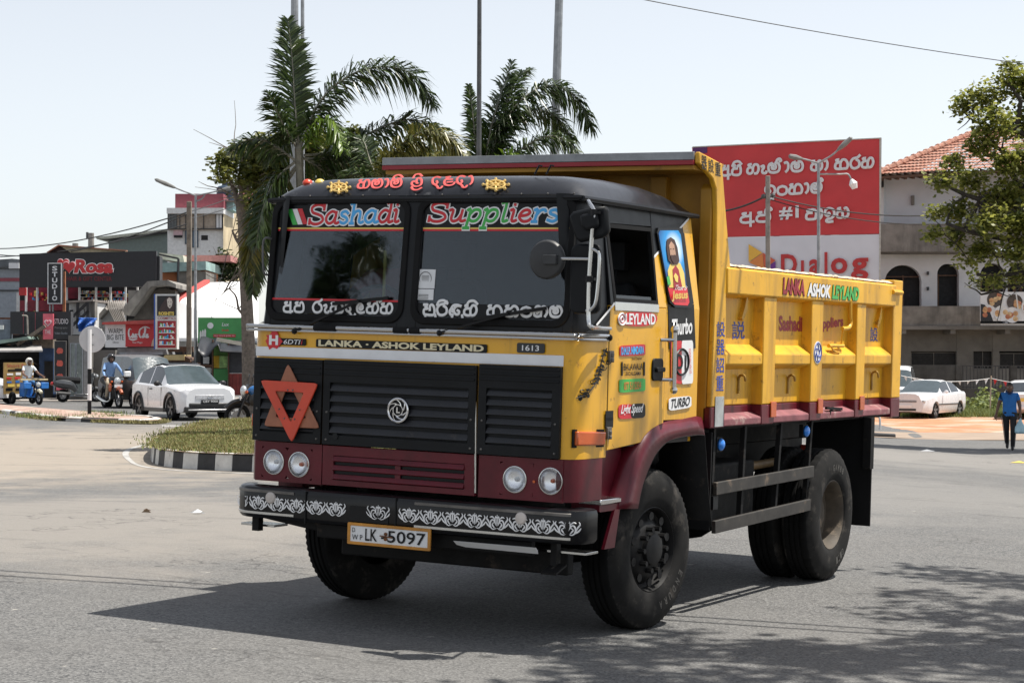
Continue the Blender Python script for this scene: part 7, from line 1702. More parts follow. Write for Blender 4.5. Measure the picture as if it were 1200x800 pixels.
# --- tipper body
bed = MB()                                                          # 0 yellow 1 maroon 2 dusty maroon 3 dark inside
BY0, BY1, XO, XI = 1.86, 5.80, 1.21, 1.13
for s in (-1, 1):
    f = lambda a, b, d: Vector((s * d, a, b))
    bed.prism([(BY0 + .02, 1.42), (BY1, 1.42), (BY1, 2.3), (BY0 + .02, 2.3)], f, XI - .03, XI, 0)
    bed.prism([(BY0 + .02, 1.28), (BY1, 1.28), (BY1, 1.418), (BY0 + .02, 1.418)], f, XI - .03, XI, 1)
    tops = [(2.10, 2.76), (2.985, 3.70), (3.935, 4.70), (4.90, 5.575)]
    # top rail with slight slope outward, mid beams between posts, bottom ledge
    bed.prism([(XI, 2.15), (XO + .012, 2.175), (XO + .012, 2.345), (XO - .05, 2.365), (XI - .06, 2.36), (XI - .06, 2.15)], lambda a, b, d: Vector((s * a, d, b)), 2.06, 5.60, 0)
    for y0, y1 in tops:
        bed.prism([(XI - .01, 1.845), (XO - .006, 1.772), (XO - .006, 1.70), (XI - .01, 1.66)], lambda a, b, d: Vector((s * a, d, b)), y0, y1, 0)
        bed.prism([(XI - .01, 1.372), (XO - .004, 1.335), (XO - .004, 1.285), (XI - .01, 1.285)], lambda a, b, d: Vector((s * a, d, b)), y0, y1, 2)
    for y0, y1 in ((2.755, 2.985), (3.70, 3.935), (4.70, 4.90)):
        bed.prism([(y0, 1.42), (y1, 1.42), (y1, 2.172), (y0, 2.172)], f, XI - .01, XO, 0); bed.prism([(y0, 1.28), (y1, 1.28), (y1, 1.419), (y0, 1.419)], f, XI - .01, XO, 1)
    bed.prism([(5.575, 1.42), (BY1, 1.42), (BY1, 2.39), (5.575, 2.39)], f, XI - .04, XO + .002, 0); bed.prism([(5.575, 1.26), (BY1, 1.26), (BY1, 1.419), (5.575, 1.419)], f, XI - .04, XO + .002, 1)
    # front post running up into the wing of the canopy
    bed.prism([(BY0, 1.42), (2.10, 1.42), (2.085, 1.9), (2.065, 2.2), (2.125, 2.36), (2.02, 2.72), (1.935, 3.03), (1.565, 3.075), (1.56, 3.0), (1.70, 2.955), (1.79, 2.92), (1.845, 2.86), (1.87, 2.7), (1.885, 2.3)], f, XO - .035, XO, 0)
    bed.prism([(BY0, 1.28), (2.10, 1.28), (2.10, 1.419), (BY0, 1.419)], f, XO - .06, XO, 1)
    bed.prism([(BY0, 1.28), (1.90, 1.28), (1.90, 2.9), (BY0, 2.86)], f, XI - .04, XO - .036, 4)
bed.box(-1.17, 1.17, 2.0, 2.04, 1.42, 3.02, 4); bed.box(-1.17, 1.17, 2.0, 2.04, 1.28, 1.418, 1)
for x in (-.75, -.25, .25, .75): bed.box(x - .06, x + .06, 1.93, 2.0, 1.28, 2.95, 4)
bed.box(-1.14, 1.14, 2.05, 5.78, 1.26, 1.32, 3); bed.box(-1.12, 1.12, 5.72, 5.76, 1.33, 2.25, 0)
bd_o = bed.build('tipper_body', [yellow_bed, maroon, maroon_dusty, chassis_m, shaded_y], T, bevel=.008)
cn = MB()
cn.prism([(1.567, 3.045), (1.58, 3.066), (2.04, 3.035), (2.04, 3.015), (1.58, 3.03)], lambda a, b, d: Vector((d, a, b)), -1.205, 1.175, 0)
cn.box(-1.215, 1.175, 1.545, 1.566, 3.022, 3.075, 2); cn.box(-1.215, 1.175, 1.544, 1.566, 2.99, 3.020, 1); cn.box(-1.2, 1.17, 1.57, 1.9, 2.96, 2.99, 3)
cn.build('cab_guard', [shaded_y, vinyl_dr, galv, shaded_y], T, bevel=.003)
# fittings on the body side
ft = MB()
for u, v in ((868, 442), (926, 442), (1024, 438)):
    a = SD(u - 2.5, v + 19, 1.14); b = SD(u - 2, v, 1.14); c = SD(u + 4, v - 2, 1.19); d = SD(u + 5.5, v + 4, 1.19)
    ft.tube(crom([a, b, c, d], 5), .009, 6)
ft.parts('rope_hook', mat('ochre rod', (.35, .2, .03), .5, var=.3, stain=(RUST, .4, 9)), bd_o)
for (u0, v0) in ((872, 347), (1030, 360)):
    a = SD(u0, v0, 1.15); MB().prism([(a.y + .03, a.z), (a.y + .05, a.z), (a.y + .05, a.z - .09), (a.y - .03, a.z - .17), (a.y - .05, a.z - .15), (a.y + .0, a.z - .07)], lambda y, z, d: Vector((d, y, z)), 1.12, 1.16).build('bracket', yellow_bed, bd_o)
lv = MB(); lv.tube(crom([SD(996.5, 352, 1.215), SD(996.5, 370, 1.215), SD(997, 378, 1.215), SD(994.5, 384, 1.215), SD(987, 385, 1.215)], 4), .016, 8); lv.tube([SD(988, 385, 1.21), SD(985.5, 405, 1.19)], .007, 6); lv.tube([SD(971, 405, 1.19), SD(988, 405, 1.19)], .015, 8); lv.tube(crom([SD(974, 406, 1.2), SD(977, 411, 1.2), SD(984, 413, 1.2)], 4), .007, 6)
lv.build('lever', yellow_bed, bd_o)
cu = MB(); a = SD(967, 478, 1.2); cu.bar(SD(968, 478, 1.195), SD(986, 479, 1.195), .02, .02); cu.bar(SD(972, 484, 1.2), SD(976, 478, 1.16), .02, .02); cu.build('latch', chassis_m, bd_o)
for u, v in ((905.5, 479.5), (960.5, 475.5), (1009.5, 472)):
    a = SD(u, v, 1.212); MB().box(1.212, 1.222, a.y - .05, a.y + .05, a.z - .055, a.z + .055).build('amber_reflector', orange, bd_o, bevel=.003)
a = SD(842.5, 482, 1.212); rp = MB().box(1.212, 1.216, a.y - .07, a.y + .07, a.z - .10, a.z + .10).build('reflector_panel', mat('scuffed silver foil', (.42, .44, .44), .35, .3, var=.3, stain=((.2, .17, .1), .4, 30)), bd_o)
MB().tube([SD(1046, 342, 1.225), SD(1056.5, 343, 1.225)], .02, 8).build('hinge_pin', yellow_bed, bd_o)
BQ = lambda u0, v0, u1, v1, u2, v2, x: [SD(u0, v0, x), SD(u1, v1, x), SD(u2, v2, x)]
xr = XO + .0125
text('LANKA', BQ(917, 344.5, 942.5, 346.5, 917, 325.5, xr), vinyl_dr, T, bold=.05, outline=(.03, vinyl_k), shear=.12)
text('ASHOK', BQ(945.5, 347, 972.5, 349.5, 946, 331, xr), vinyl_w, T, bold=.05, outline=(.03, vinyl_k), shear=.12)
text('LEYLAND', BQ(974.5, 350, 1006, 352.5, 975, 334, xr), vinyl_g, T, bold=.05, outline=(.03, vinyl_k), shear=.12)
text('Sashadi', BQ(912.5, 388, 940, 388.5, 912.5, 369.5, XI), vinyl_dr, T, bold=.04)
text('ppliers', BQ(964, 389, 988, 385.5, 964, 373, XI), vinyl_dr, T, bold=.04)
text('説', BQ(857.5, 397.5, 872.5, 397, 857.5, 376.5, XI), vinyl_db, T, bold=.006)
text('設', BQ(1019.5, 400, 1028.5, 400, 1019.5, 383.5, XI), vinyl_db, T, bold=.006)
for i, chh in enumerate('設器詔重'):
    v0 = 376.5 + i * 21
    text(chh, BQ(839.5 - i * .2, v0 + 18, 849.5 - i * .6, v0 + 18, 839.5 - i * .2, v0, XO), vinyl_db, T, bold=.006)
for i, chh in enumerate('器設重'):
    text(chh, [SD(822 + i * 8, 198 + i * 3.6, XO), SD(828.5 + i * 8, 199.5 + i * 3.6, XO), SD(821.5 + i * 8, 182 + i * 3.6, XO)], vinyl_k, T, bold=.006)
c = SD(958.5, 413, XO + .004)
rg = MB(); rg.cyl((XO + .001, c.y, c.z), (XO + .003, c.y, c.z), .085, 24); rg.build('round_sticker', vinyl_w, bd_o)
rg = MB()
for r in (.072, .028): rg.tube([(XO + .005, c.y + r * cos(t * pi / 12), c.z + r * sin(t * pi / 12)) for t in range(24)], .0035, 5, closed=True)
for k in range(6): rg.tube([(XO + .005, c.y + (.03 + .04 * t / 4) * cos(k * pi / 3 + .2 * t), c.z + (.03 + .04 * t / 4) * sin(k * pi / 3 + .2 * t)) for t in range(5)], .0035, 5)
rg.build('sticker_ring', vinyl_db, bd_o)
# tail lamps
for s in (-1, 1): MB().box(s * .45, s * .65, 5.52, 5.56, .92, 1.0).build('tail_lamp', redplastic, T)
# load of sand lying in the body, its crumbs along the rail
sd = MB(); rnd = random.Random(9)
def sandf(u, v):
    x = -1.09 + 2.18 * u; y = 2.06 + 3.5 * v; e = min(u, 1 - u, v, 1 - v)
    return Vector((x, y, 2.30 + .05 * sin(pi * u) * sin(pi * v) + (.012 * rnd.random())))
sd.grid(sandf, 40, 70)
for k in range(260):
    y = rnd.uniform(2.12, 5.56); x = rnd.uniform(1.10, 1.19); r = rnd.uniform(.006, .018); sd.ball((x, y, 2.362 + r * .3), r, 6, sc=(1.4, 2.2, .8))
def crumb(u, v): return Vector((1.075 + .125 * u, 2.1 + 3.48 * v, 2.362 + (.022 * sin(pi * u) * (.4 + .6 * abs(sin(v * 37) * sin(v * 23 + 1))) if 0 < v < 1 else 0)))
sd.grid(crumb, 6, 160)
sand_m = mat('pale sand', (.62, .54, .42), .9, var=.15, scale=30, bump=.4, bscale=120)
so = sd.build('sand_load', sand_m)
so.location = T.location; so.rotation_euler = T.rotation_euler
tag(so, 'pale sand heaped level with the rail inside the yellow dump body', 'sand')
# ---------------------------------------------------------------- cars: lofted bodies (x forward, y left, z up)
def interp(tab, x):
    if x <= tab[0][0]: return tab[0][1]
    for (a, b), (c, d) in zip(tab, tab[1:]):
        if x <= c: return b + (d - b) * (x - a) / (c - a)
    return tab[-1][1]
carw = mat('white car paint', (.74, .75, .77), .25, var=.03, coat=.6); carg = mat('grey brown van paint', (.10, .095, .09), .4, var=.1, coat=.3)
carblk = mat('black car trim', (.014, .014, .016), .4, var=.1); under = mat('dark underbody', (.012, .012, .012), .9)
alloy = mat('dark alloy wheel', (.10, .10, .105), .35, .6, var=.2); alloy_l = mat('silver wheel', (.35, .35, .36), .35, .7, var=.2)
headl = mat('headlamp glass', (.55, .58, .60), .12, .3, var=.2, coat=.5); taill = mat('tail lamp red', (.40, .02, .02), .2, var=.1, coat=.5)
def car(root, sp, paint):
    L = sp['L']; wb = sp['wheels']; R = sp['R']; ra = R + sp.get('gap', .06)
    xs_ = set(round(-L / 2 + L * i / 26, 3) for i in range(27))
    for w in wb: xs_ |= {round(w + ra * cos(radians(a)), 3) for a in range(0, 181, 15)}
    for t in (sp['hood'], sp['roof'], sp['hw']): xs_ |= {round(a, 3) for a, _ in t}
    for a, b in sp['side'] + [sp['ws'], sp['rw']]: xs_ |= {a, b}
    X_ = sorted(x for x in xs_ if -L / 2 <= x <= L / 2); X_ = [x for i, x in enumerate(X_) if i == 0 or x - X_[i - 1] > .006]
    rows = []
    for x in X_:
        zb = interp(sp['bot'], x); zs = interp(sp['hood'], x); zt = max(zs, interp(sp['roof'], x)); hw = interp(sp['hw'], x)
        za = max([sqrt(max(0, ra * ra - (x - w) ** 2)) + R * 1.0 if abs(x - w) < ra else 0 for w in wb])
        g = zt - zs; wr = hw * .93 - sp['tum'] * g
        if g > .04: up = [(wr, zt - min(.05, g * .4)), (wr - min(.16, wr * .25), zt), (0, zt + .018)]
        else: up = [(hw * .86, zs + .012), (hw * .6, zs + .024), (0, zs + .034)]
        low = [(hw * .94, max(zb, min(za, zs - .1))), (hw * .995, max(zb + .12, min(za, zs - .09))), (hw, max(zb + .55 * (zs - zb), min(za, zs - .08))), (hw * .985, zs - .05), (hw * .935, zs)]
        rows.append([(0, zb + .02)] + low + up)
    B = {k: MB() for k in ('body', 'side', 'ws', 'rw')}; n = len(rows[0])
    for i in range(len(rows) - 1):
        xm = (X_[i] + X_[i + 1]) / 2
        for s in (-1, 1):
            for j in range(n - 1):
                key = 'body'
                if j == 5 and any(a <= xm <= b for a, b in sp['side']): key = 'side'
                if j in (6, 7) and sp['ws'][0] <= xm <= sp['ws'][1]: key = 'ws'
                if j in (6, 7) and sp['rw'][0] <= xm <= sp['rw'][1]: key = 'rw'
                P = lambda r, x, k: (x, s * rows[r][k][0], rows[r][k][1])
                B[key].add([P(i, X_[i], j), P(i + 1, X_[i + 1], j), P(i + 1, X_[i + 1], j + 1), P(i, X_[i], j + 1)], [(0, 1, 2, 3)], 0, True)
    for r, x in ((0, X_[0]), (-1, X_[-1])):
        pts = [(x, y, z) for y, z in rows[r]] + [(x, -y, z) for y, z in rows[r][::-1][1:-1]]
        B['body'].add(pts, [tuple(range(len(pts)))], 0, False)
    def weld(mb):
        idx = {}; nv = []; mp = []
        for v in mb.v:
            k = tuple(round(c, 4) for c in v)
            if k not in idx: idx[k] = len(nv); nv.append(v)
            mp.append(idx[k])
        fs, ms, ss = [], [], []
        for f, m_, s_ in zip(mb.f, mb.m, mb.s):
            q = []
            for i in f:
                if mp[i] not in q: q.append(mp[i])
            if len(q) > 2: fs.append(tuple(q)); ms.append(m_); ss.append(s_)
        mb.v, mb.f, mb.m, mb.s = nv, fs, ms, ss
    for k in B: weld(B[k])
    B['body'].build('body', paint, root, ang=28); B['side'].parts('side_window', WIN, root, ang=28); B['ws'].build('windscreen', sp.get('wsm', mat('pale reflecting windscreen', (.06, .08, .09), .08, var=.1, spec=.8)), root, ang=28); B['rw'].build('rear_window', WIN, root, ang=28)
    u = MB(); hwm = min(b for _, b in sp['hw']) ; u.box(-L / 2 + .12, L / 2 - .12, -hwm * .72, hwm * .72, sp['bot'][0][1] + .03, interp(sp['hood'], 0) - .1); u.build('underbody', under, root)
    for w in wb:
        for s in (-1, 1):
            e = bpy.data.objects.new('wheel', None); COL.objects.link(e); e.parent = root; y = s * (interp(sp['hw'], w) - .02); e.location = (w, y, R)
            t = MB(); t.lathe([(R * .66, 0), (R * .72, .01), (R * .9, .008), (R * .98, -.02), (R, -.05), (R, -.17), (R * .96, -.2), (R * .6, -.2)], (0, 0, 0), (0, s, 0), 30); t.build('tyre', rubber, e)
            r = MB(); r.lathe([(R * .68, -.004), (R * .64, -.012), (R * .60, -.05), (R * .2, -.055), (.0001, -.055)], (0, 0, 0), (0, s, 0), 30, m=1)
            for k in range(5):
                a = 2 * pi * k / 5 + .3
                for da in (-.13, .13): r.bar((R * .12 * cos(a), s * -.02, R * .12 * sin(a)), (R * .64 * cos(a + da), s * -.012, R * .64 * sin(a + da)), R * .11, .02, up=(0, 1, 0))
            r.cyl((0, s * -.05, 0), (0, s * -.008, 0), R * .16, 12); r.build('rim', [sp.get('rim', alloy), carblk], e)
    return lambda x: (interp(sp['hood'], x), interp(sp['hw'], x))
def carbox(root, name, m, boxes, bevel=.01):
    b = MB()
    for q in boxes: b.box(*q)
    return b.build(name, m, root, bevel=bevel)
def arch_trim(root, sp, m):
    b = MB()
    for w in sp['wheels']:
        for s in (-1, 1):
            ra = sp['R'] + sp.get('gap', .06); pts = [(w + (ra + .015) * cos(radians(a)), s * (interp(sp['hw'], w + ra * cos(radians(a))) + .004), sp['R'] + (ra + .015) * sin(radians(a))) for a in range(-15, 196, 10)]
            b.tube(pts, .035, 5)
    b.build('wheel_arch_trim', m, root)
# compact white crossover
g = Loc(214, 57.6); root = thing('white_crossover', 'white crossover car with black lower trim driving across behind the median', 'car', g.p, (0, 0, radians(YAW - 60)))
sp = dict(L=4.33, wheels=(-1.30, 1.31), R=.345, gap=.07, hw=[(-2.165, .70), (-2.0, .83), (-1.6, .885), (1.6, .885), (1.95, .84), (2.165, .70)],
          bot=[(-2.165, .42), (-1.9, .24), (1.9, .22), (2.165, .30)], hood=[(-2.165, .95), (-2.0, 1.02), (-1.6, 1.06), (.6, .985), (.95, 1.0), (1.7, .93), (2.05, .86), (2.165, .74)],
          roof=[(-2.165, .7), (-2.02, 1.03), (-1.55, 1.38), (-.9, 1.54), (-.2, 1.59), (.15, 1.55), (1.0, 1.0), (1.1, .9)], tum=.36, side=[(-1.42, -.50), (-.44, .46)], ws=(.17, .98), rw=(-1.98, -1.5), wsm=None)
sp.pop('wsm')
car(root, sp, carw); arch_trim(root, sp, carblk)
carbox(root, 'sill_trim', carblk, [(-1.0, 1.0, s * .80, s * .893, .23, .34) for s in (-1, 1)])
rt_ = MB(); rt_.grid(lambda a, c: Vector((-1.45 + 1.6 * a, -.52 + 1.04 * c, interp(sp['roof'], -1.45 + 1.6 * a) + .026)), 10, 4); rt_.build('black_roof', carblk, root)
carbox(root, 'lower_bumper', carblk, [(1.86, 2.19, -.74, .74, .25, .40), (2.12, 2.20, -.62, .62, .40, .50)], .03); carbox(root, 'skid_strip', alloy_l, [(2.10, 2.215, -.66, .66, .285, .325)], .015)
carbox(root, 'grille', mat('pale slatted grille', (.50, .51, .53), .4, var=.3, scale=30), [(2.135, 2.178, -.43, .43, .60, .72)], .01)
carbox(root, 'number_plate', carblk, [(2.165, 2.205, -.26, .26, .50, .59)], .005); text('CBY 9000', [(2.206, -.22, .515), (2.206, .22, .515), (2.206, -.22, .575)], vinyl_w, root, off=.003)
em_ = MB(); em_.tube([(2.19, .07 * cos(t * pi / 8), .665 + .045 * sin(t * pi / 8)) for t in range(16)], .009, 5, closed=True); em_.build('emblem', chrome, root)
for s in (-1, 1):
    hl_ = MB(); hl_.add([(2.155, s * .46, .765), (1.80, s * .855, .80), (1.62, s * .895, .85), (2.03, s * .70, .83), (2.145, s * .46, .80)] + [(2.10, s * .46, .765), (1.75, s * .80, .80), (1.60, s * .84, .85), (1.98, s * .66, .83), (2.10, s * .46, .80)], [(0, 1, 2, 3, 4), (9, 8, 7, 6, 5)] + [(i, (i + 1) % 5, 5 + (i + 1) % 5, 5 + i) for i in range(5)]); hl_.build('headlight', headl, root)
    b_ = MB(); b_.ball((.62, s * 1.0, 1.04), .12, 10, sc=(.6, .9, .65)); b_.bar((.62, s * .86, 1.0), (.62, s * .96, 1.02), .06, .04); b_.build('mirror', carblk, root)
carbox(root, 'light_bar', mat('yellowish light bar', (.62, .55, .2), .3), [(2.07, 2.163, -.5, .5, .775, .795)], .005)
hd_ = MB()
for s in (-1, 1): hd_.box(-.30, -.14, s * .885, s * .905, .86, .90)
hd_.build('door_handle', carblk, root)
dl_ = MB()
for s in (-1, 1):
    for x in (-.47, .62): dl_.box(x - .006, x + .006, s * .84, s * .8875, .38, .93)
dl_.parts('door_gap', carblk, root)
# white sedan parked behind the tail of the truck
g = Loc(1086, 73.4); root = thing('white_sedan', 'white saloon parked on red dirt behind the tail of the dump body', 'car', g.p, (0, 0, radians(YAW + math.degrees(atan2(-.844, -.536)))))
sp = dict(L=4.3, wheels=(-1.26, 1.28), R=.295, gap=.05, hw=[(-2.15, .66), (-1.95, .80), (-1.5, .845), (1.5, .845), (1.9, .80), (2.15, .66)], bot=[(-2.15, .36), (-1.8, .22), (1.8, .2), (2.15, .26)],
          hood=[(-2.15, .86), (-1.9, .95), (-1.2, .96), (.6, .90), (.9, .93), (1.6, .82), (2.0, .74), (2.15, .62)], roof=[(-1.75, .9), (-1.6, .97), (-.95, 1.33), (-.4, 1.40), (.1, 1.385), (.95, .935), (1.0, .9)], tum=.42, side=[(-1.22, -.42), (-.36, .52)], ws=(.13, .93), rw=(-1.58, -.98), rim=alloy_l)
car(root, sp, carw)
carbox(root, 'grille', mat('dim chrome grille', (.28, .28, .29), .4, .5, var=.4, scale=40), [(2.09, 2.165, -.42, .42, .60, .68)]); carbox(root, 'lower_grille', carblk, [(2.10, 2.17, -.40, .40, .30, .38)]); carbox(root, 'number_plate', vinyl_w, [(2.14, 2.185, -.24, .24, .42, .52)], .004)
for s in (-1, 1):
    carbox(root, 'headlight', headl, [(1.96, 2.135, s * .45, s * .72, .585, .70)], .03); carbox(root, 'tail_lamp', taill, [(-2.14, -1.98, s * .5, s * .74, .66, .82)], .02)
    b_ = MB(); b_.ball((.55, s * .95, .97), .10, 8, sc=(.6, .9, .65)); b_.bar((.55, s * .80, .93), (.55, s * .9, .95), .05, .04); b_.build('mirror', carw, root); carbox(root, 'rub_strip', greyplastic, [(-1.0, 1.0, s * .83, s * .856, .50, .54)], .005)
carbox(root, 'interior_headrest', carblk, [(-.3, -.2, -.5, -.2, .95, 1.2), (-.3, -.2, .2, .5, .95, 1.2)], .03)
# sedan seen from behind at the right edge
g = Loc(1204, 72.5); root = thing('white_saloon', 'white saloon with yellow rear plate behind the walking woman', 'car', g.p, (0, 0, radians(YAW + 74)))
car(root, sp, carw)
for s in (-1, 1): carbox(root, 'tail_lamp', taill, [(-2.15, -1.96, s * .48, s * .76, .70, .86)], .02)
carbox(root, 'number_plate', vinyl_y, [(-2.17, -2.12, -.05, .42, .66, .78)], .004); carbox(root, 'bumper', carw, [(-2.2, -2.0, -.7, .7, .36, .52)], .04)
# hatchback half hidden by the truck's tail
vans = dict(L=4.4, wheels=(-1.3, 1.35), R=.33, gap=.05, hw=[(-2.2, .76), (-2.0, .84), (1.8, .84), (2.2, .70)], bot=[(-2.2, .34), (2.2, .26)], hood=[(-2.2, 1.0), (.9, 1.05), (1.5, 1.02), (2.2, .85)],
            roof=[(-2.2, 1.05), (-2.1, 1.8), (-1.5, 1.90), (.4, 1.88), (.9, 1.75), (1.6, 1.03), (1.7, .9)], tum=.16, side=[(-1.9, -1.0), (-.9, -.05), (.03, .95)], ws=(.92, 1.58), rw=(-2.19, -2.08))
g = Loc(1049, 82); root = thing('white_van', 'white van mostly hidden between the dump body and the parked saloon', 'van', g.p, (0, 0, radians(YAW - 104)))
car(root, vans, carw)
# old grey van / jeep behind the blue shirted rider
g = Loc(164, 71.5); root = thing('grey_van', 'old grey boxy van behind the rider in the blue shirt', 'van', g.p, (0, 0, radians(YAW - 58)))
sp = dict(vans); sp['roof'] = [(-2.2, 1.0), (-2.16, 1.82), (-1.5, 1.90), (.5, 1.88), (.95, 1.80), (1.5, 1.08), (1.6, .9)]; sp['R'] = .33; sp['rim'] = alloy_l
car(root, sp, carg); carbox(root, 'grille', carblk, [(2.14, 2.215, -.5, .5, .6, .8)]); carbox(root, 'number_plate', vinyl_w, [(2.2, 2.235, -.25, .25, .42, .52)], .004)
for s in (-1, 1): carbox(root, 'headlight', headl, [(2.1, 2.22, s * .52, s * .70, .62, .80)], .02); carbox(root, 'mirror', vinyl_w, [(1.2, 1.32, s * .84, s * 1.08, 1.12, 1.32)], .03)
# sliver of a white car at the left edge
g = Loc(-32, 78); root = thing('white_hatchback', 'nose of a white hatchback behind the blue vending scooter', 'car', g.p, (0, 0, radians(YAW - 22)))
hb_ = dict(L=3.9, wheels=(-1.2, 1.2), R=.29, gap=.05, hw=[(-1.95, .7), (-1.7, .83), (1.5, .83), (1.95, .68)], bot=[(-1.95, .3), (1.95, .24)], hood=[(-1.95, .9), (.7, .95), (1.5, .86), (1.95, .66)], roof=[(-1.95, .9), (-1.7, 1.35), (-.5, 1.5), (.1, 1.45), (.95, .98), (1.0, .9)], tum=.35, side=[(-1.4, -.5), (-.42, .5)], ws=(.12, .93), rw=(-1.94, -1.72))
car(root, hb_, carw)
for s in (-1, 1): carbox(root, 'headlight', headl, [(1.72, 1.93, s * .45, s * .72, .62, .76)], .03)
# ---------------------------------------------------------------- two wheelers (x forward)
def torus_wheel(root, x, R, w, spokes=True, rim=alloy_l):
    e = bpy.data.objects.new('wheel', None); COL.objects.link(e); e.parent = root; e.location = (x, 0, R)
    t = MB(); t.tube([((R - w / 2) * cos(k * pi / 14), 0, (R - w / 2) * sin(k * pi / 14)) for k in range(28)], w / 2, 8, closed=True); t.build('tyre', rubber, e)
    r = MB(); r.tube([((R - w * 1.05) * cos(k * pi / 14), 0, (R - w * 1.05) * sin(k * pi / 14)) for k in range(28)], w * .16, 6, closed=True); r.cyl((0, -.07, 0), (0, .07, 0), .05, 10)
    for k in range(6): r.bar((0, 0, 0), ((R - w) * cos(k * pi / 3), 0, (R - w) * sin(k * pi / 3)), .03, .02, up=(0, 1, 0))
    r.cyl((0, .05, 0), (0, .055, 0), R * .45, 16); r.build('rim', rim, e)
def motorcycle(root, tank, accent):
    torus_wheel(root, .64, .295, .10); torus_wheel(root, -.62, .295, .11)
    f = MB()
    for s in (-1, 1): f.tube([(.64, s * .085, .295), (.42, s * .085, .85)], .026, 8); f.tube([(-.62, s * .1, .295), (-.05, s * .1, .42)], .025, 6); f.tube([(-.60, s * .13, .32), (-.42, s * .13, .70)], .028, 8)
    f.tube([(.42, 0, .84), (.1, 0, .55), (.02, 0, .34), (-.25, 0, .34), (-.35, 0, .66)], .028, 6); f.tube([(.42, 0, .84), (-.35, 0, .68), (-.8, 0, .74)], .026, 6); f.build('frame', carblk, root)
    t = MB(); t.ball((.14, 0, .86), .24, 14, sc=(1.15, .62, .62)); t.build('tank', tank, root)
    s_ = MB(); s_.tube(crom([(-.02, 0, .82), (-.3, 0, .79), (-.62, 0, .86), (-.78, 0, .90)], 4), [.10] * 7 + [.11] * 6, 8); s_.build('seat', vinyl_k, root)
    e = MB(); e.box(-.2, .2, -.13, .13, .28, .55); e.cyl((.12, 0, .45), (.22, 0, .68), .09, 12); e.build('engine', galv_d, root, bevel=.03)
    x = MB(); x.tube(crom([(.2, -.12, .5), (.22, -.16, .25), (-.2, -.17, .22), (-.8, -.18, .36)], 4), [.025] * 8 + [.05] * 5, 8); x.build('exhaust', chromew, root)
    h = MB(); h.tube(crom([(.28, .38, .99), (.40, .22, 1.0), (.42, 0, .95), (.40, -.22, 1.0), (.28, -.38, .99)], 4), .016, 6)
    for s in (-1, 1): h.tube([(.3, s * .36, 1.0), (.25, s * .42, .985)], .022, 6)
    h.build('handlebar', carblk, root)
    for s in (-1, 1):
        m = MB(); m.tube([(.36, s * .26, 1.0), (.34, s * .34, 1.17)], .008, 5); m.ball((.33, s * .36, 1.2), .06, 8, sc=(.3, 1, .7)); m.build('mirror', carblk, root)
        m = MB(); m.ball((.46, s * .17, .84), .04, 8); m.build('indicator_lamp', orange, root)
    m = MB(); m.ball((.5, 0, .86), .115, 12, sc=(.7, 1, 1.1)); m.build('headlight', headl, root); m = MB(); m.tube(crom([(.36, 0, .34 + .22), (.52, 0, .60 + .04), (.72, 0, .615), (.9, 0, .48)], 4), .06, 6); m.build('front_mudguard', accent, root)
    m = MB(); m.tube(crom([(-.45, 0, .62), (-.66, 0, .66), (-.92, 0, .52)], 4), .065, 6); m.build('rear_mudguard', carblk, root); m = MB(); m.box(.58, .595, -.13, .13, .66, .76); m.build('number_plate', vinyl_w, root)
    m = MB()
    for s in (-1, 1): m.ball((.28, s * .16, .66), .13, 8, sc=(1, .35, 1.1))
    m.build('side_panel', accent, root)
def scooter(root, paint):
    torus_wheel(root, .60, .235, .10); torus_wheel(root, -.58, .235, .11)
    b = MB(); b.tube(crom([(-.92, 0, .70), (-.6, 0, .66), (-.3, 0, .60), (-.1, 0, .40)], 4), [.10, .14, .16, .18, .19, .19, .19, .19, .17, .15, .12, .1, .09], 10); b.build('rear_body', paint, root)
    b = MB(); b.box(-.15, .34, -.17, .17, .24, .30); b.bar((.34, 0, .27), (.46, 0, .86), .32, .06, up=(1, 0, 0)); b.ball((.5, 0, .92), .15, 10, sc=(.8, 1.1, .8)); b.build('leg_shield', paint, root, bevel=.02)
    b = MB(); b.tube(crom([(.02, 0, .76), (-.4, 0, .79), (-.85, 0, .83)], 4), .12, 8); b.build('seat', vinyl_k, root)
    b = MB(); b.tube([(.60, .06, .235), (.46, .04, .86)], .024, 6); b.tube([(.60, -.06, .235), (.46, -.04, .86)], .024, 6); b.tube(crom([(.38, .34, 1.0), (.48, .1, .99), (.48, -.1, .99), (.38, -.34, 1.0)], 3), .016, 6); b.build('handlebar', carblk, root)
    b = MB(); b.ball((.62, 0, .92), .07, 8); b.build('headlight', headl, root); b = MB(); b.tube(crom([(.44, 0, .46), (.6, 0, .50), (.76, 0, .40)], 3), .065, 6); b.build('front_mudguard', paint, root)
    for s in (-1, 1): b = MB(); b.tube([(.46, s * .24, 1.0), (.43, s * .32, 1.16)], .008, 5); b.ball((.42, s * .34, 1.2), .06, 8, sc=(.3, 1, .7)); b.build('mirror', carblk, root)
    b = MB(); b.tube([(-.35, -.17, .3), (-.8, -.2, .34)], .05, 8); b.build('exhaust', galv_d, root); b = MB(); b.ball((-.96, 0, .66), .07, 8); b.build('tail_lamp', taill, root)
def road_thing(name, u, v, label, cat, head):
    D = 1.686 * FPX / (v - 422.6); g = Loc(u, D); return thing(name, label, cat, g.p, (0, 0, radians(YAW + head))), g
MOTO, gM = road_thing('motorcycle', 131, 478, 'black and red motorcycle ridden by the man in the blue shirt', 'motorcycle', -58); motorcycle(MOTO, carblk, mat('red orange fairing', (.45, .09, .02), .3, coat=.4)); MOTO.scale = (1.12,) * 3
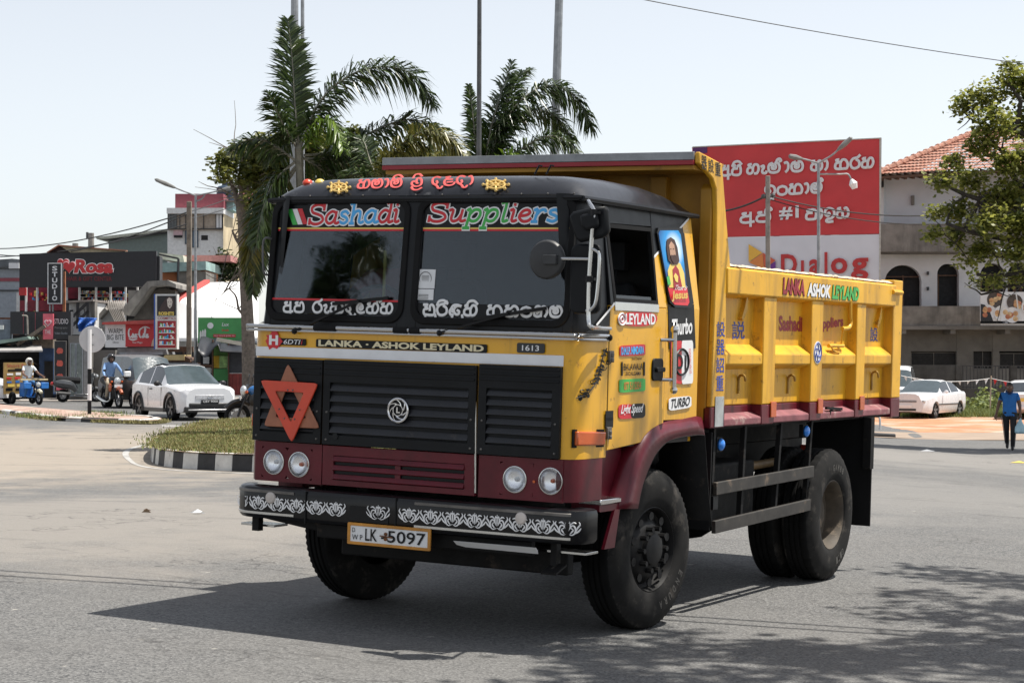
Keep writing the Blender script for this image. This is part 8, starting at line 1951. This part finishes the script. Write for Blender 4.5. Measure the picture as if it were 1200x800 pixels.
SC2, _g = road_thing('motor_scooter', 93, 471, 'grey scooter parked by the glass doors behind the banded sign post', 'scooter', 25); scooter(SC2, mat('dark grey scooter paint', (.06, .065, .07), .3, coat=.4)); SC2.scale = (1.15,) * 3
MS, _g = road_thing('motorcycle', 312, 503, 'motorcycle with blue tank peeping out behind the truck cab', 'motorcycle', 195); motorcycle(MS, mat('blue tank', (.03, .15, .4), .3, coat=.4), carblk); MS.scale = (1.1,) * 3
VS, gV = road_thing('vendor_scooter', 35, 474, 'blue three wheeled vending scooter carrying a painted menu board', 'scooter', -50)
torus_wheel(VS, .78, .26, .12); blu = mat('vendor blue panel', (.02, .16, .5), .5, var=.2)
for s in (-1, 1): b = MB(); b.tube([((.17) * cos(k * pi / 10) - .62, s * .42, .26 + .17 * sin(k * pi / 10)) for k in range(20)], .075, 8, closed=True); b.build('rear_wheel', rubber, VS)
b = MB(); b.tube([(.78, .06, .26), (.55, .05, .95)], .025, 6); b.tube([(.78, -.06, .26), (.55, -.05, .95)], .025, 6); b.tube(crom([(.42, .36, 1.02), (.54, .1, 1.02), (.54, -.1, 1.02), (.42, -.36, 1.02)], 3), .018, 6); b.tube([(.5, 0, .6), (.2, 0, .32), (-.6, 0, .3)], .04, 6); b.bar((-.62, -.45, .26), (-.62, .45, .26), .05, .05); b.build('frame', carblk, VS)
b = MB(); b.box(-.1, .25, -.17, .17, .28, .34); b.box(-.5, -.1, -.2, .2, .3, .68); b.build('body', blu, VS, bevel=.02); b = MB(); b.box(-.5, -.02, -.17, .17, .69, .77); b.build('seat', vinyl_k, VS, bevel=.03)
for s in (-1, 1): b = MB(); b.box(.2, .56, s * .2, s * .52, .62, .86); b.build('blue_box', blu, VS, bevel=.02)
b = MB(); b.box(.26, .52, -.62, .5, .94, 1.0); b.build('wooden_tray', mat('straw coloured tray', (.6, .5, .3), .7), VS); b = MB(); b.ball((.72, 0, .78), .10, 10, sc=(.7, 1, 1)); b.build('headlight', headl, VS); b = MB(); b.tube(crom([(.6, 0, .5), (.78, 0, .56), (.98, 0, .46)], 3), .07, 6); b.build('front_mudguard', mat('cream mudguard', (.6, .55, .4), .4), VS)
bo = MB(); bo.box(-1.0, -.94, -.62, .62, .4, 1.62); bo = bo.build('menu_board', mat('ochre board', (.30, .19, .06), .6, var=.2, scale=3), VS)
rnd = random.Random(2)
for k, mm in enumerate((vinyl_k, vinyl_w, vinyl_r, blu, vinyl_y, vinyl_k)):
    q = MB(); z = 1.28 - k * .15
    for j in range(3): y = -.55 + j * .38 + rnd.uniform(0, .1); q.box(-.938 - 0, -.93, y, y + rnd.uniform(.15, .32), z, z + rnd.uniform(.06, .12))
    q.build('painted_patch', mm, bo)
text('කෑම' if False else 'Short Eats', [(-.935, -.5, 1.44), (-.935, .5, 1.44), (-.935, -.5, 1.56)], vinyl_dr, bo, off=.004)
# ---------------------------------------------------------------- people: one skinned body each (x forward, y left, z up)
skin_m = mat('dark brown skin', (.13, .066, .042), .55, var=.1); hair_m = mat('black hair', (.008, .007, .007), .6); eye_m = mat('eye white', (.6, .58, .55), .3)
def person(name, label, J, zones, cat='person', loc=(0, 0, 0), rotz=0, hands=(), hair=None, helmet=None, face_dir=(1, 0, 0), mats=None, scale=1.0, hem=-9):
    """J: joint -> (x, y, z, radius); zones: list of (joint a, joint b, material index[, split t, index after])"""
    root = thing(name, label, cat, loc, (0, 0, rotz)); root.scale = (scale,) * 3
    names = list(J); me = bpy.data.meshes.new('b'); me.from_pydata([J[n][:3] for n in names], [(names.index(a), names.index(b)) for a, b, *_ in zones], [])
    o = bpy.data.objects.new('b', me); COL.objects.link(o); o.modifiers.new('s', 'SKIN')
    for i, n in enumerate(names):
        sv = me.skin_vertices[0].data[i]; r = J[n][3]; sv.radius = r if isinstance(r, tuple) else (r, r); sv.use_root = (n == 'pelvis')
    q = o.modifiers.new('u', 'SUBSURF'); q.levels = q.render_levels = 2
    dg = bpy.context.evaluated_depsgraph_get(); m2 = bpy.data.meshes.new_from_object(o.evaluated_get(dg)); bpy.data.objects.remove(o)
    mb = MB(); mb.v = [tuple(v.co) for v in m2.vertices]; mb.f = [tuple(p.vertices) for p in m2.polygons]; mb.s = [True] * len(mb.f)
    for p in m2.polygons:
        c = Vector(p.center); best = (9e9, 0)
        for z in zones:
            a, b = Vector(J[z[0]][:3]), Vector(J[z[1]][:3]); d = b - a; t = max(0, min(1, (c - a).dot(d) / max(1e-9, d.length_squared))); ra = J[z[0]][3]; rb = J[z[1]][3]
            ra = ra[0] if isinstance(ra, tuple) else ra; rb = rb[0] if isinstance(rb, tuple) else rb
            dist = (c - a - d * t).length / (ra + (rb - ra) * t)
            if dist < best[0]: best = (dist, z[2] if len(z) < 4 or t < z[3] else z[4])
        mb.m.append(1 if (best[1] == 0 and c.z < hem and abs(c.y) < .16) else best[1])
    # head: skull, jaw, nose, ears
    h = Vector(J['head'][:3]); fd = Vector(face_dir).normalized(); sd = Vector((-fd.y, fd.x, 0)); upv = Vector((0, 0, 1))
    def hp(f, s, u): return h + fd * f + sd * s + upv * u
    n = 16; vs = []; fs = []
    for i in range(11):
        th = pi * i / 10; z = cos(th)
        for j in range(n):
            ph = 2 * pi * j / n; r = sin(th); f = r * cos(ph); s = r * sin(ph)
            ww = .076 * (1 - .28 * max(0, -z)); dd = .097 * (1 - .18 * max(0, -z) * (1 if f > 0 else 1.6))
            vs.append(hp(f * dd + (.012 if z < -.2 else 0), s * ww, z * .122))
    for i in range(10):
        for j in range(n): fs.append((i * n + j, (i + 1) * n + j, (i + 1) * n + (j + 1) % n, i * n + (j + 1) % n))
    SK = len(mats) - 3
    mb.add(vs, fs, SK, True); mb.tube([hp(.09, 0, .02), hp(.106, 0, -.012), hp(.118, 0, -.028), hp(.10, 0, -.038)], [.009, .013, .018, .012], 6, SK)
    for s in (-1, 1):
        mb.ball(hp(-.005, s * .078, -.005), .03, 8, SK, (.5, .4, 1)); mb.ball(hp(.082, s * .031, .012), .0125, 8, SK + 2); mb.ball(hp(.0925, s * .031, .012), .006, 6, SK + 1)
        mb.tube([hp(.088, s * .016, .034), hp(.085, s * .046, .033)], .005, 5, SK + 1)
    mb.tube([hp(.092, -.024, -.062), hp(.099, 0, -.060), hp(.092, .024, -.062)], [.005, .009, .005], 6, SK)
    # hands: palm, four unequal curled fingers, thumb from the side
    for (wrist, elbow, curl, inward) in hands:
        w = Vector(J[wrist][:3]); d = (w - Vector(J[elbow][:3])).normalized(); sv = Vector(inward).normalized(); nrm = d.cross(sv).normalized(); pal = w + d * .085
        mb.tube([w - d * .01, w + d * .03, w + d * .06, pal], [.026, .034, .038, .034], 8, SK)
        for k in range(4):
            b = pal + nrm * (.027 - .018 * k) - d * .008; L = (.072, .082, .076, .060)[k]; b1 = b + (d * cos(curl * .5) + sv * sin(curl * .5)) * L * .45; b2 = b1 + (d * cos(curl) + sv * sin(curl)) * L * .32; b3 = b2 + (d * cos(curl * 1.5) + sv * sin(curl * 1.5)) * L * .25
            mb.tube([b, b1, b2, b3], [.0095, .0092, .0085, .007], 6, SK)
        b = w + d * .03 + nrm * .034; mb.tube([b, b + nrm * .022 + d * .03, b + nrm * .016 + d * .055 + sv * .012], [.012, .011, .008], 6, SK)
    body = mb.build('body', mats, root, ang=60)
    if hair:
        hm = MB()
        for i in range(8):
            pass
        vs = []; fs = []
        for i in range(8):
            th = pi * .56 * i / 7
            for j in range(n):
                ph = 2 * pi * j / n; f = sin(th) * cos(ph); s = sin(th) * sin(ph); thh = th if f < .3 else th * .62
                f = sin(thh) * cos(ph); s = sin(thh) * sin(ph); vs.append(hp(f * .105 - .006, s * .084, cos(thh) * .132 + .004))
        for i in range(7):
            for j in range(n): fs.append((i * n + j, (i + 1) * n + j, (i + 1) * n + (j + 1) % n, i * n + (j + 1) % n))
        hm.add(vs, fs, 0, True)
        if hair == 'bun': hm.ball(hp(-.115, 0, .01), .055, 10)
        hm.ball(hp(-.03, 0, .01), .088, 12, sc=(1, .93, 1.2)); hm.build('hair', hair_m, root)
    if helmet:
        hm = MB(); hm.ball(hp(-.008, 0, .035), .142, 16, sc=(1, .92, 1.0)); hh = hm.build('helmet', helmet, root)
        for v in list(hh.data.vertices):
            if (v.co - h).dot(fd) > .05 and v.co.z < h.z + .05: v.co -= fd * min(.10, (v.co - h).dot(fd) - .02)
        vz = MB(); vz.tube([hp(.09, -.10, .075), hp(.135, 0, .085), hp(.09, .10, .075)], .012, 6); vz.build('helmet_peak', carblk, root); st_ = MB(); st_.tube([hp(.02, .082, -.02), hp(.05, .06, -.09), hp(.055, 0, -.118), hp(.05, -.06, -.09), hp(.02, -.082, -.02)], .007, 5); st_.build('chin_strap', carblk, root)
    return root
def std_zones(sh, pa, sl=.55, short=True, SK=2):
    Z = [('pelvis', 'waist', sh), ('waist', 'chest', sh), ('chest', 'neckb', sh), ('neckb', 'head', SK)]
    for s in 'lr':
        Z += [('chest', s + 'sho', sh), (s + 'sho', s + 'elb', sh, sl, SK if short else sh), (s + 'elb', s + 'wri', SK if short else sh, .9, SK), ('pelvis', s + 'hip', pa), (s + 'hip', s + 'kne', pa), (s + 'kne', s + 'ank', pa), (s + 'ank', s + 'toe', 3)]
    return Z
def fl(c, r=.5): return mat('cloth', c, .85, var=.15, scale=8)
# walking woman at the right
blue_polo = mat('royal blue polo cloth', (.02, .14, .42), .85, var=.15, scale=6); blackp = mat('black trousers cloth', (.012, .012, .014), .8, var=.2); shoe = mat('black shoe', (.014, .013, .013), .5)
def sided(d):
    out = {}
    for k, v in d.items(): out[k] = v
    return out
D = 46.4; g = Loc(1183, D)
J = {'pelvis': (0, 0, .86, (.155, .115)), 'waist': (.005, 0, 1.0, (.145, .105)), 'chest': (.0, 0, 1.19, (.165, .115)), 'neckb': (-.005, 0, 1.335, .052), 'head': (.025, 0, 1.44, .05),
     'lsho': (-.01, .165, 1.285, .062), 'rsho': (-.01, -.165, 1.285, .062), 'lelb': (-.05, .225, 1.03, .044), 'relb': (-.04, -.25, 1.04, .044), 'lwri': (.06, .235, .84, .028), 'rwri': (.02, -.30, .83, .028),
     'lhip': (.01, .085, .80, .098), 'rhip': (.0, -.085, .80, .098), 'lkne': (.13, .075, .47, .066), 'rkne': (-.04, -.07, .46, .066), 'lank': (.06, .06, .085, .045), 'rank': (-.30, -.06, .16, .045), 'ltoe': (.20, .065, .035, .035), 'rtoe': (-.20, -.06, .045, .035)}
hdg = radians(YAW - 105)
woman = person('person', 'woman in a bright blue polo shirt and black trousers carrying a pale bag', J, std_zones(0, 1, .5), loc=g.p, rotz=hdg, hands=[('lwri', 'lelb', .9, (0, -1, 0)), ('rwri', 'relb', .7, (0, 1, 0))], hair='bun', mats=[blue_polo, blackp, skin_m, shoe, skin_m, hair_m, eye_m], scale=1.02, hem=.80)
cl_ = MB(); cl_.tube(crom([(.02, .075, 1.37), (.085, .05, 1.335), (.10, 0, 1.30), (.085, -.05, 1.335), (.02, -.075, 1.37), (-.05, -.04, 1.385), (-.06, .04, 1.385)] + [(.02, .075, 1.37)], 3), .015, 5); cl_.build('collar', mat('navy collar', (.012, .03, .10), .8), woman)
st_ = MB()
for s in (-1, 1): a = [(J[('l' if s > 0 else 'r') + k][0] + (.0), J[('l' if s > 0 else 'r') + k][1] + s * (J[('l' if s > 0 else 'r') + k][3] + .004), J[('l' if s > 0 else 'r') + k][2]) for k in ('hip', 'kne', 'ank')]; st_.tube(a, .008, 5)
st_.build('trouser_stripe', mat('grey stripe', (.3, .3, .31), .7), woman)
Rw = Matrix.Rotation(hdg, 3, 'Z'); hp_ = g.p + Rw @ Vector((.085, .235, .77)) * 1.02
bag = MB(); n = 12
prof = [(.0, .02), (-.10, .05), (-.22, .13), (-.34, .155), (-.38, .13)]
vs = [(cos(2 * pi * j / n) * r * .62 + .012 * sin(5 * j + k), sin(2 * pi * j / n) * r + .01 * cos(3 * j + k), z) for k, (z, r) in enumerate(prof) for j in range(n)]
bag.add(vs, [(k * n + j, k * n + (j + 1) % n, (k + 1) * n + (j + 1) % n, (k + 1) * n + j) for k in range(len(prof) - 1) for j in range(n)] + [tuple(range((len(prof) - 1) * n, len(prof) * n))], 0, True)
bag.tube([(0, 0, .03), (.0, .01, -.02)], .012, 6)
tag(bag.build('carrier_bag', mat('pale blue plastic', (.38, .58, .66), .35, var=.15), loc=hp_, rot=(0, 0, hdg + .6)), 'pale blue plastic carrier bag hanging from the hand of the woman', 'bag')
# rider in blue on the motorcycle
def rider(name, label, base, hd, sc, shirt, trous, helm, seatz, hx, hz, short, sk=skin_m, shoe_=shoe):
    J = {'pelvis': (-.22, 0, seatz + .12, (.15, .12)), 'waist': (-.19, 0, seatz + .30, (.14, .11)), 'chest': (-.12, 0, seatz + .50, (.17, .12)), 'neckb': (-.08, 0, seatz + .65, .055), 'head': (-.04, 0, seatz + .76, .05)}
    for s, y in (('l', 1), ('r', -1)):
        J[s + 'sho'] = (-.10, y * .18, seatz + .59, .065); J[s + 'elb'] = (.06, y * .30, seatz + .36, .046); J[s + 'wri'] = (hx - .07, y * .32, hz + .02, .03)
        J[s + 'hip'] = (-.17, y * .10, seatz + .10, .10); J[s + 'kne'] = (.20, y * .19, seatz - .02, .072); J[s + 'ank'] = (.02, y * .19, seatz - .46, .045); J[s + 'toe'] = (.16, y * .19, seatz - .50, .036)
    return person(name, label, J, std_zones(0, 1, .55, short), loc=base, rotz=hd, hands=[('lwri', 'lelb', 1.2, (0, 0, -1)), ('rwri', 'relb', 1.2, (0, 0, -1))], helmet=helm, mats=[shirt, trous, sk, shoe_, sk, hair_m, eye_m], scale=sc)
rider('person', 'man in a light blue shirt and dark helmet riding the black and red motorcycle', gM.p, MOTO.rotation_euler[2], 1.12, mat('light blue shirt', (.22, .36, .62), .8, var=.12), mat('khaki trousers', (.36, .30, .22), .8), mat('black helmet', (.02, .02, .022), .25, coat=.5), .80, .30, .99, False)
rider('person', 'man in a white shirt and white helmet on the blue vending scooter', gV.p, VS.rotation_euler[2], 1.08, mat('white shirt', (.62, .66, .68), .8, var=.12), mat('blue trousers', (.05, .16, .36), .8), mat('white helmet', (.66, .64, .58), .3, coat=.4), .74, .42, 1.0, True)
# driver behind the left half of the windscreen
J = {'pelvis': (-.1, 0, .12, (.17, .13)), 'waist': (-.1, 0, .30, (.16, .12)), 'chest': (-.06, 0, .52, (.19, .13)), 'neckb': (-.05, 0, .68, .058), 'head': (-.01, 0, .79, .05)}
for s, y in (('l', 1), ('r', -1)):
    J[s + 'sho'] = (-.06, y * .2, .61, .07); J[s + 'elb'] = (.12, y * .30, .40, .05); J[s + 'wri'] = (.36, y * .20, .44, .03); J[s + 'hip'] = (-.04, y * .11, .1, .10); J[s + 'kne'] = (.36, y * .16, .12, .075); J[s + 'ank'] = (.46, y * .16, -.22, .045); J[s + 'toe'] = (.55, y * .16, -.25, .036)
dp = Vector((-.62, .80, 1.60)); dw = Vector((dp.x * cos(TRO) + (dp.z - .6) * sin(TRO), dp.y, .6 - dp.x * sin(TRO) + (dp.z - .6) * cos(TRO)))
person('person', 'driver in a red shirt dimly seen behind the truck windscreen', J, std_zones(0, 1, .5), loc=dw, rotz=radians(-90), hands=[('lwri', 'lelb', 1.2, (0, 0, -1)), ('rwri', 'relb', 1.2, (0, 0, -1))], hair='short', mats=[mat('red shirt', (.35, .05, .05), .8), blackp, skin_m, shoe, skin_m, hair_m, eye_m])
